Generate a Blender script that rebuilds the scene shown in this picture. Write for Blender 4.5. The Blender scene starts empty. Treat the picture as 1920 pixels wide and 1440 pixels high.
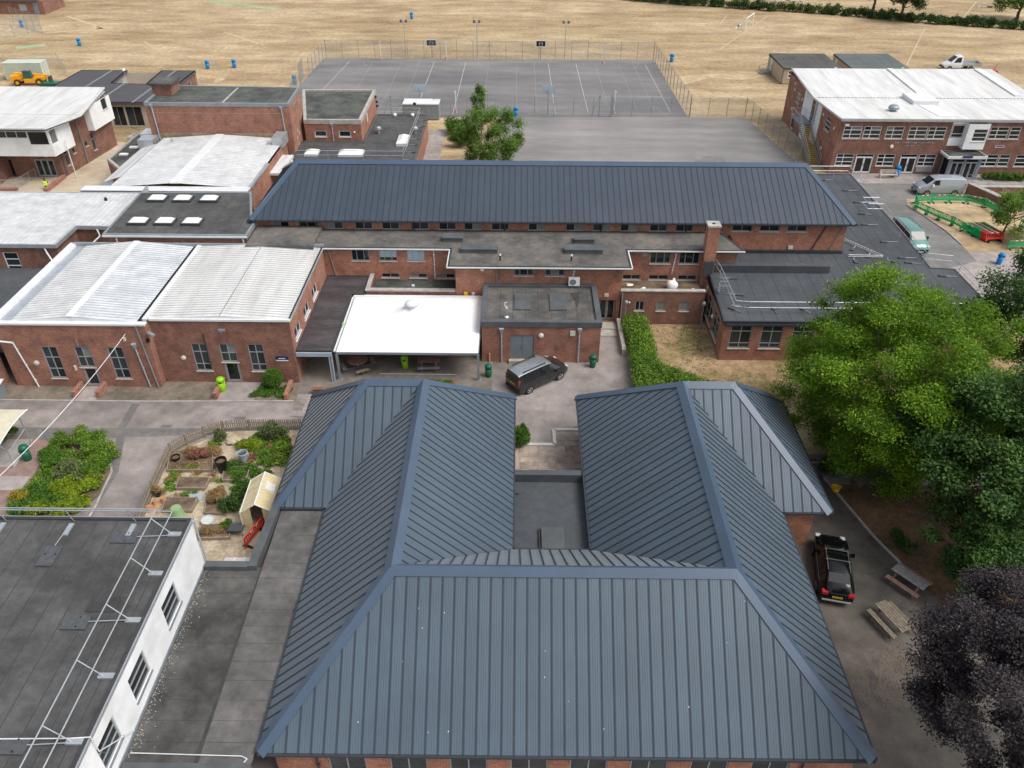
import bpy, math, random
import numpy as np
from mathutils import Vector, Matrix

# ------------------------------------------------------------------ camera
S = bpy.context.scene
COL = S.collection
CAM_H = 35.0
cam_d = bpy.data.cameras.new('camera')
cam = bpy.data.objects.new('camera', cam_d)
COL.objects.link(cam)
cam_d.sensor_width = 36.0
cam_d.lens = 1503.0 / 1920.0 * 36.0
cam_d.clip_start = 0.5
cam_d.clip_end = 4000.0
_p, _r, _w = (math.radians(a) for a in (35.27, -0.32, -0.316))
_f = Vector((math.sin(_w) * math.cos(_p), math.cos(_w) * math.cos(_p), -math.sin(_p)))
_ri = Vector((math.cos(_w), -math.sin(_w), 0))
_up = _ri.cross(_f)
_R = _ri * math.cos(_r) - _up * math.sin(_r)
_U = _up * math.cos(_r) + _ri * math.sin(_r)
cam.matrix_world = Matrix(((_R.x, _U.x, -_f.x, 0), (_R.y, _U.y, -_f.y, 0),
                           (_R.z, _U.z, -_f.z, CAM_H), (0, 0, 0, 1)))
S.camera = cam

# ------------------------------------------------------------------ sky and sun (thin bright overcast)
SUN_EL, SUN_AZ = math.radians(56), math.radians(112)      # azimuth clockwise from +Y
W = bpy.data.worlds.new('World')
S.world = W
W.use_nodes = True
wn = W.node_tree
wn.nodes.clear()
sky = wn.nodes.new('ShaderNodeTexSky')
sky.sky_type = 'NISHITA'
sky.sun_disc = False
sky.sun_elevation = SUN_EL
sky.sun_rotation = SUN_AZ
sky.altitude = 50
sky.air_density = 1.0
sky.dust_density = 3.5
sky.ozone_density = 1.0
hs = wn.nodes.new('ShaderNodeHueSaturation')
hs.inputs['Saturation'].default_value = 0.42
bg = wn.nodes.new('ShaderNodeBackground')
bg.inputs['Strength'].default_value = 0.15
wo = wn.nodes.new('ShaderNodeOutputWorld')
wn.links.new(sky.outputs[0], hs.inputs['Color'])
wn.links.new(hs.outputs[0], bg.inputs['Color'])
wn.links.new(bg.outputs[0], wo.inputs['Surface'])
sun_d = bpy.data.lights.new('sun', 'SUN')
sun_d.energy = 1.5
sun_d.angle = math.radians(32)
sun_d.color = (1.0, 0.965, 0.92)
sun = bpy.data.objects.new('sun', sun_d)
COL.objects.link(sun)
_sd = Vector((math.sin(SUN_AZ) * math.cos(SUN_EL), math.cos(SUN_AZ) * math.cos(SUN_EL), math.sin(SUN_EL)))
sun.rotation_euler = _sd.to_track_quat('Z', 'Y').to_euler()
sun.location = _sd * 120
S.view_settings.view_transform = 'Standard'
S.view_settings.look = 'None'
S.view_settings.exposure = 0.4
S.view_settings.gamma = 1.0
S.view_settings.use_curve_mapping = False
S.cycles.max_bounces = 6
S.cycles.transparent_max_bounces = 12
S.cycles.use_denoising = True

rnd = random.Random(7)

# ------------------------------------------------------------------ materials
MAT = {}


def _new(name):
    m = bpy.data.materials.new(name)
    m.use_nodes = True
    nt = m.node_tree
    b = nt.nodes['Principled BSDF']
    MAT[name] = m
    return m, nt, b


def _n(nt, typ, **kw):
    n = nt.nodes.new(typ)
    for k, v in kw.items():
        if k in n.inputs:
            n.inputs[k].default_value = v
        else:
            setattr(n, k, v)
    return n


def _coord(nt, which='Object', scale=(1, 1, 1)):
    tc = _n(nt, 'ShaderNodeTexCoord')
    mp = _n(nt, 'ShaderNodeMapping')
    mp.inputs['Scale'].default_value = scale
    nt.links.new(tc.outputs[which], mp.inputs['Vector'])
    return mp.outputs[0]


def _noise(nt, vec, scale, detail=5.0, rough=0.6):
    n = _n(nt, 'ShaderNodeTexNoise', Scale=scale, Detail=detail, Roughness=rough)
    nt.links.new(vec, n.inputs['Vector'])
    return n.outputs['Fac']


def _ramp(nt, fac, stops):
    r = _n(nt, 'ShaderNodeValToRGB')
    el = r.color_ramp.elements
    while len(el) < len(stops):
        el.new(0.5)
    for e, (p, c) in zip(el, stops):
        e.position = p
        e.color = (c[0], c[1], c[2], 1)
    nt.links.new(fac, r.inputs['Fac'])
    return r.outputs['Color']


def _mix(nt, fac, a, b, mode='MIX'):
    m = _n(nt, 'ShaderNodeMix', data_type='RGBA', blend_type=mode)
    for sock, v in ((m.inputs[0], fac), (m.inputs[6], a), (m.inputs[7], b)):
        if isinstance(v, (int, float)):
            sock.default_value = v
        elif isinstance(v, tuple):
            sock.default_value = (v[0], v[1], v[2], 1)
        else:
            nt.links.new(v, sock)
    return m.outputs[2]


def _bump(nt, b, h, strength, dist=0.02):
    bp = _n(nt, 'ShaderNodeBump', Strength=strength, Distance=dist)
    nt.links.new(h, bp.inputs['Height'])
    nt.links.new(bp.outputs[0], b.inputs['Normal'])


def sc(c, k):
    return tuple(min(1.0, x * k) for x in c)


def M(name, col, rough=0.75, metal=0.0, var=0.15, vs=1.5, col2=None, bump=0.0, bs=30.0, spec=0.4, stretch=(1, 1, 1), coat=0.0):
    m, nt, b = _new(name)
    b.inputs['Roughness'].default_value = rough
    b.inputs['Metallic'].default_value = metal
    b.inputs['Specular IOR Level'].default_value = spec
    if coat:
        b.inputs['Coat Weight'].default_value = coat
        b.inputs['Coat Roughness'].default_value = 0.06
    if var or col2:
        v = _coord(nt, 'Object', stretch)
        f = _noise(nt, v, vs)
        lo, hi = (sc(col, 1 - var), sc(col, 1 + var)) if col2 is None else (col, col2)
        c = _ramp(nt, f, [(0.33, lo), (0.67, hi)])
        nt.links.new(c, b.inputs['Base Color'])
    else:
        b.inputs['Base Color'].default_value = (*col, 1)
    if bump:
        v2 = _coord(nt, 'Object')
        _bump(nt, b, _noise(nt, v2, bs, 3), bump)
    return m


def brick(name, c1, c2, mortar, stain=(0.5, 0.42, 0.4), sa=0.5):
    m, nt, b = _new(name)
    uv = _coord(nt, 'UV')
    t = _n(nt, 'ShaderNodeTexBrick', Scale=1.0)
    t.inputs['Brick Width'].default_value = 0.225
    t.inputs['Row Height'].default_value = 0.075
    t.inputs['Mortar Size'].default_value = 0.010
    t.inputs['Mortar Smooth'].default_value = 0.2
    t.inputs['Bias'].default_value = -0.1
    t.inputs['Color1'].default_value = (*c1, 1)
    t.inputs['Color2'].default_value = (*c2, 1)
    t.inputs['Mortar'].default_value = (*mortar, 1)
    nt.links.new(uv, t.inputs['Vector'])
    ob = _coord(nt, 'Object')
    patch = _ramp(nt, _noise(nt, ob, 0.9, 6), [(0.35, (1 - sa * 0.6,) * 3), (0.65, (1.12,) * 3)])
    c = _mix(nt, 1.0, t.outputs['Color'], patch, 'MULTIPLY')
    st = _coord(nt, 'Object', (1.6, 1.6, 0.35))
    fac = _ramp(nt, _noise(nt, st, 1.1, 4), [(0.60, (0, 0, 0)), (0.85, (0.8, 0.8, 0.8))])
    c = _mix(nt, fac, c, _mix(nt, 1.0, c, stain, 'MULTIPLY'))
    sp = _ramp(nt, _noise(nt, ob, 9.0, 3), [(0.3, (0.8,) * 3), (0.7, (1.15,) * 3)])
    c = _mix(nt, 1.0, c, sp, 'MULTIPLY')
    nt.links.new(c, b.inputs['Base Color'])
    b.inputs['Roughness'].default_value = 0.9
    inv = _n(nt, 'ShaderNodeMath', operation='SUBTRACT')
    inv.inputs[0].default_value = 1.0
    nt.links.new(t.outputs['Fac'], inv.inputs[1])
    _bump(nt, b, inv.outputs[0], 0.5, 0.01)
    return m


def layered(name, base, dark, light, rough=0.9, s1=0.25, s2=2.2, s3=25.0, amt=0.8, stretch=(1, 1, 1), bump=0.15, lo=0.36, hi=0.66):
    """ground / felt: broad patches, medium blotches and a fine speckle"""
    m, nt, b = _new(name)
    v = _coord(nt, 'Object', stretch)
    ob = _coord(nt, 'Object')
    a = _ramp(nt, _noise(nt, v, s1, 7, 0.62), [(lo, dark), (0.5, base), (hi, light)])
    k = _ramp(nt, _noise(nt, v, s2, 6, 0.6), [(0.3, (1 - 0.3 * amt,) * 3), (0.7, (1 + 0.22 * amt,) * 3)])
    c = _mix(nt, 1.0, a, k, 'MULTIPLY')
    f = _ramp(nt, _noise(nt, ob, s3, 2), [(0.3, (1 - 0.2 * amt,) * 3), (0.7, (1 + 0.15 * amt,) * 3)])
    c = _mix(nt, 1.0, c, f, 'MULTIPLY')
    nt.links.new(c, b.inputs['Base Color'])
    b.inputs['Roughness'].default_value = rough
    b.inputs['Specular IOR Level'].default_value = 0.25
    if bump:
        _bump(nt, b, _noise(nt, ob, s3, 3), bump)
    return m


def leafmat(name, c1, c2, c3, trans=0.35, ns=0.5):
    m, nt, b = _new(name)
    g = _n(nt, 'ShaderNodeNewGeometry')
    a = _ramp(nt, g.outputs['Random Per Island'], [(0.0, c1), (0.55, c2), (1.0, c3)])
    ob = _coord(nt, 'Object')
    k = _ramp(nt, _noise(nt, ob, ns, 3), [(0.35, (0.72, 0.75, 0.7)), (0.65, (1.22, 1.2, 1.0))])
    c = _mix(nt, 1.0, a, k, 'MULTIPLY')
    nt.links.new(c, b.inputs['Base Color'])
    b.inputs['Roughness'].default_value = 0.6
    b.inputs['Specular IOR Level'].default_value = 0.3
    tr = _n(nt, 'ShaderNodeBsdfTranslucent')
    nt.links.new(c, tr.inputs['Color'])
    mx = _n(nt, 'ShaderNodeMixShader')
    mx.inputs[0].default_value = trans
    out = nt.nodes['Material Output']
    nt.links.new(b.outputs[0], mx.inputs[1])
    nt.links.new(tr.outputs[0], mx.inputs[2])
    nt.links.new(mx.outputs[0], out.inputs['Surface'])
    return m


brick('brick_red', (0.375, 0.128, 0.072), (0.21, 0.068, 0.043), (0.40, 0.30, 0.235), sa=0.5)
brick('brick_bright', (0.44, 0.148, 0.079), (0.25, 0.077, 0.046), (0.43, 0.32, 0.24), sa=0.5)
brick('brick_dark', (0.29, 0.102, 0.062), (0.165, 0.058, 0.04), (0.31, 0.235, 0.185), sa=0.5)
brick('brick_brown', (0.275, 0.105, 0.062), (0.15, 0.058, 0.04), (0.27, 0.2, 0.16), sa=0.5)


def roofmat(name, col, ribs=0.105, rough=0.42):
    m, nt, b = _new(name)
    uv = _coord(nt, 'UV')
    sx = _n(nt, 'ShaderNodeSeparateXYZ')
    nt.links.new(uv, sx.inputs[0])
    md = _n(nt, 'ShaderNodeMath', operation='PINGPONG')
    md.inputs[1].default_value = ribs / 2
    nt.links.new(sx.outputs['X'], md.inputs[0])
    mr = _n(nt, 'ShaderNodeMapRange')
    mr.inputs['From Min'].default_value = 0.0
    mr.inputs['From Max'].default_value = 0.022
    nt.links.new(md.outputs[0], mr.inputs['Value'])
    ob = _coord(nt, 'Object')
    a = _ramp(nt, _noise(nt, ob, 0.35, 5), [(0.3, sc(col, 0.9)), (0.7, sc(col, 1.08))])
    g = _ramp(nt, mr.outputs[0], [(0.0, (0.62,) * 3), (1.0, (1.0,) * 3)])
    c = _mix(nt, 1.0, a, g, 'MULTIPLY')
    oi = _n(nt, 'ShaderNodeObjectInfo')
    pv = _ramp(nt, oi.outputs['Random'], [(0.0, (0.93,) * 3), (1.0, (1.05,) * 3)])
    c = _mix(nt, 1.0, c, pv, 'MULTIPLY')
    wv = _coord(nt, 'UV', (7.0, 0.18, 1.0))
    sk = _ramp(nt, _noise(nt, wv, 1.0, 4), [(0.3, (0.9,) * 3), (0.7, (1.08,) * 3)])
    c = _mix(nt, 1.0, c, sk, 'MULTIPLY')
    nt.links.new(c, b.inputs['Base Color'])
    rr = _ramp(nt, _noise(nt, ob, 1.2, 4), [(0.3, (rough - 0.05,) * 3), (0.7, (rough + 0.1,) * 3)])
    nt.links.new(rr, b.inputs['Roughness'])
    b.inputs['Specular IOR Level'].default_value = 0.5
    b.inputs['Sheen Weight'].default_value = 0.35
    b.inputs['Sheen Roughness'].default_value = 0.35
    b.inputs['Sheen Tint'].default_value = (0.9, 0.9, 0.88, 1)
    _bump(nt, b, mr.outputs[0], 0.35, 0.012)
    return m


roofmat('roof_blue', (0.076, 0.108, 0.14), rough=0.42)
roofmat('roof_slate', (0.043, 0.06, 0.083), rough=0.4)
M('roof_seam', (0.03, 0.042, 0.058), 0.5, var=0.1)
M('roof_cap', (0.06, 0.092, 0.138), 0.3, var=0.07, vs=0.5, spec=0.5)
M('gutter_dark', (0.035, 0.042, 0.05), 0.5, var=0.1)
layered('felt_grey', (0.084, 0.085, 0.084), (0.06, 0.059, 0.057), (0.108, 0.107, 0.103), s1=0.3)
layered('felt_dirty', (0.078, 0.077, 0.074), (0.048, 0.046, 0.044), (0.115, 0.11, 0.102), s1=0.4)
layered('felt_tan', (0.122, 0.115, 0.106), (0.078, 0.073, 0.068), (0.18, 0.162, 0.138), s1=0.4)
layered('felt_link', (0.115, 0.11, 0.106), (0.078, 0.074, 0.072), (0.155, 0.148, 0.142), s1=0.35)
layered('felt_slate', (0.073, 0.08, 0.088), (0.06, 0.066, 0.074), (0.09, 0.096, 0.104), s1=0.2, amt=0.5)
layered('felt_green', (0.088, 0.095, 0.083), (0.05, 0.053, 0.049), (0.125, 0.13, 0.112), s1=0.4)
layered('felt_brown', (0.066, 0.056, 0.058), (0.045, 0.038, 0.04), (0.09, 0.08, 0.08), s1=0.3, stretch=(1, 3, 1))
M('felt_seam', (0.045, 0.045, 0.044), 0.9, var=0.2)
M('felt_kerb', (0.085, 0.092, 0.096), 0.85, var=0.2, vs=1.0, bump=0.1)
M('felt_patch', (0.045, 0.045, 0.045), 0.9, var=0.2, vs=2)
layered('white_sheet', (0.62, 0.615, 0.595), (0.53, 0.52, 0.49), (0.68, 0.68, 0.665), s1=0.35, s2=1.0, amt=0.3, rough=0.6, bump=0, stretch=(2.5, 0.35, 1))
layered('white_sheet_old', (0.60, 0.605, 0.60), (0.51, 0.515, 0.51), (0.68, 0.685, 0.68), s1=0.7, s2=2.0, amt=0.35, rough=0.6, bump=0)
M('white_trim', (0.66, 0.67, 0.67), 0.5, var=0.06)
M('sheet_rib', (0.42, 0.42, 0.41), 0.6, var=0.1)
layered('render_white', (0.80, 0.81, 0.81), (0.70, 0.71, 0.70), (0.85, 0.86, 0.86), s1=0.5, s2=1.3, amt=0.2, bump=0.05)
M('fabric_white', (0.86, 0.86, 0.85), 0.75, var=0.02)
M('stone_cap', (0.38, 0.36, 0.32), 0.9, var=0.2, vs=2, bump=0.2)
M('concrete', (0.36, 0.34, 0.31), 0.9, var=0.2, vs=1.2, bump=0.15)
layered('paving_pink', (0.335, 0.295, 0.275), (0.26, 0.23, 0.215), (0.39, 0.345, 0.32), s1=0.2, s2=1.2)
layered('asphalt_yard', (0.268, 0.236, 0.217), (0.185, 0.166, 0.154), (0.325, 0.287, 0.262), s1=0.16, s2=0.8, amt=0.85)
layered('asphalt_court_pale', (0.235, 0.222, 0.212), (0.195, 0.187, 0.182), (0.285, 0.268, 0.255), s1=0.09, s2=0.35, amt=0.5, stretch=(0.55, 1.6, 1))
layered('asphalt_road', (0.2, 0.195, 0.185), (0.16, 0.155, 0.15), (0.245, 0.235, 0.22), s1=0.2, s2=0.9, amt=0.6)
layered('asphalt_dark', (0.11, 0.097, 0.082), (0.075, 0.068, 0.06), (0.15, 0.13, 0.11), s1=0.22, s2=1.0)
layered('asphalt_court', (0.185, 0.178, 0.174), (0.145, 0.142, 0.142), (0.235, 0.222, 0.215), s1=0.09, s2=0.35, amt=0.5, stretch=(0.55, 1.6, 1))
layered('asphalt_patch', (0.17, 0.16, 0.15), (0.14, 0.13, 0.125), (0.2, 0.19, 0.18), s1=0.3)
layered('dry_grass', (0.405, 0.30, 0.172), (0.325, 0.23, 0.122), (0.48, 0.37, 0.228), s1=0.05, s2=0.25, s3=1.4, amt=1.15, stretch=(0.5, 1.3, 1), lo=0.36, hi=0.64)
layered('lawn_dry', (0.36, 0.245, 0.135), (0.21, 0.17, 0.065), (0.43, 0.30, 0.18), s1=0.35, s2=1.6, s3=12.0, amt=1.1, lo=0.3)
layered('bare_path', (0.48, 0.37, 0.225), (0.40, 0.30, 0.17), (0.54, 0.43, 0.28), s1=0.3, s2=1.2, amt=0.8)
layered('grass_green', (0.17, 0.19, 0.07), (0.28, 0.22, 0.1), (0.13, 0.17, 0.06), s1=0.4)
layered('soil_litter', (0.135, 0.085, 0.048), (0.075, 0.055, 0.032), (0.19, 0.115, 0.06), s1=0.35, s2=2.5, s3=14, amt=1.2)
layered('soil', (0.16, 0.11, 0.075), (0.1, 0.07, 0.05), (0.22, 0.16, 0.11), s1=0.8, s2=4, s3=20)
layered('gravel', (0.45, 0.37, 0.265), (0.33, 0.27, 0.19), (0.54, 0.45, 0.33), s1=0.8, s2=5, s3=30, amt=1.1)
layered('sand_paving', (0.50, 0.415, 0.30), (0.42, 0.34, 0.25), (0.56, 0.47, 0.35), s1=0.2, s2=1.0, amt=0.5)
layered('deck', (0.20, 0.175, 0.15), (0.16, 0.14, 0.12), (0.24, 0.21, 0.18), s1=0.4, s2=1.5)
M('glass_dark', (0.012, 0.016, 0.018), 0.08, var=0, spec=0.5)
M('glass_mid', (0.03, 0.04, 0.044), 0.1, var=0.3, vs=0.8, spec=0.5)
M('glass_sky_tint', (0.30, 0.40, 0.45), 0.12, var=0.08, spec=0.5)  # pale blue sky reflection put into the pane colour
M('frame_grey', (0.30, 0.315, 0.325), 0.5, var=0.05)
M('frame_white', (0.68, 0.69, 0.68), 0.5, var=0.04)
M('frame_dark', (0.06, 0.068, 0.075), 0.5, var=0.05)
M('door_grey', (0.19, 0.22, 0.245), 0.5, var=0.08)
M('sill_stone', (0.50, 0.48, 0.44), 0.85, var=0.12)
M('galv', (0.50, 0.53, 0.55), 0.42, metal=0.6, var=0.1)
M('galv_dull', (0.26, 0.29, 0.31), 0.55, metal=0.3, var=0.12)
M('pipe_grey', (0.22, 0.235, 0.245), 0.5, var=0.08)
M('pipe_white', (0.66, 0.67, 0.67), 0.5, var=0.06)
M('pipe_blue', (0.33, 0.40, 0.45), 0.5, var=0.06)
M('rubber', (0.03, 0.032, 0.035), 0.85, var=0.15)
M('mat_rubber', (0.075, 0.08, 0.085), 0.85, var=0.2, vs=4)
M('green_bin', (0.01, 0.115, 0.062), 0.35, var=0.08)
M('lime_bin', (0.27, 0.56, 0.012), 0.35, var=0.05)
M('blue_bin', (0.0, 0.20, 0.50), 0.35, var=0.05)
M('black_plastic', (0.012, 0.012, 0.013), 0.4, var=0.1)
M('yellow_tub', (0.75, 0.42, 0.012), 0.45, var=0.05)
M('white_plastic', (0.76, 0.76, 0.73), 0.45, var=0.04)
M('cream_plastic', (0.62, 0.60, 0.5), 0.45, var=0.04)
M('timber_old', (0.27, 0.22, 0.165), 0.85, var=0.3, vs=4, stretch=(1, 1, 4))
M('timber_grey', (0.25, 0.245, 0.235), 0.85, var=0.25, vs=5)
M('timber_slat', (0.17, 0.14, 0.10), 0.8, var=0.3, vs=5)
M('timber_red', (0.27, 0.15, 0.115), 0.8, var=0.25, vs=4)
M('terracotta', (0.48, 0.22, 0.11), 0.8, var=0.2, vs=5)
M('poly_clear', (0.62, 0.52, 0.30), 0.3, var=0.12, vs=2)
M('barrier_green', (0.0, 0.42, 0.13), 0.4, var=0.08)
M('barrier_red', (0.6, 0.035, 0.02), 0.4, var=0.08)
M('reflect_white', (0.8, 0.8, 0.78), 0.4, var=0.03)
M('line_white', (0.42, 0.41, 0.40), 0.8, var=0.18, vs=3)
M('line_faint', (0.30, 0.29, 0.28), 0.85, var=0.15, vs=2)
M('chalk', (0.50, 0.39, 0.245), 0.95, var=0.12, vs=0.6)
M('bark', (0.11, 0.085, 0.062), 0.95, var=0.35, vs=5, bump=0.6, bs=14)
M('bark_pale', (0.42, 0.39, 0.34), 0.9, var=0.3, vs=4)
M('cabin_tan', (0.45, 0.36, 0.255), 0.8, var=0.08)
M('navy', (0.012, 0.025, 0.10), 0.4, var=0.05)
M('stair_yellow', (0.55, 0.40, 0.06), 0.6, var=0.15)
M('paint_graphite', (0.022, 0.023, 0.025), 0.25, var=0, coat=0.5)
M('paint_black', (0.003, 0.003, 0.004), 0.16, var=0, coat=0.25, spec=0.3)
M('paint_silver', (0.40, 0.43, 0.47), 0.3, metal=0.35, var=0, coat=0.8)
M('paint_teal', (0.10, 0.235, 0.20), 0.2, metal=0.2, var=0, coat=1.0)
M('paint_white', (0.72, 0.73, 0.74), 0.3, var=0, coat=0.6)
M('roof_silver', (0.30, 0.315, 0.33), 0.25, metal=0.5, var=0.03, coat=0.6)
M('chrome', (0.72, 0.73, 0.75), 0.18, metal=0.95, var=0)
M('plate_yellow', (0.72, 0.46, 0.01), 0.4, var=0.04)
M('lamp_red', (0.42, 0.01, 0.012), 0.2, var=0, coat=0.8)
M('lamp_clear', (0.55, 0.57, 0.6), 0.12, var=0)
M('plant_yellow', (0.80, 0.36, 0.01), 0.45, var=0.08)
M('container_green', (0.50, 0.55, 0.46), 0.6, var=0.08)
M('hivis', (0.48, 0.72, 0.08), 0.7, var=0.06)
M('skin', (0.50, 0.29, 0.2), 0.6, var=0.05)
M('cloth_dark', (0.05, 0.045, 0.045), 0.85, var=0.2)
M('hair', (0.03, 0.02, 0.015), 0.7, var=0.2)
M('pink_pipe', (0.60, 0.36, 0.28), 0.7, var=0.08)
M('stain', (0.045, 0.045, 0.045), 0.6, var=0.2)
M('lichen', (0.34, 0.335, 0.29), 0.95, var=0.2, vs=8)
M('red_paint', (0.5, 0.03, 0.02), 0.5, var=0.1)
leafmat('leaf_robinia', (0.06, 0.15, 0.014), (0.135, 0.275, 0.02), (0.34, 0.46, 0.03), 0.45, 0.35)
leafmat('leaf_dark', (0.025, 0.07, 0.014), (0.052, 0.12, 0.024), (0.105, 0.185, 0.04), 0.25, 0.6)
leafmat('leaf_mid', (0.045, 0.12, 0.017), (0.09, 0.2, 0.026), (0.17, 0.3, 0.04), 0.3, 0.6)
leafmat('leaf_hedge', (0.075, 0.155, 0.02), (0.15, 0.275, 0.032), (0.27, 0.39, 0.06), 0.3, 0.9)
leafmat('leaf_birch', (0.075, 0.15, 0.03), (0.13, 0.24, 0.045), (0.22, 0.34, 0.07), 0.35, 0.5)
leafmat('leaf_purple', (0.018, 0.013, 0.018), (0.038, 0.029, 0.038), (0.09, 0.075, 0.088), 0.12, 0.8)
leafmat('leaf_lime', (0.13, 0.21, 0.015), (0.24, 0.33, 0.02), (0.38, 0.45, 0.03), 0.3, 1.2)
leafmat('leaf_yellow', (0.28, 0.2, 0.03), (0.42, 0.33, 0.04), (0.5, 0.42, 0.08), 0.3, 1.2)
leafmat('leaf_straw', (0.30, 0.19, 0.09), (0.42, 0.28, 0.14), (0.52, 0.38, 0.2), 0.25, 1.5)
leafmat('leaf_red', (0.26, 0.1, 0.075), (0.36, 0.16, 0.12), (0.42, 0.23, 0.16), 0.25, 1.5)
leafmat('leaf_far', (0.03, 0.065, 0.018), (0.05, 0.1, 0.025), (0.09, 0.15, 0.04), 0.25, 0.3)
leafmat('leaf_litter', (0.16, 0.09, 0.055), (0.22, 0.125, 0.08), (0.3, 0.19, 0.13), 0.1, 1.5)


def chainlink(name, cell=0.07, cover=0.2):
    m, nt, b = _new(name)
    b.inputs['Base Color'].default_value = (0.27, 0.29, 0.3, 1)
    b.inputs['Roughness'].default_value = 0.5
    uv = _coord(nt, 'UV')
    rot = _n(nt, 'ShaderNodeVectorRotate', rotation_type='Z_AXIS', Angle=math.radians(45))
    nt.links.new(uv, rot.inputs['Vector'])
    sx = _n(nt, 'ShaderNodeSeparateXYZ')
    nt.links.new(rot.outputs[0], sx.inputs[0])
    outs = []
    for ax in ('X', 'Y'):
        p = _n(nt, 'ShaderNodeMath', operation='PINGPONG')
        p.inputs[1].default_value = cell / 2
        nt.links.new(sx.outputs[ax], p.inputs[0])
        l = _n(nt, 'ShaderNodeMath', operation='LESS_THAN')
        l.inputs[1].default_value = cell * cover / 4
        nt.links.new(p.outputs[0], l.inputs[0])
        outs.append(l.outputs[0])
    mx = _n(nt, 'ShaderNodeMath', operation='MAXIMUM')
    nt.links.new(outs[0], mx.inputs[0])
    nt.links.new(outs[1], mx.inputs[1])
    nt.links.new(mx.outputs[0], b.inputs['Alpha'])
    return m


chainlink('chainlink')
layered('paving_red', (0.27, 0.185, 0.16), (0.22, 0.15, 0.13), (0.31, 0.215, 0.185), s1=0.4, s2=2)
layered('gravel_dirty', (0.19, 0.16, 0.125), (0.13, 0.11, 0.085), (0.24, 0.2, 0.155), s1=0.6, s2=3, s3=25)
layered('slab_dark', (0.27, 0.235, 0.2), (0.2, 0.175, 0.15), (0.32, 0.28, 0.24), s1=0.8)
layered('green_strip', (0.33, 0.40, 0.22), (0.29, 0.33, 0.17), (0.40, 0.44, 0.26), s1=0.2)
M('stain_wet', (0.07, 0.06, 0.055), 0.5, var=0.25, vs=2)
M('poly_grey', (0.52, 0.48, 0.46), 0.35, var=0.08)
M('felt_seam2', (0.036, 0.04, 0.045), 0.9, var=0.1)
M('yellow_ball', (0.7, 0.6, 0.05), 0.5, var=0.05)
layered('white_sheet_blue', (0.56, 0.585, 0.61), (0.47, 0.505, 0.54), (0.68, 0.695, 0.705), s1=0.8, s2=2.2, amt=0.25, rough=0.6, bump=0)
layered('render_old', (0.36, 0.27, 0.18), (0.26, 0.19, 0.12), (0.42, 0.32, 0.22), s1=0.5)
M('felt_purple', (0.07, 0.07, 0.076), 0.9, var=0.1, vs=0.3)
M('felt_light', (0.19, 0.19, 0.195), 0.9, var=0.1)
M('render_cream', (0.52, 0.45, 0.38), 0.9, var=0.06)
M('stair_tread', (0.33, 0.27, 0.12), 0.7, var=0.2)
M('timber_pale', (0.50, 0.46, 0.40), 0.8, var=0.15, vs=5)
M('felt_mobile', (0.08, 0.075, 0.07), 0.9, var=0.25, vs=0.4)
M('felt_mobile_green', (0.10, 0.115, 0.11), 0.9, var=0.15, vs=0.4)
M('post_pink', (0.5, 0.22, 0.25), 0.6, var=0.1)
M('glass_green', (0.03, 0.10, 0.08), 0.1, var=0)
M('poly_shelter', (0.62, 0.56, 0.42), 0.35, var=0.1)
M('tub_green', (0.26, 0.38, 0.19), 0.5, var=0.08)
M('tray_pale', (0.55, 0.6, 0.57), 0.25, var=0.1)
leafmat('leaf_sage', (0.085, 0.12, 0.045), (0.14, 0.18, 0.075), (0.22, 0.26, 0.12), 0.25, 1.2)
leafmat('leaf_bare', (0.16, 0.115, 0.085), (0.22, 0.17, 0.13), (0.3, 0.24, 0.19), 0.1, 0.5)
layered('slab_pale', (0.36, 0.30, 0.25), (0.27, 0.225, 0.19), (0.43, 0.36, 0.3), s1=0.6)
M('glass_blind', (0.20, 0.205, 0.195), 0.15, var=0.15, vs=1.5, spec=0.5)
layered('asphalt_mend', (0.295, 0.26, 0.238), (0.225, 0.2, 0.183), (0.34, 0.3, 0.275), s1=0.3, s2=1.1, amt=0.8)

# ------------------------------------------------------------------ helpers
ORG = {}


def tag(o, label=None, cat=None, group=None, kind=None):
    for k, v in (('label', label), ('category', cat), ('group', group), ('kind', kind)):
        if v:
            o[k] = v
    return o


def thing(name, label, cat, loc=(0, 0, 0), rz=0.0, group=None):
    o = bpy.data.objects.new(name, None)
    o.empty_display_size = 0.3
    COL.objects.link(o)
    o.location = loc
    o.rotation_euler = (0, 0, rz)
    ORG[o.name] = Vector(loc)
    return tag(o, label, cat, group)


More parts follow.
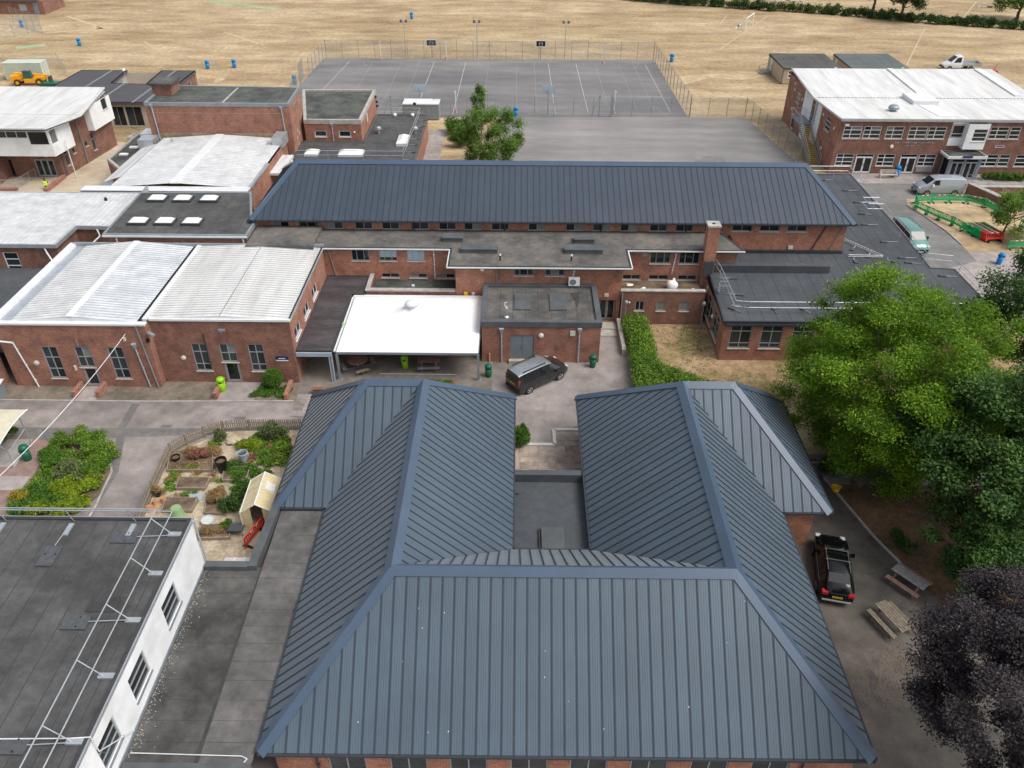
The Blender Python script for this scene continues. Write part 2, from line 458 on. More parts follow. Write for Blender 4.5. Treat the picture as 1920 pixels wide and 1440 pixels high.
class MB:
    """collects shapes, links them as ONE mesh object"""

    def __init__(self):
        self.v, self.f, self.m, self.uv = [], [], [], {}

    def quad(self, *pts, mi=0, uv=None):
        n = len(self.v)
        self.v += [tuple(p) for p in pts]
        if uv:
            self.uv[len(self.f)] = uv
        self.f.append(tuple(range(n, n + len(pts))))
        self.m.append(mi)
        return self

    def box(self, x0, y0, z0, x1, y1, z1, mi=0):
        x0, x1 = min(x0, x1), max(x0, x1)
        y0, y1 = min(y0, y1), max(y0, y1)
        z0, z1 = min(z0, z1), max(z0, z1)
        n = len(self.v)
        self.v += [(x0, y0, z0), (x1, y0, z0), (x1, y1, z0), (x0, y1, z0), (x0, y0, z1), (x1, y0, z1), (x1, y1, z1), (x0, y1, z1)]
        for q in ((0, 3, 2, 1), (4, 5, 6, 7), (0, 1, 5, 4), (1, 2, 6, 5), (2, 3, 7, 6), (3, 0, 4, 7)):
            self.f.append(tuple(n + i for i in q))
            self.m.append(mi)
        return self

    def hexa(self, bottom, top, mi=0):
        n = len(self.v)
        k = len(bottom)
        self.v += [tuple(p) for p in bottom] + [tuple(p) for p in top]
        self.f.append(tuple(n + i for i in reversed(range(k))))
        self.f.append(tuple(n + k + i for i in range(k)))
        self.m += [mi, mi]
        for i in range(k):
            j = (i + 1) % k
            self.f.append((n + i, n + j, n + k + j, n + k + i))
            self.m.append(mi)
        return self

    def prism(self, poly, z0, z1, mi=0):
        return self.hexa([(x, y, z0) for x, y in poly], [(x, y, z1) for x, y in poly], mi)

    def bar(self, p, q, w, h, mi=0):
        """rectangular bar from p to q: w across (horizontal), h in the other direction"""
        p, q = Vector(p), Vector(q)
        d = (q - p).normalized()
        up = Vector((0, 0, 1)) if abs(d.z) < 0.95 else Vector((0, 1, 0))
        s = d.cross(up).normalized()
        u = s.cross(d)
        s, u = s * w / 2, u * h / 2
        return self.hexa([p - s - u, p + s - u, p + s + u, p - s + u][::-1], [q - s - u, q + s - u, q + s + u, q - s + u][::-1], mi)

    def tube(self, p, q, r, n=8, r2=None, mi=0):
        p, q = Vector(p), Vector(q)
        r2 = r if r2 is None else r2
        d = (q - p).normalized()
        a = d.orthogonal().normalized()
        b = d.cross(a)
        ring = [(math.cos(2 * math.pi * i / n), math.sin(2 * math.pi * i / n)) for i in range(n)]
        return self.hexa([p + (a * c + b * s) * r for c, s in ring], [q + (a * c + b * s) * r2 for c, s in ring], mi)

    def path(self, pts, r, n=6, mi=0):
        for a, b in zip(pts, pts[1:]):
            self.tube(a, b, r, n, mi=mi)
        return self

    def lathe(self, prof, n=16, c=(0, 0, 0), mi=0, cap=True):
        """prof: list of (radius, z)"""
        b = len(self.v)
        for r, z in prof:
            for i in range(n):
                a = 2 * math.pi * i / n
                self.v.append((c[0] + r * math.cos(a), c[1] + r * math.sin(a), c[2] + z))
        for k in range(len(prof) - 1):
            for i in range(n):
                j = (i + 1) % n
                self.f.append((b + k * n + i, b + k * n + j, b + (k + 1) * n + j, b + (k + 1) * n + i))
                self.m.append(mi)
        if cap:
            self.f.append(tuple(b + i for i in reversed(range(n))))
            self.f.append(tuple(b + (len(prof) - 1) * n + i for i in range(n)))
            self.m += [mi, mi]
        return self

    def blob(self, c, r, seed=0, jit=0.12, n=12, k=7, mi=0):
        rr = random.Random(seed)
        b = len(self.v)
        self.v.append((c[0], c[1], c[2] - r[2]))
        for i in range(1, k):
            ph = math.pi * i / k - math.pi / 2
            for j in range(n):
                th = 2 * math.pi * j / n
                f = 1 + rr.uniform(-jit, jit)
                self.v.append((c[0] + r[0] * f * math.cos(ph) * math.cos(th), c[1] + r[1] * f * math.cos(ph) * math.sin(th), c[2] + r[2] * f * math.sin(ph)))
        self.v.append((c[0], c[1], c[2] + r[2]))
        t = len(self.v) - 1
        for j in range(n):
            jj = (j + 1) % n
            self.f.append((b, b + 1 + jj, b + 1 + j))
            self.f.append((t, b + 1 + (k - 2) * n + j, b + 1 + (k - 2) * n + jj))
            self.m += [mi, mi]
            for i in range(k - 2):
                self.f.append((b + 1 + i * n + j, b + 1 + i * n + jj, b + 1 + (i + 1) * n + jj, b + 1 + (i + 1) * n + j))
                self.m.append(mi)
        return self

    def mesh(self, name, mats, off=None, smooth=False):
        me = bpy.data.meshes.new(name)
        v = self.v
        if off is not None and off.length:
            v = [(x - off.x, y - off.y, z - off.z) for x, y, z in v]
        me.from_pydata(v, [], self.f)
        for mm in (mats if isinstance(mats, (list, tuple)) else [mats]):
            me.materials.append(MAT[mm])
        for p, k in zip(me.polygons, self.m):
            p.material_index = k
            p.use_smooth = smooth
        ul = me.uv_layers.new(name='UVMap').data
        for p in me.polygons:
            if p.index in self.uv:
                for li, c in zip(p.loop_indices, self.uv[p.index]):
                    ul[li].uv = c
                continue
            nrm = p.normal
            if abs(nrm.z) > 0.95:
                t, b = Vector((1, 0, 0)), Vector((0, 1, 0))
            else:
                t = Vector((0, 0, 1)).cross(nrm).normalized()
                b = nrm.cross(t)
            for li in p.loop_indices:
                c = Vector(self.v[me.loops[li].vertex_index])
                ul[li].uv = (c.dot(t), c.dot(b))
        return me

    def build(self, name, mats, parent=None, local=False, smooth=False):
        off = None
        if parent is not None and not local:
            off = ORG[parent.name]
        me = self.mesh(name, mats, off, smooth)
        o = bpy.data.objects.new(name, me)
        COL.objects.link(o)
        if parent is not None:
            o.parent = parent
            ORG[o.name] = ORG[parent.name]
        else:
            ORG[o.name] = Vector((0, 0, 0))
        return o


def struct(name, mb, mats, z=None):
    o = mb.build(name, mats)
    return tag(o, kind='structure')


def sheet(name, poly, z, mats):
    return struct(name, MB().quad(*[(x, y, z) for x, y in poly]), mats)


def rect(x0, y0, x1, y1):
    return [(x0, y0), (x1, y0), (x1, y1), (x0, y1)]


def copy_tree(o, parent=None):
    c = o.copy()
    COL.objects.link(c)
    c.parent = parent
    for ch in list(o.children):
        copy_tree(ch, c)
    return c


def place(proto, state, loc, rz, label, group=None, tilt=None):
    """first call moves the prototype itself, later calls copy it with all its parts"""
    if state.get('used'):
        o = copy_tree(proto)
    else:
        o = proto
        state['used'] = True
    o.location = loc
    o.rotation_euler = (tilt[0] if tilt else 0, tilt[1] if tilt else 0, rz)
    o['label'] = label
    if group:
        o['group'] = group
    return o


def clip2(poly, a, b, c, keep_ge=True):
    """keep the part of a 2D polygon where a*x+b*y >= c"""
    out = []
    n = len(poly)
    for i in range(n):
        p, q = poly[i], poly[(i + 1) % n]
        dp, dq = a * p[0] + b * p[1] - c, a * q[0] + b * q[1] - c
        if not keep_ge:
            dp, dq = -dp, -dq
        if dp >= 0:
            out.append(p)
        if (dp > 0 > dq) or (dp < 0 < dq):
            t = dp / (dp - dq)
            out.append((p[0] + (q[0] - p[0]) * t, p[1] + (q[1] - p[1]) * t))
    return out


def area2(p):
    return 0.5 * sum(p[i][0] * p[(i + 1) % len(p)][1] - p[(i + 1) % len(p)][0] * p[i][1] for i in range(len(p)))


def panels(parent, pts, width, mats, name='roof_panel', thick=0.02, rib=(0.035, 0.05), along=None, phase=0.0, joined=False, jitter=0.0):
    """cover a planar polygon with sheets laid side by side, each with a raised seam on its edge.
    Sheets run up the slope (or along the given horizontal direction)."""
    pts = [Vector(p) for p in pts]
    nrm = Vector((0, 0, 0))
    for i in range(len(pts)):
        nrm += pts[i].cross(pts[(i + 1) % len(pts)])
    nrm.normalize()
    if nrm.z < 0:
        nrm = -nrm
        pts.reverse()
    if along is not None:
        b = Vector((along[0], along[1], 0)).normalized()
        b = (b - nrm * b.dot(nrm)).normalized()
        t = b.cross(nrm)
    else:
        t = Vector((0, 0, 1)).cross(nrm).normalized()
        b = nrm.cross(t)
    o = pts[0]
    q = [((p - o).dot(t), (p - o).dot(b)) for p in pts]
    lo, hi = min(c[0] for c in q), max(c[0] for c in q)
    k0 = math.floor((lo - phase) / width)
    res = []
    allmb = MB()
    k = k0
    while phase + k * width < hi - 1e-4:
        a0, a1 = phase + k * width, phase + (k + 1) * width
        k += 1
        strip = clip2(clip2(q, 1, 0, max(a0, lo)), 1, 0, min(a1, hi), False)
        if len(strip) < 3 or abs(area2(strip)) < 0.004:
            continue
        if area2(strip) < 0:
            strip = strip[::-1]
        mb = allmb if joined else MB()
        h = thick + rnd.uniform(-jitter, jitter)
        W3 = lambda c, e: o + t * c[0] + b * c[1] + nrm * e
        n = len(mb.v)
        m_ = len(strip)
        mb.v += [tuple(W3(c, h)) for c in strip] + [tuple(W3(c, 0)) for c in strip]
        mb.uv[len(mb.f)] = [(c[0] - a0 + 0.0525, c[1]) for c in strip]
        mb.f.append(tuple(range(n, n + m_)))
        mb.m.append(0)
        for i in range(m_):
            j = (i + 1) % m_
            mb.f.append((n + m_ + i, n + m_ + j, n + j, n + i))
            mb.m.append(0)
        if rib and a0 > lo + 0.01:
            xm = a0 + rib[0] * 0.5
            bs = []
            for i in range(len(q)):
                p1, p2 = q[i], q[(i + 1) % len(q)]
                if (p1[0] - xm) * (p2[0] - xm) < 0:
                    bs.append(p1[1] + (p2[1] - p1[1]) * (xm - p1[0]) / (p2[0] - p1[0]))
            bs.sort()
            for i in range(0, len(bs) - 1, 2):
                if bs[i + 1] - bs[i] < 0.05:
                    continue
                bot = [W3((a0, bs[i]), 0), W3((a0 + rib[0], bs[i]), 0), W3((a0 + rib[0], bs[i + 1]), 0), W3((a0, bs[i + 1]), 0)]
                top = [p + nrm * rib[1] for p in bot]
                mb.hexa(bot, top, 1)
        if not joined:
            res.append(mb.build(name, mats, parent))
    if joined:
        res.append(allmb.build(name, mats, parent))
    return res


def cap(parent, a, b, d1, d2, w, mat, name='ridge_cap', lift=0.085):
    """folded metal flashing along the edge a-b; d1/d2 = unit directions down either side"""
    a, b, d1, d2 = Vector(a), Vector(b), Vector(d1), Vector(d2)
    e = (b - a).normalized()
    mb = MB()
    up = Vector((0, 0, lift))
    for d in (d1, d2):
        d = (d - e * d.dot(e)).normalized()
        nn = e.cross(d)
        if nn.z < 0:
            nn = -nn
        p = [a + up, b + up, b + d * w + nn * lift, a + d * w + nn * lift]
        if (p[1] - p[0]).cross(p[2] - p[0]).z < 0:
            mb.quad(p[0], p[3], p[2], p[1])
        else:
            mb.quad(*p)
        lo = [p[3] - nn * lift, p[2] - nn * lift]
        mb.quad(p[2], p[3], lo[0], lo[1])
    return mb.build(name, mat, parent)


def inset(poly, d):
    if area2(poly) < 0:
        poly = poly[::-1]
    out = []
    n = len(poly)
    for i in range(n):
        p0, p1, p2 = Vector(poly[i - 1]), Vector(poly[i]), Vector(poly[(i + 1) % n])
        e1, e2 = (p1 - p0).normalized(), (p2 - p1).normalized()
        n1, n2 = Vector((-e1.y, e1.x)), Vector((-e2.y, e2.x))
        k = 1 + n1.dot(n2)
        m = (n1 + n2) / max(k, 0.2)
        out.append((p1.x + m.x * d, p1.y + m.y * d))
    return poly, out


def rim(parent, poly, w, z0, z1, mat, name='parapet'):
    po, pi = inset(poly, w)
    mb = MB()
    n = len(po)
    for i in range(n):
        j = (i + 1) % n
        a, b, c, d = po[i], po[j], pi[j], pi[i]
        mb.quad((*a, z1), (*b, z1), (*c, z1), (*d, z1))
        mb.quad((*a, z0), (*b, z0), (*b, z1), (*a, z1))
        mb.quad((*d, z1), (*c, z1), (*c, z0), (*d, z0))
        mb.quad((*d, z0), (*c, z0), (*b, z0), (*a, z0))
    return mb.build(name, mat, parent)


def flat_roof(parent, poly, z, mats, width=1.0, along=(1, 0), kerb=(0.25, 0.12, 0.3), kmat='felt_kerb', rib=(0.035, 0.012), joined=False):
    """felt deck made of sheets, with a kerb: (width, rise above deck, drop below deck)"""
    _, pi = inset(poly, kerb[0] * 0.98)
    base = MB().quad(*[(x, y, z - 0.012) for x, y in pi]).build('roof_deck', mats[0], parent)
    panels(base, [(x, y, z - 0.01) for x, y in pi], width, mats, 'felt_sheet', 0.008, rib, along, joined=joined, jitter=0.002)
    rim(parent, poly, kerb[0], z - kerb[2], z + kerb[1], kmat, 'roof_kerb')
    return base


class Wall:
    """vertical wall from p0 to p1, outside on the right-hand side; a = distance along it"""

    def __init__(self, parent, p0, p1, z0, z1, mat, openings=(), depth=0.12, name='wall', z1b=None):
        self.parent = parent
        self.p0, self.p1 = Vector((*p0, 0)), Vector((*p1, 0))
        self.L = (self.p1 - self.p0).length
        self.t = (self.p1 - self.p0).normalized()
        self.n = Vector((self.t.y, -self.t.x, 0))
        mb = MB()
        ss = sorted({0.0, self.L} | {o[0] for o in openings} | {o[1] for o in openings})
        zs = sorted({z0, z1} | {o[2] for o in openings} | {o[3] for o in openings})
        for i in range(len(ss) - 1):
            for k in range(len(zs) - 1):
                sm, zm = (ss[i] + ss[i + 1]) / 2, (zs[k] + zs[k + 1]) / 2
                if any(o[0] < sm < o[1] and o[2] < zm < o[3] for o in openings):
                    continue
                mb.quad(self.at(ss[i], zs[k]), self.at(ss[i + 1], zs[k]), self.at(ss[i + 1], zs[k + 1]), self.at(ss[i], zs[k + 1]))
        if z1b is not None:
            mb.quad(self.at(0, z1), self.at(self.L, z1), self.at(self.L, z1b))
        for a, b, c, d in openings:
            A = [(a, c), (b, c), (b, d), (a, d)]
            for i in range(4):
                p, q = A[i], A[(i + 1) % 4]
                mb.quad(self.at(*p), self.at(*q), self.at(*q, -depth), self.at(*p, -depth))
        self.obj = mb.build(name, mat, parent)

    def at(self, s, z, d=0.0):
        return self.p0 + self.t * s + self.n * d + Vector((0, 0, z))

    def slab(self, mb, s0, s1, z0, z1, d0, d1, mi=0):
        P = self.at
        mb.hexa([P(s0, z0, d1), P(s1, z0, d1), P(s1, z0, d0), P(s0, z0, d0)], [P(s0, z1, d1), P(s1, z1, d1), P(s1, z1, d0), P(s0, z1, d0)], mi)

    def window(self, s0, s1, z0, z1, cols=2, rows=(), fw=0.06, frame='frame_grey', glass='glass_dark', sill='sill_stone', depth=0.1, name='window', lower=None):
        """cols: int or list of fractions; rows: fractions of the height (from the bottom) with a transom"""
        cf = [i / cols for i in range(1, cols)] if isinstance(cols, int) else list(cols)
        xs = [s0] + [s0 + (s1 - s0) * f for f in cf] + [s1]
        ys = [z0] + [z0 + (z1 - z0) * f for f in rows] + [z1]
        mb = MB()
        h = fw / 2
        e = 0.003
        self.slab(mb, s0 + e, s0 + fw, z0 + e, z1 - e, -depth, -depth + 0.05)
        self.slab(mb, s1 - fw, s1 - e, z0 + e, z1 - e, -depth, -depth + 0.05)
        self.slab(mb, s0 + fw, s1 - fw, z0 + e, z0 + fw, -depth, -depth + 0.05)
        self.slab(mb, s0 + fw, s1 - fw, z1 - fw, z1 - e, -depth, -depth + 0.05)
        for x in xs[1:-1]:
            self.slab(mb, x - h, x + h, z0 + fw, z1 - fw, -depth, -depth + 0.047)
        for y in ys[1:-1]:
            for i in range(len(xs) - 1):
                l = xs[i] + (fw if i == 0 else h)
                r = xs[i + 1] - (fw if i == len(xs) - 2 else h)
                self.slab(mb, l, r, y - h, y + h, -depth, -depth + 0.044)
        w = mb.build(name, frame, self.parent)
        for i in range(len(xs) - 1):
            for k in range(len(ys) - 1):
                l = xs[i] + (fw if i == 0 else h)
                r = xs[i + 1] - (fw if i == len(xs) - 2 else h)
                bt = ys[k] + (fw if k == 0 else h)
                tp = ys[k + 1] - (fw if k == len(ys) - 2 else h)
                g = lower if (lower and k == 0) else glass
                if g == glass and glass != 'glass_sky_tint':
                    q_ = rnd.random()
                    g = 'glass_blind' if (q_ < 0.16 and k == len(ys) - 2) else ('glass_mid' if q_ < 0.4 else ('glass_dark' if q_ < 0.62 else glass))
                pb = MB()
                tl = rnd.uniform(-0.004, 0.004)
                P = self.at
                pb.quad(P(l, bt, -depth + 0.012 + tl), P(r, bt, -depth + 0.012 - tl), P(r, tp, -depth + 0.012 - tl), P(l, tp, -depth + 0.012 + tl))
                pb.build('pane', g, w)
        if sill:
            sb = MB()
            self.slab(sb, s0 - 0.06, s1 + 0.06, z0 - 0.08, z0 - 0.004, -depth + 0.05, 0.07)
            sb.build('sill', sill, w)
        return w

    def door(self, s0, s1, z0, z1, leaves=2, frame='frame_grey', glass='glass_dark', solid=False, top=0.0, depth=0.1):
        mb = MB()
        fw = 0.07
        self.slab(mb, s0 + 0.003, s0 + fw, z0, z1 - 0.003, -depth, -depth + 0.05)
        self.slab(mb, s1 - fw, s1 - 0.003, z0, z1 - 0.003, -depth, -depth + 0.05)
        self.slab(mb, s0 + fw, s1 - fw, z1 - fw, z1 - 0.003, -depth, -depth + 0.05)
        if top:
            self.slab(mb, s0 + fw, s1 - fw, z1 - top - 0.04, z1 - top + 0.04, -depth, -depth + 0.045)
        d = mb.build('door_frame', frame, self.parent)
        if top:
            pb = MB()
            P = self.at
            pb.quad(P(s0 + fw, z1 - top + 0.04, -depth + 0.01), P(s1 - fw, z1 - top + 0.04, -depth + 0.01), P(s1 - fw, z1 - fw, -depth + 0.01), P(s0 + fw, z1 - fw, -depth + 0.01))
            pb.build('pane', glass, d)
        zt = z1 - (top + 0.04 if top else fw)
        w = (s1 - s0 - 2 * fw) / leaves
        for i in range(leaves):
            a, b = s0 + fw + i * w + 0.01, s0 + fw + (i + 1) * w - 0.01
            lb = MB()
            if solid:
                self.slab(lb, a, b, z0 + 0.02, zt, -depth, -depth + 0.04)
                for q in range(7):
                    zz = z0 + 0.12 + q * 0.1
                    self.slab(lb, a + 0.12, b - 0.12, zz, zz + 0.05, -depth + 0.04, -depth + 0.05)
            else:
                k = 0.09
                self.slab(lb, a, a + k, z0 + 0.02, zt, -depth, -depth + 0.04)
                self.slab(lb, b - k, b, z0 + 0.02, zt, -depth, -depth + 0.04)
                self.slab(lb, a + k, b - k, z0 + 0.02, z0 + 0.2, -depth, -depth + 0.04)
                self.slab(lb, a + k, b - k, zt - k, zt, -depth, -depth + 0.04)
            lf = lb.build('door', frame, self.parent)
            if not solid:
                P = self.at
                MB().quad(P(a + 0.09, z0 + 0.2, -depth + 0.015), P(b - 0.09, z0 + 0.2, -depth + 0.015), P(b - 0.09, zt - 0.09, -depth + 0.015), P(a + 0.09, zt - 0.09, -depth + 0.015)).build('pane', glass, lf)
            hb = MB()
            hx = b - 0.05 if i % 2 == 0 else a + 0.05
            self.slab(hb, hx - 0.015, hx + 0.015, z0 + 0.9, z0 + 1.25, -depth + 0.06, -depth + 0.09)
            hb.build('handle', 'galv', lf)
        return d

    def pipe(self, s, z0, z1, mat='pipe_grey', r=0.045, hopper=False, s2=None):
        mb = MB()
        s2 = s if s2 is None else s2
        mb.tube(self.at(s2, z0, 0.09), self.at(s, z1, 0.09), r)
        for f in (0.15, 0.5, 0.85):
            zz = z0 + (z1 - z0) * f
            mb.bar(self.at(s2 + (s - s2) * f - 0.09, zz, 0.05), self.at(s2 + (s - s2) * f + 0.09, zz, 0.05), 0.05, 0.05)
        o = mb.build('downpipe', mat, self.parent)
        if hopper:
            hb = MB()
            P = self.at
            hb.hexa([P(s - 0.08, z1 - 0.02, 0.17), P(s + 0.08, z1 - 0.02, 0.17), P(s + 0.08, z1 - 0.02, 0.01), P(s - 0.08, z1 - 0.02, 0.01)],
                    [P(s - 0.17, z1 + 0.35, 0.27), P(s + 0.17, z1 + 0.35, 0.27), P(s + 0.17, z1 + 0.35, 0.01), P(s - 0.17, z1 + 0.35, 0.01)])
            hb.build('hopper', mat, o)
        return o

    def disc(self, s, z, r=0.17, mat='cream_plastic', name='bulkhead_light'):
        mb = MB()
        n = 14
        P = self.at
        ring = lambda rr, d: [P(s + rr * math.cos(2 * math.pi * i / n), z + rr * math.sin(2 * math.pi * i / n), d) for i in range(n)]
        mb.hexa(ring(r, 0.005), ring(r, 0.07))
        mb.hexa(ring(r * 0.8, 0.07), ring(r * 0.55, 0.12))
        return mb.build(name, mat, self.parent)

    def fix(self, name, s0, s1, z0, z1, d0, d1, mat):
        mb = MB()
        self.slab(mb, s0, s1, z0, z1, d0, d1)
        return mb.build(name, mat, self.parent)


def xwall(parent, x0, x1, y, z0, z1, mat, wins=(), **kw):
    """south-facing wall; wins given with absolute x"""
    return Wall(parent, (x0, y), (x1, y), z0, z1, mat, [(a - x0, b - x0, c, d) for a, b, c, d in wins], **kw)


# ---- foliage: many small leaf faces
def leaf_mesh(name, pos, nrm_bias, size, mat, seed, aspect=0.5, spread=1.0, drop=0.0):
    """pos: Nx3 array of leaf centres -> one mesh of diamond leaves"""
    g = np.random.default_rng(seed)
    n = len(pos)
    nr = g.normal(size=(n, 3)) * spread + np.asarray(nrm_bias)
    nr /= np.linalg.norm(nr, axis=1)[:, None]
    a = g.normal(size=(n, 3))
    a[:, 2] -= drop
    a -= nr * (a * nr).sum(1)[:, None]
    a /= np.linalg.norm(a, axis=1)[:, None] + 1e-9
    b = np.cross(nr, a)
    s = size * g.uniform(0.65, 1.3, n)[:, None]
    v = np.empty((n, 4, 3))
    v[:, 0] = pos - a * s * 0.5
    v[:, 1] = pos + b * s * aspect * 0.5 + nr * s * 0.06
    v[:, 2] = pos + a * s * 0.5
    v[:, 3] = pos - b * s * aspect * 0.5 + nr * s * 0.06
    me = bpy.data.meshes.new(name)
    me.vertices.add(n * 4)
    me.vertices.foreach_set('co', v.reshape(-1).astype(np.float32))
    me.loops.add(n * 4)
    me.loops.foreach_set('vertex_index', np.arange(n * 4, dtype=np.int32))
    me.polygons.add(n)
    me.polygons.foreach_set('loop_start', np.arange(0, n * 4, 4, dtype=np.int32))
    me.polygons.foreach_set('loop_total', np.full(n, 4, dtype=np.int32))
    me.update()
    me.validate()
    me.materials.append(MAT[mat])
    return me


def cloud(centers, radii, n, seed, shell=0.55):
    """n points in ellipsoids, biased to their outer shell; weights by size"""
    g = np.random.default_rng(seed)
    centers, radii = np.asarray(centers, float), np.asarray(radii, float)
    w = radii.prod(axis=1) ** (2 / 3)
    idx = g.choice(len(centers), size=n, p=w / w.sum())
    d = g.normal(size=(n, 3))
    d /= np.linalg.norm(d, axis=1)[:, None]
    r = (shell + (1 - shell) * g.random(n)) * g.uniform(0.82, 1.08, n)
    return centers[idx] + d * radii[idx] * r[:, None]


def obj_of(me, name, parent):
    o = bpy.data.objects.new(name, me)
    COL.objects.link(o)
    o.parent = parent
    ORG[o.name] = ORG[parent.name]
    return o


def limb(mb, p, q, r0, r1, seed=0, seg=3):
    rr = random.Random(seed)
    p, q = Vector(p), Vector(q)
    prev, pr = p, r0
    for i in range(1, seg + 1):
        f = i / seg
        c = p.lerp(q, f) + Vector((rr.uniform(-1, 1), rr.uniform(-1, 1), rr.uniform(-0.4, 0.6))) * (q - p).length * 0.05 * (i < seg)
        r = r0 + (r1 - r0) * f
        mb.tube(prev, c, pr, 7, r)
        prev, pr = c, r
    return prev


def tree(name, label, cat, base, trunk_h, crown_c, crown_r, n_clump, n_leaf, size, mat, seed, clump=(1.3, 0.8), trunk_r=0.25, bark='bark', group=None, shell=0.35, up=1.2, flat=0.6, aspect=0.5, lower=-0.75, drop=0.0):
    """base xy; crown centre (offset from base) and radii; leaves gathered in clumps that fill the crown"""
    t = thing(name, label, cat, (base[0], base[1], 0), 0, group)
    g = np.random.default_rng(seed)
    cc, cr = [], []
    while len(cc) < n_clump:
        d = g.normal(size=3)
        d /= np.linalg.norm(d)
        if d[2] < lower:
            continue
        r = g.uniform(0.25, 1.0) ** 0.45 * 0.93 * g.uniform(0.86, 1.14)
        p = np.array(crown_c) + d * np.array(crown_r) * r
        k = g.uniform(0.65, 1.25)
        cc.append(p)
        cr.append((clump[0] * k, clump[0] * k * g.uniform(0.75, 1.2), clump[1] * k))
    pts = cloud(cc, cr, n_leaf, seed + 1, shell)
    me = leaf_mesh('crown', pts, (0, 0, up), size, mat, seed + 2, aspect, flat, drop)
    obj_of(me, 'crown', t)
    mb = MB()
    top = Vector((crown_c[0] * 0.6, crown_c[1] * 0.6, crown_c[2]))
    fork = Vector((crown_c[0] * 0.15, crown_c[1] * 0.15, trunk_h))
    limb(mb, (0, 0, -0.1), fork, trunk_r * 1.25, trunk_r * 0.85, seed, 4)
    mb.lathe([(trunk_r * 1.7, -0.1), (trunk_r * 1.3, 0.3), (trunk_r * 1.15, 0.7)], 9)
    limb(mb, fork, top, trunk_r * 0.8, trunk_r * 0.35, seed + 3, 4)
    tk = mb.build('trunk', bark, t, local=True, smooth=True)
    lb = MB()
    order = sorted(range(len(cc)), key=lambda i: -np.linalg.norm(cc[i] - np.array(crown_c)))
    for i in order[:min(16, len(order))]:
        e = Vector(cc[i])
        st = fork.lerp(top, rnd.uniform(0.05, 0.75))
        limb(lb, st, e, trunk_r * 0.38, trunk_r * 0.07, seed + 10 + i, 4)
    lb.build('branches', bark, tk, local=True, smooth=True)
    return t


def shrub(name, label, cat, base, blobs, n, size, mat, seed, group=None, aspect=0.5, up=0.6, shell=0.45, flat=1.0, drop=0.0, rag=True):
    """blobs: (dx, dy, z, rx, ry, rz)"""
    t = thing(name, label, cat, (base[0], base[1], 0), 0, group)
    c, r = [], []
    q_ = random.Random(seed)
    for b in blobs:                                    # break each mound into uneven tufts
        if rag:
            for k in range(7):
                th, f = q_.uniform(0, 6.28), q_.uniform(0.15, 0.8)
                k2 = q_.uniform(0.35, 0.7)
                c.append((b[0] + math.cos(th) * b[3] * f, b[1] + math.sin(th) * b[4] * f, b[2] + b[5] * q_.uniform(-0.35, 0.45) * (1.1 - f)))
                r.append((b[3] * k2, b[4] * k2, b[5] * k2 * q_.uniform(0.8, 1.4)))
        else:
            c.append(b[:3])
            r.append(b[3:])
    pts = cloud(c, r, n, seed, shell)
    pts = pts[pts[:, 2] > 0.02]
    obj_of(leaf_mesh('foliage', pts, (0, 0, up), size, mat, seed + 1, aspect, flat, drop), 'foliage', t)
    mb = MB()
    for k, b in enumerate(blobs):
        for q in range(3):
            a = rnd.uniform(0, 6.28)
            mb.tube((b[0], b[1], 0.0), (b[0] + math.cos(a) * b[3] * 0.6, b[1] + math.sin(a) * b[4] * 0.6, b[2] + b[5] * 0.5), 0.02, 5, 0.008)
    mb.build('stem', 'bark', t, local=True)
    return t

# ================================================================== ground, roads, paths
sheet('field', rect(-900, -250, 900, 1600), 0.0, 'dry_grass')
sheet('yard', rect(-75, -5, 19.6, 63.5), 0.012, 'asphalt_yard')
sheet('service_road', [(19.6, 35.6), (60, 35.6), (60, 41.6), (19.6, 41.6)], 0.014, 'asphalt_road')
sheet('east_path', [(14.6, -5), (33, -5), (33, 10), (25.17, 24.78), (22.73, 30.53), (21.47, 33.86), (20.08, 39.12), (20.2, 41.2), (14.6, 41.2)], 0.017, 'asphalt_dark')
sheet('planting_bed', [(33, 10), (25.17, 24.78), (22.73, 30.53), (21.47, 33.86), (20.08, 39.12), (20.4, 38.6), (60, 38.6), (60, 10)], 0.021, 'soil_litter')
sheet('lawn', [(9.2, 58.4), (9.6, 52), (11, 46.5), (14, 44.4), (20.37, 46.97), (23.06, 46.88), (60, 42.2), (60, 52), (40, 58.4)], 0.025, 'lawn_dry')
sheet('east_road', [(34, 58), (39.47, 68.46), (44.68, 70.79), (44.78, 74.35), (44.66, 77.53), (43.95, 81.46), (43.25, 84.51), (44, 86.4), (56, 86.9), (90, 86.9), (90, 93.9), (26, 93.9), (26, 100), (22, 100), (22, 63)], 0.016, 'asphalt_road')
sheet('concrete_apron', [(39.31, 68.68), (44.68, 70.79), (44.29, 73.61), (50.48, 73.24), (62, 66), (50, 60), (40, 58)], 0.013, 'paving_pink')
sheet('terrace', rect(37.4, 90.9, 90, 94.4), 0.021, 'paving_pink')
sheet('lower_court', [(-2.4, 98), (22, 97), (34.8, 97), (34.8, 98.8), (32.6, 116.3), (-2.4, 115.6)], 0.010, 'asphalt_court_pale')
sheet('upper_court', [(-34.4, 148.9), (-35, 122), (-35, 114.2), (-2.4, 115.4), (24.3, 116.1), (24.0, 148.9)], 0.014, 'asphalt_court')
sheet('service_lane', [(-52, 121), (-34, 126.5), (-34, 117), (-52, 116.2)], 0.009, 'asphalt_road')
sheet('footpath', [(-12.3, 84), (-9.6, 84), (-9.9, 109.8), (-12.3, 109.4)], 0.018, 'paving_pink')
sheet('west_terrace', [(-75, 79), (-43, 79), (-43, 91), (-50.3, 103.5), (-53, 103.5), (-75, 103.5)], 0.014, 'sand_paving')
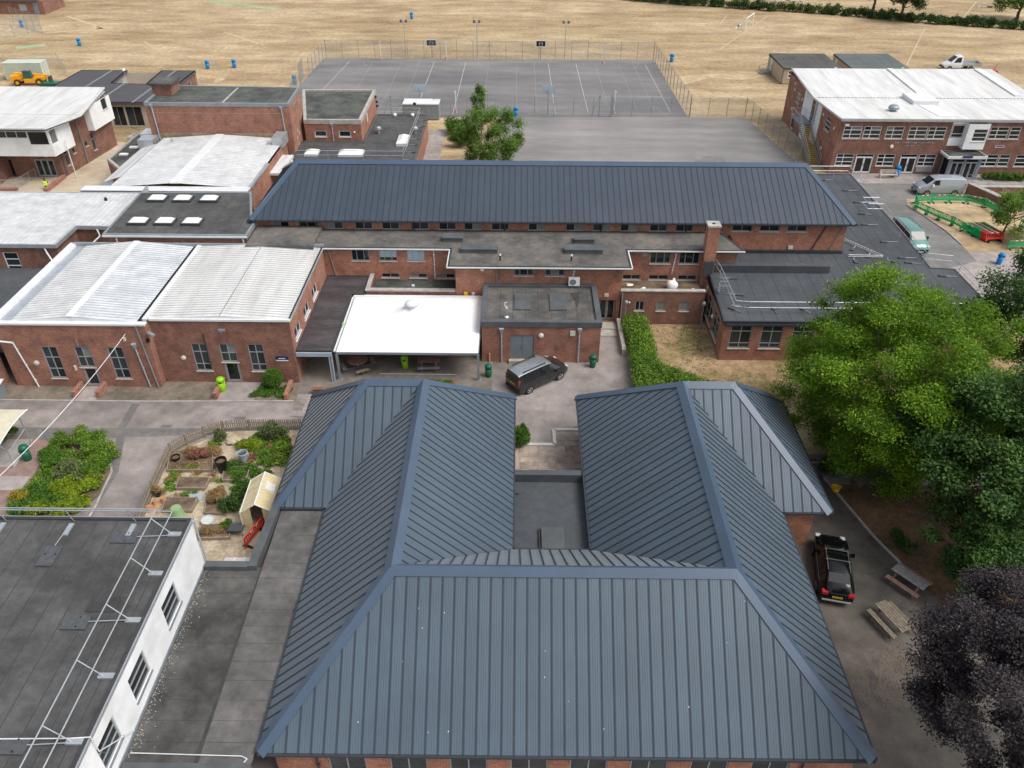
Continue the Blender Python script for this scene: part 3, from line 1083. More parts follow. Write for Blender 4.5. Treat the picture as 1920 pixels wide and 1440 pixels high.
sheet('bare_patch', [(-47.68, 134.09), (-48.39, 141.50), (-49.58, 138.01), (-48.78, 131.52)], 0.008, 'bare_path')
sheet('worn_path', [(36.54, 136.31), (31.53, 137.49), (26.37, 132.85), (23.30, 135.31), (28.34, 139.42), (33.85, 140.25), (41.61, 139.10)], 0.006, 'bare_path')
sheet('garden', [(-22.61, 34.37), (-22.90, 36.93), (-23.07, 40.91), (-20.25, 43.40), (-14.56, 43.72), (-12.4, 33.4), (-13.0, 28.9), (-17.5, 28.9)], 0.022, 'gravel')
sheet('island_bed', [(-30.76, 35.03), (-31.26, 39.34), (-31.56, 41.79), (-30.82, 42.96), (-29.14, 42.92), (-27.41, 41.01), (-26.38, 39.15), (-26.17, 36.89), (-27.05, 34.77)], 0.026, 'soil')
sheet('red_paving', [(-37.79, 42.86), (-33.61, 42.62), (-31.49, 42.19), (-31.04, 39.77), (-30.88, 37.07), (-30.80, 34.49), (-34.98, 34.43)], 0.017, 'red_pav' if False else 'paving_red')
sheet('light_paving', [(-35.39, 38.61), (-31.34, 38.66), (-31.29, 37.35), (-34.66, 37.31)], 0.021, 'paving_pink')
sheet('shelter_pad', [(-37.50, 42.34), (-33.06, 42.40), (-32.82, 39.53), (-35.89, 39.49)], 0.021, 'concrete')
sheet('canopy_terrace', rect(-16.2, 47.9, -1.8, 61.4), 0.024, 'deck')
sheet('gravel_margin', rect(-40, 46.9, -16.0, 49.5), 0.022, 'gravel_dirty')
sheet('island_grass', [(43.25, 84.51), (43.95, 81.46), (44.66, 77.53), (44.78, 74.35), (44.76, 72.90), (47.16, 72.94), (60, 71), (60, 84.6), (52.5, 84.8), (50, 86.3), (44, 86.2)], 0.024, 'dry_grass')

# patches, trench scars and covers in the tarmac
sheet('tarmac_strip', [(-26.45, 39.15), (-25.86, 39.15), (-27.21, 43.90), (-27.36, 46.59), (-27.90, 46.58), (-27.81, 43.89)], 0.0165, 'asphalt_patch')
sheet('tarmac_band', [(-38.29, 43.74), (-37.24, 41.88), (-32.74, 41.61), (-28.44, 42.58), (-15.09, 43.60), (-15.16, 43.89), (-29.66, 43.68)], 0.0155, 'asphalt_patch')
sheet('tarmac_verge', [(-26.45, 39.15), (-25.86, 39.15), (-25.86, 35.93), (-25.56, 34.34), (-26.20, 34.33), (-26.01, 36.89)], 0.0167, 'asphalt_patch')
sheet('tarmac_patch', [(-38.63, 45.71), (-32.82, 45.80), (-32.51, 44.00), (-37.65, 43.93)], 0.0145, 'asphalt_mend')
sheet('tarmac_patch', [(1.72, 48.15), (4.64, 47.39), (4.36, 45.90), (1.30, 46.30)], 0.0145, 'asphalt_mend')
sheet('tarmac_patch', [(-22.68, 46.33), (-15.73, 46.44), (-15.69, 44.92), (-23.22, 43.96)], 0.0143, 'asphalt_mend')
for q in ([(-20.00, 45.11), (-19.17, 45.12), (-19.23, 44.81), (-19.99, 44.80)], [(-24.82, 44.11), (-24.07, 44.13), (-24.11, 43.82), (-24.86, 43.81)], [(4.82, 42.31), (5.33, 42.32), (5.28, 41.70), (4.70, 41.69)], [(4.09, 44.35), (4.43, 44.36), (4.40, 43.88), (4.02, 43.87)]):
    o = sheet('manhole_cover', q, 0.024, 'asphalt_patch')
sheet('wet_stain', [(17.66, 24.75), (18.03, 24.82), (18.20, 24.39), (18.12, 24.03), (17.83, 23.61), (17.97, 23.06), (18.50, 22.75), (18.67, 22.52), (18.11, 22.52), (17.74, 22.91), (17.57, 23.37), (17.63, 23.93), (17.74, 24.38)], 0.0215, 'stain_wet')
sheet('oil_stain', [(20.93, 33.94), (21.63, 34.30), (21.85, 33.35), (21.48, 33.01), (21.07, 33.17)], 0.0215, 'stain_wet')


def stripe(name, pts, w, z, mat):
    mb = MB()
    for (a, b) in zip(pts, pts[1:]):
        a, b = Vector((*a, 0)), Vector((*b, 0))
        d = (b - a).normalized()
        s = Vector((-d.y, d.x, 0)) * w / 2
        k = Vector((0, 0, z))
        mb.quad(a - s + k, b - s + k, b + s + k, a + s + k)
    o = mb.build(name, mat)
    return tag(o, kind='structure')


def kerb_line(name, pts, w=0.13, h=0.12, mat='concrete'):
    mb = MB()
    for a, b in zip(pts, pts[1:]):
        d = (Vector(b) - Vector(a)).normalized()
        n = max(1, round((Vector(b) - Vector(a)).length / 0.92))
        for i in range(n):
            p = Vector(a).lerp(Vector(b), i / n) + d * 0.006
            q = Vector(a).lerp(Vector(b), (i + 1) / n) - d * 0.006
            mb.bar((p.x, p.y, h / 2), (q.x, q.y, h / 2), w, h)
    o = mb.build(name, mat)
    return tag(o, kind='structure')


kerb_line('kerb', [(-40, 46.85), (-27, 46.8), (-16.2, 47.0)], h=0.09)
kerb_line('kerb', [(20.08, 39.12), (21.47, 33.86), (22.73, 30.53)])
kerb_line('kerb', [(21.3, 41.9), (60, 41.9)])
kerb_line('kerb', [(18.79, 40.68), (22.53, 40.73), (26.80, 40.79)], h=0.05)
kerb_line('kerb', [(43.25, 84.51), (43.95, 81.46), (44.66, 77.53), (44.78, 74.35)])
kerb_line('kerb', [(37.6, 90.8), (51, 90.8)])
kerb_line('kerb', [(-25.97, 36.17), (-26.19, 38.12), (-26.28, 39.15), (-27.31, 41.01)], h=0.06)
kerb_line('kerb', [(-25.97, 36.17), (-25.94, 34.11)], h=0.04, mat='line_white')

# court markings
CL = 'line_white'
for nm, pts, w in (('court_line', [(-29.5, 146.8), (-31.2, 119)], 0.09), ('court_line', [(-14.7, 146.8), (-14.9, 118)], 0.09), ('court_line', [(-9.2, 146.6), (-9.4, 116.5)], 0.09),
                   ('court_line', [(5.2, 146.2), (5.4, 117.4)], 0.09), ('court_line', [(10.0, 146.2), (10.2, 117.6)], 0.09), ('court_line', [(22.0, 146.0), (22.2, 117.6)], 0.09),
                   ('court_line', [(10.2, 117.6), (22.2, 117.6)], 0.08), ('court_line', [(10.1, 126.4), (22.1, 126.4)], 0.06)):
    stripe(nm, pts, w, 0.019, CL)
for x0, x1 in ((-29.5, -14.7), (-9.2, 5.2), (10.0, 22.0)):
    stripe('court_line', [(x0, 146.7), (x1, 146.7)], 0.05, 0.0195, 'line_faint')
    stripe('court_line', [(x0, 137), (x1, 137)], 0.05, 0.0195, 'line_faint')
    xm = (x0 + x1) / 2
    for y0, sgn in ((146.6, -1), (118.0, 1)):
        stripe('goal_arc', [(xm + 4.9 * math.cos(a), y0 + sgn * 4.9 * math.sin(a)) for a in [math.pi * i / 14 for i in range(15)]], 0.06, 0.02, 'line_faint')
    for k in (0.28, 0.62, 0.83):
        stripe('court_line', [(x0 + (x1 - x0) * k, 146), (x0 + (x1 - x0) * k, 119)], 0.045, 0.0185, 'line_faint')
# chalk lines on the playing field
for pts, w in (([(-92.82, 167.27), (-83.28, 171.94), (-96.23, 183.68)], 0.7), ([(-83.39, 170.95), (-85.72, 173.37)], 1.2), ([(-86.63, 178.53), (-81.41, 183.61)], 0.35), ([(-70.87, 160.61), (-65.24, 153.56)], 0.35), ([(-58.34, 169.29), (-47.52, 158.26)], 0.5), ([(-53.08, 155.15), (-47.58, 160.42)], 0.35),
               ([(37.41, 157.78), (54.08, 188.65)], 0.22), ([(67.71, 146.86), (83.65, 177.71)], 0.22), ([(41.92, 180.02), (45.00, 188.35)], 0.2), ([(95.57, 187.19), (107.36, 206.49)], 0.25), ([(2.86, 166.45), (25.53, 182.16)], 0.16), ([(-45.33, 177.23), (-18.02, 192.08)], 0.18), ([(54.08, 188.65), (60.59, 187.16)], 0.2), ([(27.49, 171.96), (8.13, 168.48)], 0.16)):
    stripe('chalk_line', pts, w, 0.007, 'chalk')
stripe('wicket_strip', [(-71.17, 201.52), (-53.57, 192.68)], 2.2, 0.0065, 'green_strip')
stripe('wicket_strip', [(-92.18, 154.83), (-88.07, 157.49)], 2.5, 0.0065, 'green_strip')

# patio between the two wings: slabs and step edging, laid one by one
def slabs(name, x0, y0, x1, y1, nx, ny, z, mat, skip=()):
    base = sheet(name, rect(x0, y0, x1, y1), z, 'concrete')
    base.name = name
    ORG[base.name] = Vector((0, 0, 0))
    dx, dy = (x1 - x0) / nx, (y1 - y0) / ny
    for i in range(nx):
        for j in range(ny):
            if (i, j) in skip:
                continue
            MB().box(x0 + i * dx + 0.008, y0 + j * dy + 0.008, z + 0.004, x0 + (i + 1) * dx - 0.008, y0 + (j + 1) * dy - 0.008, z + 0.03 + rnd.uniform(-0.004, 0.004)).build('paving_slab', mat if rnd.random() < 0.75 else 'slab_dark', base)
    return base


slabs('patio', -0.3, 38.6, 4.6, 42.2, 8, 6, 0.02, 'slab_pale')
slabs('patio', 2.75, 42.2, 4.7, 43.8, 3, 3, 0.02, 'slab_pale')
kerb_line('step_edge', [(-0.3, 42.25), (2.7, 42.25), (2.7, 43.9), (4.7, 43.9)], 0.24, 0.14, 'sill_stone')
slabs('walkway', -16.1, 45.2, -13.2, 47.9, 4, 4, 0.016, 'paving_pink')

# ================================================================== near hall: U-shaped, hipped standing-seam roof
hall = thing('school_hall', 'U-shaped brick hall nearest the camera with blue-grey standing-seam hipped roof', 'building', (2.2, 31, 0))
ZE, ZR = 3.05, 8.0
XL0, XLr, XL1 = -10.65, -5.4, -0.1
XR0, XRr, XR1 = 4.15, 9.8, 15.1
YF, YFr, YFi = 18.35, 24.15, 29.85
YP0, YPr, YP1 = 32.9, 38.5, 43.85
XW, XWr = -13.65, -8.8
XE, XEr = 17.92, 12.85
e = lambda x, y: Vector((x, y, ZE))
r = lambda x, y: Vector((x, y, ZR))
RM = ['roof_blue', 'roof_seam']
faces = dict(
    front=[e(XL0, YF), e(XR1, YF), r(XRr, YFr), r(XLr, YFr)],
    west=[e(XL0, YF), r(XLr, YFr), r(XLr, YPr), e(XL0, YP0)],
    east=[e(XR1, YF), e(XR1, YP0), r(XRr, YPr), r(XRr, YFr)],
    inner_back=[r(XLr, YFr), r(XRr, YFr), e(XR0, YFi), e(XL1, YFi)],
    inner_w=[r(XLr, YFr), e(XL1, YFi), e(XL1, YP1), r(XLr, YPr)],
    inner_e=[r(XRr, YFr), r(XRr, YPr), e(XR0, YP1), e(XR0, YFi)],
    proj_ws=[e(XW, YP0), e(XL0, YP0), r(XLr, YPr), r(XWr, YPr)],
    proj_ww=[e(XW, YP0), r(XWr, YPr), e(XW, YP1)],
    proj_wn=[e(XW, YP1), r(XWr, YPr), r(XLr, YPr), e(XL1, YP1)],
    proj_es=[e(XR1, YP0), e(XE, YP0), r(XEr, YPr), r(XRr, YPr)],
    proj_ee=[e(XE, YP0), e(XE, YP1), r(XEr, YPr)],
    proj_en=[e(XR0, YP1), r(XRr, YPr), r(XEr, YPr), e(XE, YP1)],
)
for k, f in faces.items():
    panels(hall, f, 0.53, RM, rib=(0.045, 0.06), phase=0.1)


def nrm_of(f):
    n = Vector((0, 0, 0))
    for i in range(len(f)):
        n += f[i].cross(f[(i + 1) % len(f)])
    n.normalize()
    return n if n.z > 0 else -n


def fcap(a, b, f1, f2, w=0.42):
    def down(f):
        n = nrm_of(faces[f])
        ed = (b - a).normalized()
        d = ed.cross(n)
        c = sum(faces[f], Vector()) / len(faces[f])
        return d if d.dot(c - a) > 0 else -d
    cap(hall, a, b, down(f1), down(f2), w, 'roof_cap')


RL, RR = r(XLr, YFr), r(XRr, YFr)
fcap(RL, RR, 'front', 'inner_back', 0.4)
fcap(RL, r(XLr, YPr), 'west', 'inner_w')
fcap(RR, r(XRr, YPr), 'east', 'inner_e')
fcap(RL, e(XL0, YF), 'front', 'west', 0.36)
fcap(RR, e(XR1, YF), 'front', 'east', 0.36)
fcap(r(XWr, YPr), r(XLr, YPr), 'proj_ws', 'proj_wn', 0.4)
fcap(r(XEr, YPr), r(XRr, YPr), 'proj_es', 'proj_en', 0.4)
fcap(r(XWr, YPr), e(XW, YP0), 'proj_ws', 'proj_ww', 0.36)
fcap(r(XWr, YPr), e(XW, YP1), 'proj_ww', 'proj_wn', 0.36)
fcap(r(XEr, YPr), e(XE, YP0), 'proj_es', 'proj_ee', 0.36)
fcap(r(XEr, YPr), e(XE, YP1), 'proj_ee', 'proj_en', 0.36)
fcap(r(XLr, YPr), e(XL1, YP1), 'inner_w', 'proj_wn', 0.4)
fcap(r(XRr, YPr), e(XR0, YP1), 'inner_e', 'proj_en', 0.4)


def gutter(parent, pts, z, w=0.12, h=0.11, mat='gutter_dark'):
    mb = MB()
    for a, b in zip(pts, pts[1:]):
        mb.bar((*a, z), (*b, z), w, h)
    return mb.build('gutter', mat, parent)


for a, b in (((XL0, YF - 0.06), (XR1, YF - 0.06)), ((XL0 - 0.06, YF), (XL0 - 0.06, YP0 - 0.15)), ((XR1 + 0.06, YF), (XR1 + 0.06, YP0 - 0.15)), ((XL1 + 0.06, YFi), (XL1 + 0.06, YP1)), ((XR0 - 0.06, YFi), (XR0 - 0.06, YP1)), ((XW, YP0 - 0.06), (XL0 - 0.15, YP0 - 0.06)), ((XR1 + 0.15, YP0 - 0.06), (XE, YP0 - 0.06)), ((XE + 0.06, YP0), (XE + 0.06, YP1)), ((XW - 0.06, YP0), (XW - 0.06, YP1)), ((XL1, YFi + 0.06), (XR0, YFi + 0.06))):
    gutter(hall, [a, b], ZE - 0.06)
dp = MB()
rr = random.Random(21)
nf = nrm_of(faces['front'])
for i in range(16):
    x_, t_ = rr.uniform(-7, 11.5), rr.uniform(0.08, 0.92)
    p = Vector((x_, YF + (YFr - YF) * t_, ZE + (ZR - ZE) * t_)) + nf * 0.028
    if p.x < XL0 + (XLr - XL0) * t_ + 0.5 or p.x > XR1 - (XR1 - XRr) * t_ - 0.5:
        continue
    w_, l_ = rr.uniform(0.01, 0.022), rr.uniform(0.02, 0.06)
    up_ = (Vector((0, YFr - YF, ZR - ZE))).normalized()
    dp.quad(p + Vector((-w_, 0, 0)), p + Vector((w_, 0, 0)), p + up_ * l_ + Vector((w_ * 0.5, 0, 0)), p + up_ * l_ - Vector((w_ * 0.5, 0, 0)))
o = dp.build('bird_dropping', 'white_plastic', hall)
o['kind'] = 'stuff'
# soffit
sof = MB()
for f in ([(XL0, YF), (XR1, YF), (XR1, YP0), (XE, YP0), (XE, YP1), (XR0, YP1), (XR0, YFi), (XL1, YFi), (XL1, YP1), (XW, YP1), (XW, YP0), (XL0, YP0)],):
    sof.quad(*[(x, y, ZE - 0.02) for x, y in f])
sof.build('soffit', 'frame_dark', hall)
ov = 0.45
zt = ZE - 0.03
wins = []
xs0 = XL0 + ov
wx = []
for u in (608, 727, 843, 960, 1075, 1192, 1308, 1425):
    x = (u - 487) / 1153 * 25.75 + XL0
    wx.append((x, x + 1.62))
hw = xwall(hall, XL0 + ov, XR1 - ov, YF + ov, 0, zt, 'brick_bright', [(a, b, 0.9, 2.93) for a, b in wx])
for a, b in wx:
    hw.window(a - hw.p0.x, b - hw.p0.x, 0.9, 2.93, 2, (0.55,), lower='glass_mid')
hw.pipe(1.8, 0, zt, 'gutter_dark')
hw.pipe(hw.L - 2.2, 0, zt, 'gutter_dark')
for s in (4.0, 12.0, 20.4):
    hw.fix('wall_light', s, s + 0.36, 2.62, 2.78, 0.0, 0.18, 'cream_plastic')
Wall(hall, (XR1 - ov, YF + ov), (XR1 - ov, YP0 + 0.35), 0, zt, 'brick_red')
ws = Wall(hall, (XR1 - ov, YP0 + 0.35), (XE - 0.75, YP0 + 0.35), 0, zt, 'brick_bright')
Wall(hall, (XE - 0.75, YP0 + 0.35), (XE - 0.75, YP1 - ov), 0, zt, 'brick_red')
Wall(hall, (XE - 0.75, YP1 - ov), (XR0 + 0.3, YP1 - ov), 0, zt, 'brick_red')
Wall(hall, (XR0 + 0.3, YP1 - ov), (XR0 + 0.3, YFi - 0.3), 0, zt, 'brick_red')
Wall(hall, (XR0 + 0.3, YFi - 0.3), (XL1 - 0.3, YFi - 0.3), 0, zt, 'brick_red')
Wall(hall, (XL1 - 0.3, YFi - 0.3), (XL1 - 0.3, YP1 - ov), 0, zt, 'brick_red')
Wall(hall, (XL1 - 0.3, YP1 - ov), (XW + ov, YP1 - ov), 0, zt, 'brick_red')
Wall(hall, (XW + ov, YP1 - ov), (XW + ov, YP0 + 0.35), 0, zt, 'brick_red')
Wall(hall, (XW + ov, YP0 + 0.35), (XL0 + ov, YP0 + 0.35), 0, zt, 'brick_red')
Wall(hall, (XL0 + ov, YP0 + 0.35), (XL0 + ov, YF + ov), 0, zt, 'brick_red')
# flat roof of the entrance lobby between the wings
lob = thing('entrance_lobby', 'low flat-roofed lobby set between the two wings of the hall', 'building', (2.0, 33.2, 0))
panels(lob, [(XL1 - 0.25, YFi - 0.2, 2.35), (XR0 + 0.25, YFi - 0.2, 2.35), (XR0 + 0.25, 36.0, 2.35), (XL1 - 0.25, 36.0, 2.35)], 1.1, ['felt_slate', 'felt_seam'], 'felt_sheet', 0.01, (0.05, 0.006), (0, 1))
MB().box(XL1 - 0.25, 35.95, 2.0, XR0 + 0.25, 36.4, 2.95).build('parapet', 'felt_slate', lob)
Wall(lob, (XR0 + 0.25, 36.38), (XL1 - 0.25, 36.38), 0, 2.0, 'brick_red')
MB().box(1.5, 29.95, 2.36, 2.75, 32.0, 2.62).build('roof_hatch', 'felt_kerb', lob)
MB().box(1.36, 29.95, 2.36, 1.44, 32.0, 2.5).build('cable_tray', 'felt_seam', lob)
MB().tube((-0.05, 34.9, 2.42), (0.25, 34.9, 2.42), 0.05).build('outlet', 'gutter_dark', lob)

# ================================================================== link block (flat felt roof) and white rendered block
link = thing('link_block', 'low link block with worn grey felt flat roof beside the hall', 'building', (-13.4, 23.5, 0))
poly = [(-16.15, 17.75), (XL0 - 0.14, 17.75), (XL0 - 0.14, 33.0), (-13.6, 33.0), (-13.45, 28.75), (-16.15, 28.75)]
pp, pin = inset(poly, 0.02)
panels(link, [(x, y, 2.86) for x, y in [(-16.13, 17.9), (-13.25, 17.9), (-13.25, 28.6), (-16.13, 28.6)]], 1.0, ['felt_dirty', 'felt_seam'], 'felt_sheet', 0.01, (0.025, 0.012), (1, 0), jitter=0.003)
panels(link, [(x, y, 2.87) for x, y in [(-13.05, 17.9), (-10.82, 17.9), (-10.82, 32.9), (-13.2, 32.9)]], 1.0, ['felt_link', 'felt_dirty'], 'felt_sheet', 0.01, (0.03, 0.013), (1, 0), jitter=0.003)
MB().hexa([(-13.28, 17.9, 2.83), (-13.02, 17.9, 2.83), (-13.18, 28.75, 2.83), (-13.28, 28.75, 2.83)], [(-13.25, 17.9, 2.855), (-13.05, 17.9, 2.855), (-13.2, 28.7, 2.855), (-13.25, 28.7, 2.855)]).build('roof_channel', 'felt_patch', link)
MB().prism([(-13.85, 28.4), (-13.4, 28.4), (-13.25, 33.1), (-13.7, 33.1)], 2.5, 3.2).build('parapet', 'felt_kerb', link)
MB().prism([(-16.1, 28.35), (-13.86, 28.35), (-13.86, 28.75), (-16.1, 28.75)], 2.5, 3.18).build('parapet', 'felt_kerb', link)
MB().prism([(-16.1, 17.5), (-10.8, 17.5), (-10.8, 17.9), (-16.1, 17.9)], 2.4, 3.0).build('parapet', 'felt_kerb', link)
MB().box(-16.1, 17.55, 0, -10.8, 17.8, 2.4).build('wall', 'brick_bright', link)
MB().prism([(-16.1, 28.4), (-13.5, 28.4), (-13.35, 33.0), (-13.2, 33.0), (-13.2, 28.2), (-16.1, 28.2)], 0, 2.5).build('wall', 'brick_red', link)
mb = MB()
rr = random.Random(3)
for i in range(420):                               # lichen crust creeping in from the foot of the white wall
    t_ = rr.random()
    x, y = -16.1 + abs(rr.gauss(0, 0.28)) ** 1.5 + 0.02, 18.2 + t_ * 10.2
    s = rr.uniform(0.008, 0.04)
    mb.prism([(x + s * math.cos(a) * rr.uniform(0.6, 1.2), y + s * 0.7 * math.sin(a) * rr.uniform(0.6, 1.2)) for a in (0, 1.2, 2.5, 3.8, 5.1)], 2.868, 2.882)
o = mb.build('lichen', 'lichen', link)
o['kind'] = 'stuff'
MB().path([(-16.0, 18.35, 2.93), (-13.5, 18.3, 2.93), (-11.3, 18.25, 2.95), (-11.05, 18.15, 2.92), (-11.15, 18.0, 2.9)], 0.022).build('conduit', 'pipe_white', link)

blk = thing('rendered_block', 'white rendered two-storey block with dark grey felt roof at lower left', 'building', (-26, 20, 0))
XB = -16.2
ZB = 6.25
polyB = [(-45, 5), (XB, 5), (XB, 28.8), (-45, 28.8)]
flat_roof(blk, polyB, ZB - 0.1, ['felt_grey', 'felt_seam'], 1.0, (0, 1), (0.16, 0.08, 0.22), 'felt_patch')
rim(blk, [(-45.06, 4.94), (XB + 0.08, 4.94), (XB + 0.08, 28.88), (-45.06, 28.88)], 0.07, ZB - 0.2, ZB - 0.05, 'galv', 'roof_edge_trim')
wy = [(17.55, 18.95), (20.1, 21.5), (22.65, 24.05)]
wy = [(14.4, 15.9), (17.1, 18.6), (20.15, 21.75), (24.0, 25.6)]
E_ = Wall(blk, (XB, 5), (XB, 28.7), 0, ZB - 0.28, 'render_white', [(a - 5, b - 5, 3.75, 5.25) for a, b in wy])
for a, b in wy:
    E_.window(a - 5, b - 5, 3.75, 5.25, 1, (0.33, 0.66), glass='glass_dark', fw=0.08, sill='galv_dull')
E_.fix('skirting', 0, E_.L, 2.87, 3.05, 0.0, 0.05, 'galv_dull')
N_ = Wall(blk, (XB, 28.7), (-45, 28.7), 0, ZB - 0.28, 'render_white')
mb = MB()
mb.tube((XB + 0.06, 28.82, 6.05), (XB + 0.1, 28.82, 2.9), 0.05)
mb.tube((XB + 0.06, 28.6, 6.1), (XB + 0.06, 28.82, 6.05), 0.07)
mb.build('downpipe', 'pipe_blue', blk)
MB().path([(-45, 17.05, ZB - 0.02), (-20, 16.95, ZB - 0.02), (-16.9, 17.0, ZB), (-16.1, 17.05, ZB + 0.02), (-16.1, 17.1, 5.2), (-16.1, 19.2, 3.2)], 0.025).build('conduit', 'pipe_white', blk)
for x, y, w, h in ((-19.0, 23.0, 1.3, 0.85), (-27.5, 25.2, 1.0, 1.5)):
    MB().box(x, y, ZB - 0.1, x + w, y + h, ZB - 0.07).build('roof_patch', 'felt_patch', blk)


def rail_weight(mb_w, p, d):
    """counterweight foot of a free-standing guardrail"""
    d = Vector((d[0], d[1], 0)).normalized()
    p = Vector(p)
    mb_w.bar(p + d * 0.0 + Vector((0, 0, 0.05)), p + d * 0.75 + Vector((0, 0, 0.05)), 0.26, 0.09)


# free-standing galvanised guardrail on the white block
gr = thing('roof_guardrail', 'galvanised guardrail with flat metal feet on the white block roof', 'guardrail', (-19, 26, ZB))
zt_ = ZB + 1.0
zm_ = ZB + 0.52
x_in, x_out = -17.55, -17.0
mb = MB()
mb.tube((x_in, 5, zt_), (x_in, 28.35, zt_), 0.03)
mb.tube((x_in, 28.35, zt_), (-45, 28.35, zt_), 0.03)
mb.build('top_rail', 'galv', gr)
mb = MB()
mb.tube((x_out, 5, zm_), (x_out, 28.7, zm_), 0.03)
mb.tube((x_out, 28.7, zm_), (-45, 28.7, zm_), 0.03)
mb.build('mid_rail', 'galv', gr)
for y in (8.2, 11.2, 14.3, 16.9, 19.75, 22.55, 25.2, 27.7):
    MB().tube((-16.75, y, ZB - 0.06), (x_in, y, zt_), 0.025).build('post', 'galv', gr)
    m_ = MB()
    m_.box(-16.98, y - 0.13, ZB - 0.09, -16.33, y + 0.13, ZB - 0.0)
    m_.build('foot', 'galv', gr)
for x in (-40, -36, -32.6, -29.0, -25.4, -22.0, -18.9):
    MB().tube((x, 29.0 - 0.45, ZB - 0.06), (x - 0.1, 28.35, zt_), 0.025).build('post', 'galv', gr)
    MB().box(x - 0.12, 27.55, ZB - 0.09, x + 0.12, 28.35, ZB - 0.0).build('foot', 'galv', gr)
for x, y, rx, ry in ((-18.9, 16.7, 0.55, 0.35), (-19.1, 22.4, 0.55, 0.38), (-19.0, 27.45, 0.6, 0.36), (-22.1, 26.2, 0.38, 0.62)):
    w_ = MB().box(x - rx, y - ry, ZB - 0.09, x + rx, y + ry, ZB - 0.01).build('rubber_weight', 'mat_rubber', gr)
    if rx > ry:
        MB().tube((x + rx, y, ZB + 0.03), (-16.9, y + 0.1, ZB + 0.03), 0.022).build('outrigger', 'galv', gr)
    else:
        MB().tube((x, y + ry, ZB + 0.03), (x + 0.05, 27.6, ZB + 0.03), 0.022).build('outrigger', 'galv', gr)
    for k in (-0.25, 0.25):
        MB().tube((x + (k if rx < ry else 0.1), y + (k if rx > ry else 0.1), ZB - 0.02), (x + (k if rx < ry else 0.1), y + (k if rx > ry else 0.1), ZB + 0.01), 0.04).build('hand_hole', 'black_plastic', gr)

# lean-to roof of clear sheets behind the link block
lt = thing('lean_to_roof', 'small lean-to roof of pale translucent sheets behind the link parapet', 'roof', (-14.7, 29.5, 0))
for i in range(4):
    x0 = -15.75 + i * 0.56
    MB().hexa([(x0, 28.76, 2.2), (x0 + 0.54, 28.76, 2.2), (x0 + 0.54, 30.1, 1.95), (x0, 30.1, 1.95)], [(x0, 28.76, 2.22), (x0 + 0.54, 28.76, 2.22), (x0 + 0.54, 30.1, 1.97), (x0, 30.1, 1.97)]).build('roof_sheet', 'poly_grey', lt)
    MB().bar((x0 + 0.55, 28.76, 2.22), (x0 + 0.55, 30.1, 1.97), 0.04, 0.05).build('glazing_bar', 'frame_white', lt)
for x in (-15.7, -13.6):
    MB().box(x - 0.04, 30.0, 0, x + 0.04, 30.08, 1.94).build('post', 'frame_white', lt)

# ================================================================== long main block (K) with hipped metal roof
main = thing('main_block', 'long two-storey brick block with slate-blue hipped metal roof across the middle', 'building', (3, 70, 0))
KE, KR = 6.5, 9.5
kx0, kx1, ky0, ky1 = -23.15, 29.2, 64.5, 77.4
kr0, kr1, kyr = -20.0, 26.15, 71.0
e2 = lambda x, y: Vector((x, y, KE))
r2 = lambda x, y: Vector((x, y, KR))
kf = dict(s=[e2(kx0, ky0), e2(kx1, ky0), r2(kr1, kyr), r2(kr0, kyr)], e=[e2(kx1, ky0), e2(kx1, ky1), r2(kr1, kyr)], n=[e2(kx1, ky1), e2(kx0, ky1), r2(kr0, kyr), r2(kr1, kyr)], w=[e2(kx0, ky1), e2(kx0, ky0), r2(kr0, kyr)])
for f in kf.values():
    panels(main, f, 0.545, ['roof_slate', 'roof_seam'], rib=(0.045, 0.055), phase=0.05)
faces.update({'k_' + k: v for k, v in kf.items()})


def kcap(a, b, f1, f2, w=0.4):
    n0 = hall
    def down(f):
        n = nrm_of(faces[f])
        ed = (b - a).normalized()
        d = ed.cross(n)
        c = sum(faces[f], Vector()) / len(faces[f])
        return d if d.dot(c - a) > 0 else -d
    cap(main, a, b, down(f1), down(f2), w, 'roof_cap')


kcap(r2(kr0, kyr), r2(kr1, kyr), 'k_s', 'k_n', 0.55)
kcap(r2(kr1, kyr), e2(kx1, ky0), 'k_s', 'k_e')
kcap(r2(kr1, kyr), e2(kx1, ky1), 'k_e', 'k_n')
kcap(r2(kr0, kyr), e2(kx0, ky0), 'k_s', 'k_w')
kcap(r2(kr0, kyr), e2(kx0, ky1), 'k_w', 'k_n')
gutter(main, [(kx0, ky0 - 0.06), (kx1, ky0 - 0.06)], KE - 0.06)
gutter(main, [(kx1 + 0.06, ky0), (kx1 + 0.06, ky1)], KE - 0.06)
MB().quad((kx0, ky0, KE - 0.03), (kx0, ky1, KE - 0.03), (kx1, ky1, KE - 0.03), (kx1, ky0, KE - 0.03)).build('soffit', 'frame_dark', main)
kwx = []
x = kx0 + 1.5
for u0 in (505, 556, 607, 663, 714, 770, 822, 870, 922, 992, 1063, 1114, 1166, 1222, 1271, 1325):
    x = (u0 - 467) / 1138 * 52.35 + kx0
    kwx.append((x, x + 1.5, 5.5, 6.25))
KWY = 65.0
for u0 in (1378, 1430, 1482):
    x = (u0 - 467) / 1138 * 52.35 + kx0
    kwx.append((x, x + 1.7, 5.6, 6.3))
kw = xwall(main, kx0 + 0.5, 28.7, KWY, 0, KE - 0.04, 'brick_bright', kwx)
for a, b, c, d in kwx:
    kw.window(a - kw.p0.x, b - kw.p0.x, c, d, 2, fw=0.05)
for s in (5.2, 13.6, 21.6, 30.0, 37.4, 43.0):
    kw.pipe(s, 5.0 if s < 42 else 5.6, KE - 0.1, 'gutter_dark', 0.07)
kw.pipe(49.6, 3.7, KE - 0.1, 'gutter_dark', 0.05, s2=48.6)
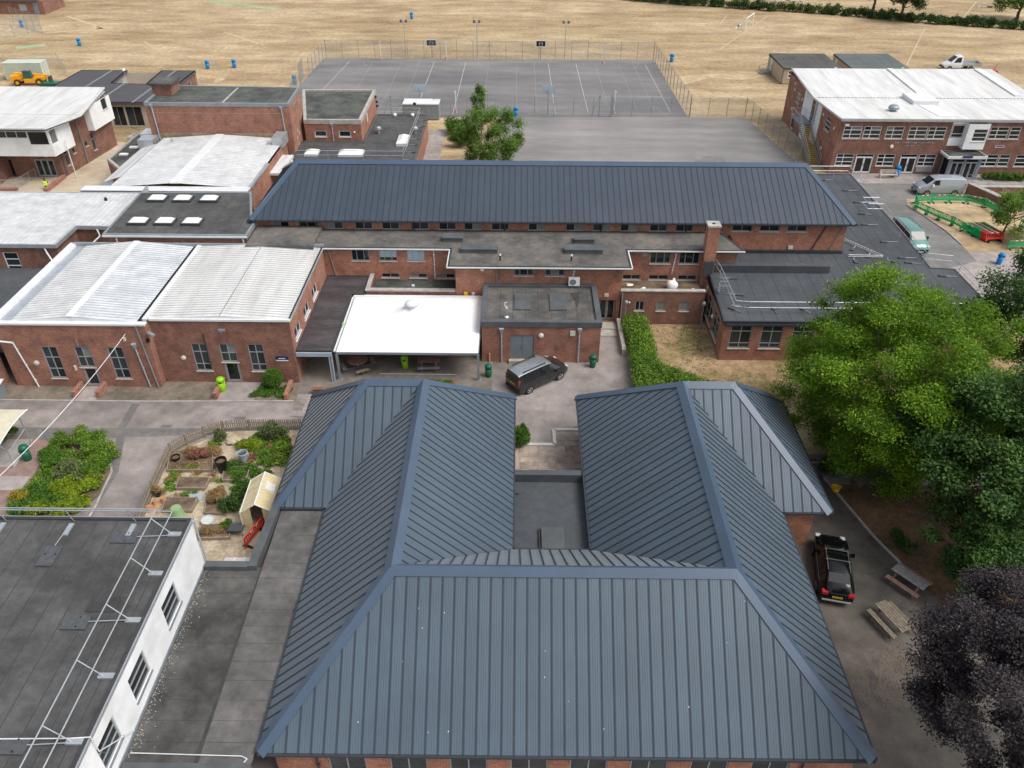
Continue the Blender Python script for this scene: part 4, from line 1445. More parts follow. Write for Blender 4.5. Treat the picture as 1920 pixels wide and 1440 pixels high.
kw.pipe(51.0, 3.7, KE - 0.2, 'pipe_grey', 0.035, s2=50.2)
kw.fix('alarm_box', 46.6, 47.0, 3.95, 4.25, 0.0, 0.12, 'cream_plastic')
Wall(main, (28.7, KWY), (28.7, 76.9), 0, KE - 0.04, 'brick_bright')
Wall(main, (28.7, 76.9), (kx0 + 0.5, 76.9), 0, KE - 0.04, 'brick_bright')
Wall(main, (kx0 + 0.5, 76.9), (kx0 + 0.5, KWY), 0, KE - 0.04, 'brick_bright')

# lower front range of the main block with its projecting centre
rng = thing('front_range', 'brick front range with weathered felt flat roof before the main block', 'building', (0, 62, 0))
LZ = 5.45
polyL = [(-22.6, 61.3), (-5.55, 61.3), (-5.55, 58.05), (9.25, 58.05), (9.25, 61.3), (19.1, 61.3), (17.75, 64.94), (-22.6, 64.94)]
panels(rng, [(x, y, LZ) for x, y in polyL], 1.0, ['felt_tan', 'felt_seam'], 'felt_sheet', 0.012, (0.05, 0.006), (0, 1), jitter=0.003)
po, pi = inset(polyL, 0.14)
rim(rng, polyL, 0.13, LZ - 0.2, LZ + 0.05, 'felt_patch', 'roof_kerb')
MB().quad(*[(x, y, LZ - 0.15) for x, y in reversed(polyL)]).build('soffit', 'frame_white', rng)
mb = MB()
for a, b in (((-17.0, 61.24), (-5.6, 61.24)), ((-5.62, 57.98), (9.3, 57.98)), ((9.3, 61.24), (19.1, 61.24)), ((-5.62, 61.2), (-5.62, 58.05)), ((9.32, 58.05), (9.32, 61.2))):
    mb.bar((*a, LZ - 0.05), (*b, LZ - 0.05), 0.09, 0.1)
mb.build('gutter', 'pipe_white', rng)
MB().box(-22.6, 60.9, LZ - 0.1, -17.0, 64.9, LZ + 0.35).build('raised_roof', 'felt_tan', rng)
MB().box(-22.65, 60.85, LZ + 0.05, -16.95, 61.0, LZ + 0.3).build('fascia', 'felt_kerb', rng)
LWY = 61.6
lw = [(-14.0, -12.5, 4.15, 5.25), (-11.65, -10.15, 4.15, 5.25), (-9.3, -7.8, 4.15, 5.25), (-11.6, -10.1, 2.55, 2.95), (-9.2, -7.7, 2.55, 2.95), (-6.8, -5.3, 2.55, 2.95)]
w1 = xwall(rng, -22.5, -5.0, LWY, 0, LZ - 0.16, 'brick_bright', lw)
for i, (a, b, c, d) in enumerate(lw):
    w1.window(a + 22.5, b + 22.5, c, d, [0.3, 0.7] if i < 3 else 2, glass='glass_sky_tint' if i in (1, 2) else 'glass_dark', fw=0.05, rows=(0.3,) if i in (1,) else (), lower='glass_dark' if i == 1 else None)
w1.pipe(6.6, 2.7, LZ - 0.25, 'pipe_grey', 0.04, s2=7.0)
w1.pipe(15.5, 2.5, LZ - 0.25, 'pipe_white', 0.04)
w1.pipe(5.4, 5.0, LZ - 0.2, 'pipe_white', 0.05)
lw = [(11.3, 13.0, 4.1, 5.25), (13.75, 15.45, 4.1, 5.25), (9.1, 10.6, 2.55, 3.0), (11.35, 13.0, 2.55, 3.0), (13.85, 15.45, 2.55, 3.0)]
w2 = xwall(rng, 8.7, 18.6, LWY, 0, LZ - 0.16, 'brick_red', lw)
for i, (a, b, c, d) in enumerate(lw):
    w2.window(a - 8.7, b - 8.7, c, d, [0.3, 0.7] if i < 2 else 2, fw=0.05, glass='glass_mid' if i == 0 else 'glass_dark')
w2.pipe(4.75, 3.2, LZ - 0.2, 'pipe_white', 0.04, s2=4.55)
w2.fix('limewash_patch', 1.9, 2.3, 4.75, 5.2, 0.001, 0.004, 'lichen')
lw = [(-0.2, 1.35, 4.4, 5.25), (2.35, 3.9, 4.4, 5.25), (6.9, 8.35, 0.05, 2.15)]
w3 = xwall(rng, -5.0, 8.65, 58.65, 0, LZ - 0.16, 'brick_bright', lw, depth=0.5)
for a, b, c, d in lw[:2]:
    w3.window(a + 5, b + 5, c, d, [0.3, 0.7], glass='glass_mid', fw=0.05)
w3.door(11.9, 13.35, 0.05, 2.15, 2, 'frame_grey', depth=0.45)
w3.disc(2.2, 4.95, 0.16, 'white_plastic', 'round_sign')
w3.pipe(3.4, 3.7, LZ - 0.2, 'pipe_grey', 0.04)
w3.pipe(9.75, 4.4, LZ - 0.2, 'pipe_white', 0.04, s2=9.6)
w3.fix('light_fitting', 12.3, 12.65, 2.55, 2.8, 0.0, 0.12, 'cream_plastic')
w3.fix('lintel', 11.7, 13.5, 2.18, 2.33, 0.001, 0.02, 'brick_dark')
w3.fix('alarm_box', 0.65, 0.95, 2.55, 2.85, 0.0, 0.15, 'yellow_tub')
w3.fix('sensor', 1.3, 1.55, 2.55, 2.8, 0.0, 0.12, 'cream_plastic')
for s in (1.6, 2.4, 3.3, 10.3, 11.1, 11.9, 12.7):
    w3.fix('air_brick', s, s + 0.22, 5.05, 5.17, 0.001, 0.006, 'black_plastic')
Wall(rng, (8.65, 58.65), (8.65, LWY), 0, LZ - 0.16, 'brick_bright')
Wall(rng, (-5.0, LWY), (-5.0, 58.65), 0, LZ - 0.16, 'brick_bright')
Wall(rng, (18.6, LWY), (18.6, 65), 0, LZ - 0.16, 'brick_bright')
# roof upstands and vents
for x0, x1, y0, y1 in ((-4.6, -1.6, 60.45, 61.35), (4.0, 7.1, 60.5, 61.4), (-6.3, -4.6, 62.6, 63.5), (4.9, 6.55, 62.5, 63.4)):
    MB().box(x0, y0, LZ, x1, y1, LZ + 0.35).box(x0 - 0.05, y0 - 0.05, LZ + 0.35, x1 + 0.05, y1 + 0.05, LZ + 0.41).build('roof_hatch', 'felt_kerb', rng)
for x in (-1.35, 4.45):
    v_ = MB().tube((x, 59.2, LZ), (x, 59.2, LZ + 0.45), 0.06).build('vent_pipe', 'black_plastic', rng)
    MB().lathe([(0.07, 0.45), (0.09, 0.5), (0.05, 0.6)], 10, (x, 59.2, LZ)).build('vent_cap', 'frame_white', v_)
# brick chimney
ch = thing('brick_chimney', 'square red brick chimney stack with pale stone cap', 'chimney', (16.1, 61.3, 0))
for a, b in (((15.65, 60.85), (16.6, 60.85)), ((16.6, 60.85), (16.6, 61.8)), ((16.6, 61.8), (15.65, 61.8)), ((15.65, 61.8), (15.65, 60.85))):
    Wall(ch, a, b, 0, 7.75, 'brick_bright')
MB().box(15.58, 60.78, 7.75, 16.67, 61.87, 7.9).build('cap_stone', 'stone_cap', ch)
MB().tube((16.12, 61.3, 7.9), (16.12, 61.3, 7.93), 0.14).build('flue', 'black_plastic', ch)
# low annexe with parapet in front of the right half
ann = thing('low_annexe', 'single-storey brick annexe with stone coping and mossy flat roof', 'building', (12.1, 60, 0))
aw = [(9.9, 10.65, 1.3, 2.2), (11.7, 12.45, 1.3, 2.2), (13.6, 14.4, 1.3, 2.2)]
w4 = xwall(ann, 8.7, 15.6, 58.45, 0, 3.1, 'brick_dark', aw)
for a, b, c, d in aw:
    w4.window(a - 8.7, b - 8.7, c, d, 1 if a > 11 else 2, fw=0.07)
w4.fix('coping', -0.1, 6.9, 3.1, 3.2, -0.35, 0.06, 'stone_cap')
MB().quad((8.7, 58.8, 2.5), (15.6, 58.8, 2.5), (15.6, 61.58, 2.5), (8.7, 61.58, 2.5)).build('roof_deck', 'soil', ann)
Wall(ann, (15.6, 58.8), (8.7, 58.8), 2.4, 3.1, 'brick_dark')
w4.pipe(0.05, 0, 3.0, 'pipe_grey', 0.05)
w4.disc(0.7, 2.1, 0.08, 'white_plastic')
bag = thing('rubbish_bag', 'knotted white rubbish bag dumped on the annexe roof', 'bag', (13.1, 60.0, 2.5))
MB().blob((0, 0, 0.42), (0.5, 0.5, 0.44), 4, 0.16, 14, 8).blob((0.1, 0.15, 0.85), (0.12, 0.12, 0.14), 2, 0.2, 8, 5).build('bag_body', 'white_plastic', bag, local=True, smooth=True)
for i, (x, y, m_, lb) in enumerate(((9.6, 60.6, 'white_plastic', 'flat scrap of white litter nearest the wall on the annexe roof'), (10.7, 60.0, 'white_plastic', 'crumpled white litter scrap left of the bag on the annexe roof'), (11.5, 59.6, 'cream_plastic', 'tiny cream litter scrap in the middle of the annexe roof'), (14.9, 59.9, 'cream_plastic', 'small litter scrap right of the white bag on the annexe roof'))):
    mb = MB()
    rr = random.Random(i)
    mb.blob((0, 0, 0.06), (0.3 - 0.06 * i, 0.2, 0.07), i, 0.4, 8, 5)
    o = mb.build('litter', m_)
    o.location = (x, y, 2.5)
    tag(o, lb, 'litter', 'litter on the annexe roof')
# left courtyard annexe (mossy sunken roof behind the canopy)
sun_ = thing('sunken_annexe', 'small brick annexe with mossy sunken roof behind the white canopy', 'building', (-8.7, 60, 0))
MB().quad((-12.2, 59.0, 2.35), (-5.05, 59.0, 2.35), (-5.05, 61.58, 2.35), (-12.2, 61.58, 2.35)).build('roof_deck', 'felt_green', sun_)
MB().box(-12.55, 58.6, 2.85, -5.05, 59.0, 2.97).box(-12.55, 59.0, 2.85, -12.2, 61.58, 2.97).build('coping', 'stone_cap', sun_)
Wall(sun_, (-12.5, 58.65), (-5.05, 58.65), 0, 2.85, 'brick_dark')
Wall(sun_, (-5.05, 58.97), (-12.2, 58.97), 2.3, 2.85, 'brick_dark')
Wall(sun_, (-12.5, 61.55), (-12.5, 58.65), 0, 2.85, 'brick_dark')
Wall(sun_, (-12.23, 58.97), (-12.23, 61.55), 2.3, 2.85, 'brick_dark')
MB().box(-8.9, 60.3, 2.35, -8.65, 60.5, 2.5).build('roof_outlet', 'white_plastic', sun_)

# ================================================================== plant block with flat roof
pl = thing('plant_room', 'small brick plant room with grey double doors and kerbed flat roof', 'building', (1.9, 55.5, 0))
px0, px1, py0, py1 = -2.7, 6.55, 52.4, 58.64
flat_roof(pl, rect(px0, py0, px1, py1), 3.5, ['felt_tan', 'felt_seam'], 1.0, (0, 1), (0.42, 0.2, 0.25), 'felt_kerb')
ow = [(-0.45, 1.4, 0.35, 2.47)]
pw = xwall(pl, px0 + 0.06, px1 - 0.06, 52.5, 0, 3.3, 'brick_red', ow)
pw.door(-0.45 - px0 - 0.06, 1.4 - px0 - 0.06, 0.35, 2.47, 2, 'door_grey', solid=True, top=0.0)
sx = -(px0 + 0.06)
pw.fix('door_step', sx - 0.55, sx + 1.5, 0.02, 0.3, 0.002, 0.35, 'stone_cap')
pw.pipe(sx - 1.12, 0.05, 2.8, 'pipe_blue', 0.05, hopper=True)
pw.pipe(sx + 4.86, 0.05, 2.85, 'pipe_blue', 0.05, hopper=True)
pw.disc(sx + 1.93, 2.48, 0.2, 'white_plastic')
o = pw.fix('vent_box', sx + 4.15, sx + 4.55, 2.5, 2.9, 0, 0.1, 'cream_plastic')
pw.fix('meter_box', sx + 1.5, sx + 2.5, 0.05, 0.62, 0.005, 0.4, 'frame_grey')
pw.fix('tap_pipe', sx - 2.1, sx - 2.0, 0.02, 0.85, 0.05, 0.15, 'pink_pipe')
Wall(pl, (px1 - 0.06, 52.5), (px1 - 0.06, 58.6), 0, 3.3, 'brick_red')
Wall(pl, (px0 + 0.06, 58.6), (px0 + 0.06, 52.5), 0, 3.3, 'brick_red')
for x0 in (-0.15, 2.65):
    MB().box(x0, 54.5, 3.5, x0 + 1.3, 57.1, 3.62).build('roof_hatch', 'felt_kerb', pl)
fl = MB().tube((-0.75, 53.4, 3.5), (-0.75, 53.4, 4.3), 0.07).lathe([(0.22, 0), (0.2, 0.08), (0.1, 0.16)], 12, (-0.75, 53.4, 3.51)).build('flue', 'galv', pl)
MB().tube((-0.75, 53.4, 4.3), (-0.75, 53.4, 4.42), 0.08).path([(-0.72, 53.4, 4.4), (-0.88, 53.4, 4.55), (-0.88, 53.4, 4.8), (-0.7, 53.4, 4.85)], 0.035).build('flue_cowl', 'frame_white', fl)
MB().quad(*[(x, y, 3.512) for x, y in ((4.3, 57.3), (5.1, 57.6), (5.05, 56.2), (4.85, 55.1), (4.7, 55.2), (4.65, 56.3))]).build('water_stain', 'stain', pl)
ac = thing('air_conditioner', 'white air-conditioning unit bracketed to brick above the plant room roof', 'air conditioner', (4.7, 58.3, 3.75))
MB().box(-0.45, -0.17, 0, 0.45, 0.17, 0.68).build('casing', 'white_plastic', ac, local=True)
n_ = 16
mb = MB()
for rr_ in (0.25, 0.18, 0.11):
    for i in range(n_):
        a0, a1 = 2 * math.pi * i / n_, 2 * math.pi * (i + 1) / n_
        mb.bar((-0.1 + rr_ * math.cos(a0), -0.185, 0.34 + rr_ * math.sin(a0)), (-0.1 + rr_ * math.cos(a1), -0.185, 0.34 + rr_ * math.sin(a1)), 0.02, 0.02)
MB().tube((-0.1, -0.168, 0.34), (-0.1, -0.176, 0.34), 0.27, 18).build('fan_recess', 'galv_dull', ac, local=True)
mb.build('fan_grille', 'pipe_grey', ac, local=True)
MB().bar((-0.3, 0.3, -0.03), (-0.3, -0.2, -0.03), 0.05, 0.05).bar((0.3, 0.3, -0.03), (0.3, -0.2, -0.03), 0.05, 0.05).build('bracket', 'gutter_dark', ac, local=True)

# ================================================================== white tensile canopy
can = thing('tensile_canopy', 'white fabric canopy on grey steel posts over the outdoor seating', 'canopy', (-8.1, 54, 0))
cx0, cx1, cy0, cy1, cz, ca = -13.35, -2.82, 49.9, 58.15, 2.5, 4.35
mb = MB()
N = 16
cxm, cym = (cx0 + cx1) / 2, (cy0 + cy1) / 2
def cpt(i, j):
    a, b = -1 + 2 * i / N, -1 + 2 * j / N
    rr_ = max(abs(a), abs(b))
    rad = math.hypot(a, b) / 1.2
    h = ca - (ca - cz) * min(1, rr_) ** 0.62
    h = cz + (h - cz)
    return (cxm + a * (cx1 - cx0) / 2, cym + b * (cy1 - cy0) / 2, h)
for i in range(N):
    for j in range(N):
        mb.quad(cpt(i, j), cpt(i + 1, j), cpt(i + 1, j + 1), cpt(i, j + 1))
mb.build('membrane', 'fabric_white', can, smooth=True)
MB().lathe([(0.55, -0.1), (0.5, 0.05), (0.3, 0.14), (0.05, 0.18)], 20, (cxm, cym, ca)).build('peak_cap', 'frame_white', can, smooth=True)
mb = MB()
for a, b in (((cx0, cy0), (cx1, cy0)), ((cx1, cy0), (cx1, cy1)), ((cx1, cy1), (cx0, cy1)), ((cx0, cy1), (cx0, cy0))):
    mb.bar((*a, cz - 0.1), (*b, cz - 0.1), 0.14, 0.16)
mb.build('frame_beam', 'galv_dull', can)
for x, y in ((cx0, cy0), (cx1, cy0), (cx0, cy1), (cx1, cy1)):
    p_ = MB().box(x - 0.09, y - 0.09, 0.03, x + 0.09, y + 0.09, cz - 0.19).build('post', 'galv_dull', can)
    MB().box(x - 0.2, y - 0.2, 0.028, x + 0.2, y + 0.2, 0.06).build('base_plate', 'galv_dull', p_)
mb = MB()
mb.bar((cx0 - 0.15, cy0, cz + 0.02), (cx0 - 0.15, cy1, cz + 0.02), 0.12, 0.1)
mb.bar((cx0 - 0.1, cy1 + 0.12, cz + 0.06), (cx1 + 0.1, cy1 + 0.12, cz + 0.06), 0.3, 0.12)
mb.build('edge_gutter', 'frame_white', can)
MB().tube((cxm, cym, ca - 0.1), (cxm, cym, 2.6), 0.05).bar((cx0, cym, 2.45), (cx1, cym, 2.45), 0.1, 0.12).build('king_post', 'galv_dull', can)

# covered walkway with brown-grey felt roof
wk = thing('covered_walkway', 'covered walkway with brown felt flat roof beside the white canopy', 'walkway', (-15, 55, 0))
polyw = [(-16.28, 49.65), (-13.62, 49.65), (-13.62, 58.35), (-12.6, 58.35), (-12.6, 61.58), (-16.28, 61.58)]
panels(wk, [(x, y, 2.7) for x, y in polyw], 0.5, ['felt_brown', 'felt_brown'], 'felt_sheet', 0.012, (0.03, 0.008), (1, 0), jitter=0.002)
rim(wk, polyw, 0.1, 2.62, 2.75, 'felt_patch', 'roof_kerb')
MB().quad(*[(x, y, 2.6) for x, y in reversed(polyw)]).build('soffit', 'frame_grey', wk)
MB().box(-16.25, 49.5, 2.3, -13.62, 49.62, 2.62).build('fascia_beam', 'pipe_blue', wk)
for x in (-13.85, -13.68):
    MB().box(x - 0.05, 49.55, 0.02, x + 0.05, 49.68, 2.3).build('post', 'pipe_blue', wk)
o = MB().blob((0, 0, 0), (0.11, 0.11, 0.11), 1, 0.0, 12, 8).build('tennis_ball', 'lime_bin', smooth=True)
o.location = (-13.42, 53.3, 2.87)
tag(o, 'small lime-yellow ball lying beside the white canopy edge', 'ball')

# ================================================================== east single-storey wing (dark felt roof, guardrail)
sw = thing('east_wing', 'single-storey brick wing with dark slate felt roof right of the courtyard', 'building', (25, 60, 0))
SZ = 3.6
polys = [(15.85, 52.9), (37.5, 52.9), (37.5, 62.0), (35.5, 62.2), (35.9, 70.6), (36.05, 84.3), (28.75, 84.3), (28.75, 64.96), (18.7, 64.96), (18.7, 61.7), (16.3, 61.7)]
panels(sw, [(x, y, SZ - 0.02) for x, y in polys], 1.05, ['felt_slate', 'felt_seam2'], 'felt_sheet', 0.012, (0.045, 0.016), (0.04, 1), jitter=0.002)
rim(sw, polys, 0.12, SZ - 0.3, SZ + 0.03, 'gutter_dark', 'roof_edge')
MB().quad(*[(x, y, SZ - 0.2) for x, y in reversed(polys)]).build('soffit', 'frame_dark', sw)
MB().box(16.55, 61.0, SZ, 26.4, 61.7, 4.25).build('roof_upstand', 'felt_slate', sw)
MB().prism([(15.75, 60.7), (16.5, 60.7), (16.5, 64.2), (15.75, 64.2)], SZ - 0.3, 4.75).build('parapet', 'felt_slate', sw)
MB().box(18.8, 64.75, SZ, 28.7, 64.96, 3.85).build('upstand_flashing', 'gutter_dark', sw)
ow = [(16.55, 18.2, 1.15, 3.2), (18.95, 20.6, 1.15, 3.2), (21.35, 23.0, 1.15, 3.2), (23.75, 25.4, 1.15, 3.2), (26.15, 27.8, 1.15, 3.2), (28.5, 30.2, 1.15, 3.2)]
sww = xwall(sw, 16.0, 37.4, 53.0, 0, SZ - 0.31, 'brick_red', ow)
for a, b, c, d in ow:
    sww.window(a - 16, b - 16, c, d, 2, (0.22, 0.74), glass='glass_mid', fw=0.07, sill='sill_stone')
mb = MB()
sww.slab(mb, 0.1, 21.3, SZ - 0.29, SZ - 0.2, 0.1, 0.2)
mb.build('gutter', 'gutter_dark', sw)
ow = [(61.6 - 59.0, 61.6 - 57.0, 0.7, 2.8), (61.6 - 56.4, 61.6 - 54.5, 0.7, 2.8)]
wws = Wall(sw, (16.0, 61.6), (16.0, 53.0), 0, SZ - 0.31, 'brick_red', ow)
for a, b, c, d in ow:
    wws.window(a, b, c, d, 2, (0.3, 0.72), fw=0.07)
wws.disc(5.0, 1.9, 0.17, 'white_plastic')
wws.fix('vent_box', 2.05, 2.2, 2.6, 3.1, 0, 0.08, 'cream_plastic')
Wall(sw, (37.4, 53.0), (37.4, 62), 0, SZ - 0.31, 'brick_red')
Wall(sw, (37.4, 62), (35.4, 62.1), 0, SZ - 0.31, 'brick_red')
Wall(sw, (35.4, 62.1), (35.8, 70.6), 0, SZ - 0.31, 'brick_red')
Wall(sw, (35.8, 70.6), (35.95, 84.2), 0, SZ - 0.31, 'brick_red')
Wall(sw, (35.95, 84.2), (28.8, 84.2), 0, SZ - 0.31, 'brick_red')


def guardrail(name, label, top, z, feet, inner=None, h=1.05, group=None, mat='galv', foot_d=None):
    """free-standing roof guardrail: two rails along a polyline, raking posts with weighted feet"""
    c = top[0]
    g = thing(name, label, 'guardrail', (c[0], c[1], z), 0, group)
    MB().path([(x, y, z + h) for x, y in top], 0.028).build('top_rail', mat, g)
    MB().path([(x, y, z + h * 0.52) for x, y in top], 0.026).build('mid_rail', mat, g)
    for (x, y, dx, dy) in feet:
        p_ = MB().tube((x, y, z + 0.06), (x, y, z + h), 0.025).tube((x, y, z + 0.06), (x + dx, y + dy, z + 0.06), 0.022).build('post', mat, g)
        mb = MB()
        d = Vector((dx, dy, 0)).normalized()
        mb.bar((x + dx, y + dy, z + 0.06), (x + dx + d.x * 0.55, y + dy + d.y * 0.55, z + 0.06), 0.3, 0.1)
        mb.build('weight', 'mat_rubber', p_)
    return g


guardrail('roof_guardrail', 'galvanised guardrail along the west and south edges of the east wing roof', [(16.75, 61.9), (16.95, 60.0), (16.95, 54.3), (18.0, 54.15), (37.0, 54.15)], SZ,
          [(16.95, 59.9, 0.9, 0), (16.95, 57.2, 0.8, -0.1), (16.95, 55.3, 0.8, 0), (17.6, 54.15, -0.5, 0.5), (20.2, 54.15, 0, 0.5), (22.9, 54.15, -0.35, 0.55), (26, 54.15, 0, 0.6), (29.5, 54.15, 0, 0.6)])
guardrail('roof_guardrail', 'galvanised guardrail along the east roof edge above the green van', [(30.5, 83.8), (35.5, 83.8), (35.55, 75.2), (34.0, 75.2), (34.0, 73.6), (35.4, 73.6), (35.2, 62.9), (36.3, 62.6), (37.2, 62.4), (37.2, 54.5)], SZ,
          [(33.5, 82.4, -0.8, 0), (35.2, 79.5, -1.0, 0), (35.2, 76.4, -0.9, 0.0), (34.4, 73.4, -0.6, 0.1), (34.2, 71.0, -1.0, 0), (34.6, 67.2, -1.0, 0), (35.0, 64.0, -1.0, 0), (35.0, 62.8, -0.8, 0.2), (37.0, 60.5, -0.9, 0.1)])
g3 = guardrail('roof_guardrail', 'low white guardrail around the inner roof corner below the main block', [(28.9, 68.6), (32.0, 63.9), (29.0, 64.0)], SZ, [(29.5, 67.4, -0.3, -0.4), (30.4, 66.2, -0.3, -0.4), (31.3, 64.9, -0.3, -0.4), (32.3, 63.6, 0.2, -0.2), (29.4, 63.7, 0, -0.3)], h=0.3, mat='frame_white')
o = MB().blob((0, 0, 0), (0.2, 0.2, 0.2), 1, 0.0, 12, 8).build('football', 'yellow_ball', smooth=True)
o.location = (31.4, 76.6, SZ + 0.2)
tag(o, 'yellow ball stranded on the flat roof right of the main block', 'ball')
lad = thing('roof_ladder', 'small galvanised access gate and ladder top on the east wing roof', 'ladder', (16.75, 57.4, SZ))
MB().path([(-0.3, 0.5, 0.8), (0.4, 0.5, 0.8), (0.4, 0.5, 0.05)], 0.03).path([(-0.3, -0.3, 0.8), (0.4, -0.3, 0.8), (0.4, -0.3, 0.05)], 0.03).path([(-0.3, 0.5, 0.8), (-0.3, 0.5, 0.1)], 0.03).path([(-0.3, -0.3, 0.8), (-0.3, -0.3, 0.1)], 0.03).build('frame', 'galv_dull', lad, local=True)
for k in range(4):
    MB().bar((-0.35, -0.25, 0.1 + k * 0.2), (-0.35, 0.45, 0.1 + k * 0.2), 0.05, 0.03).build('rung', 'galv_dull', lad, local=True)
for x, y, hh, lb in ((9.05, 57.9, 2.4, 'grey lamp post at the left end of the annexe wall'), (15.4, 57.6, 2.5, 'grey lamp post in the corner by the east wing')):
    lp = thing('lamp_post', lb, 'lamp post', (x, y, 0), 0, 'lamp posts by the annexe')
    MB().tube((0, 0, 0), (0, 0, hh - 0.3), 0.045).build('post', 'pipe_grey', lp, local=True)
    MB().lathe([(0.06, hh - 0.3), (0.16, hh - 0.1), (0.17, hh + 0.05), (0.1, hh + 0.15), (0.02, hh + 0.2)], 10).build('lantern', 'galv_dull', lp, local=True)

# ================================================================== west classrooms (white profiled roof) : two bays
wb = thing('west_classrooms', 'brick classroom block with white profiled metal roof at left', 'building', (-27, 55, 0))
B1 = 48.7
B2 = 49.4
BT = 5.45
bw = [(-34.5, -33.35, 0.75, 3.5), (-32.1, -30.95, 1.75, 3.5), (-29.7, -28.55, 0.75, 3.5)]
b1 = xwall(wb, -37.3, -26.45, B1, 0, BT, 'brick_red', bw + [(-32.0, -30.95, 0.03, 1.72)])
for i, (a, b, c, d) in enumerate(bw):
    b1.window(a + 37.3, b + 37.3, c, d, 2, (0.5,) if i == 1 else (0.3, 0.66), glass='glass_mid', fw=0.07)
b1.door(5.3, 6.35, 0.03, 1.72, 1)
b1.disc(2.1, 2.1, 0.2)
b1.fix('name_plate', 5.55, 5.68, 3.6, 4.2, 0, 0.03, 'timber_old')
b1.fix('light_fitting', 4.8, 4.92, 1.5, 1.9, 0, 0.12, 'cream_plastic')
b1.pipe(9.75, 0.05, 3.55, 'pipe_blue', 0.05, hopper=True, s2=10.0)
b1.pipe(10.25, 0.05, BT - 0.1, 'pipe_grey', 0.055, s2=10.6)
b1.pipe(1.0, 0.02, 3.9, 'pipe_white', 0.06, s2=1.6)
mb = MB()
mb.tube(b1.at(-2.5, 4.6, 0.5), b1.at(1.0, 3.9, 0.12), 0.07)
mb.build('gutter_pipe', 'pipe_white', wb)
b1.fix('sensor', 9.1, 9.25, 4.1, 4.4, 0, 0.12, 'cream_plastic')
b1.fix('camera', 10.75, 10.95, 4.05, 4.3, 0, 0.2, 'black_plastic')
Wall(wb, (-26.45, B1), (-26.45, B2), 0, BT, 'brick_red')
bw = [(-23.85, -22.65, 1.05, 3.42), (-21.8, -20.6, 1.85, 3.42), (-19.7, -18.55, 1.05, 3.42)]
b2 = xwall(wb, -26.45, -16.3, B2, 0, BT, 'brick_dark', bw + [(-21.75, -20.6, 0.03, 1.82)])
for i, (a, b, c, d) in enumerate(bw):
    b2.window(a + 26.45, b + 26.45, c, d, 2, (0.5,) if i == 1 else (0.25, 0.7), glass='glass_mid', fw=0.07)
b2.door(4.7, 5.85, 0.03, 1.82, 1)
b2.disc(1.85, 2.2, 0.19)
b2.fix('conduit', 3.7, 3.75, 1.4, 4.3, 0.01, 0.05, 'gutter_dark')
sg = b2.fix('sign_board', 8.7, 9.6, 2.05, 2.4, 0.01, 0.05, 'navy')
b2.fix('sign_strip', 8.7, 9.6, 2.0, 2.09, 0.052, 0.06, 'white_plastic')
b2.fix('sign_lettering', 8.9, 9.4, 2.2, 2.26, 0.052, 0.056, 'white_plastic')
mb = MB()
mb.tube(b2.at(5.2, 4.6, 0.1), b2.at(5.2, 4.6, 0.3), 0.1)
mb.bar(b2.at(5.0, 4.75, 0.25), b2.at(5.5, 4.75, 0.25), 0.18, 0.14)
mb.build('floodlight', 'galv_dull', wb)
mb = MB()
mb.bar(b1.at(11.0, 4.8, 0.05), b1.at(11.5, 4.75, 0.35), 0.25, 0.16)
mb.build('floodlight', 'galv_dull', wb)
ow = [(50.2 - B2, 51.9 - B2, 3.2, 4.1), (53.2 - B2, 54.9 - B2, 3.2, 4.1), (56.2 - B2, 57.9 - B2, 3.2, 4.1)]
b3 = Wall(wb, (-16.3, B2), (-16.3, 61.4), 0, BT - 0.1, 'brick_red', ow)
for a, b, c, d in ow:
    b3.window(a, b, c, d, 2, fw=0.07, sill='white_trim', frame='frame_white')
Wall(wb, (-16.3, 61.4), (-37.3, 61.4), 0, BT - 0.1, 'brick_red')
Wall(wb, (-37.3, 61.4), (-37.3, B1), 0, BT, 'brick_red')
# roofs: two shallow gables with a dark valley gutter between them
zr_ = 5.85
SM = ['white_sheet_old', 'sheet_rib']
panels(wb, [(-36.1, 49.0, 5.45), (-32.0, 49.0, zr_), (-32.0, 61.4, zr_), (-36.1, 61.4, 5.45)], 0.35, SM, 'roof_sheet', 0.02, (0.05, 0.05), joined=True)
panels(wb, [(-31.6, 49.0, zr_), (-27.1, 49.0, 5.45), (-27.1, 61.4, 5.45), (-31.6, 61.4, zr_)], 0.35, ['white_sheet_blue', 'sheet_rib'], 'roof_sheet', 0.02, (0.05, 0.05), joined=True)
MB().box(-32.05, 48.95, zr_ - 0.02, -31.55, 61.4, zr_ + 0.07).build('ridge_cap', 'white_trim', wb)
panels(wb, [(-26.45, 49.5, 5.5), (-21.3, 49.5, 5.72), (-21.3, 61.3, 5.72), (-26.45, 61.3, 5.5)], 0.35, ['white_sheet', 'sheet_rib'], 'roof_sheet', 0.02, (0.05, 0.055), joined=True)
panels(wb, [(-21.25, 49.5, 5.72), (-16.4, 49.5, 5.42), (-16.4, 61.3, 5.42), (-21.25, 61.3, 5.72)], 0.35, ['white_sheet', 'sheet_rib'], 'roof_sheet', 0.02, (0.05, 0.055), joined=True)
gi = MB()
for q in ([(-36.1, 5.4), (-27.1, 5.4), (-27.1, 5.46), (-31.8, zr_), (-36.1, 5.46)], [(-26.45, 5.4), (-16.4, 5.4), (-16.4, 5.43), (-21.3, 5.72), (-26.45, 5.51)]):
    yy = 49.0 if q[0][0] < -30 else 49.5
    gi.quad(*[(x_, yy + 0.002, z_) for x_, z_ in q])
    gi.quad(*[(x_, yy - 0.05, z_ + 0.03) for x_, z_ in q])
gi.build('verge_trim', 'white_trim', wb)
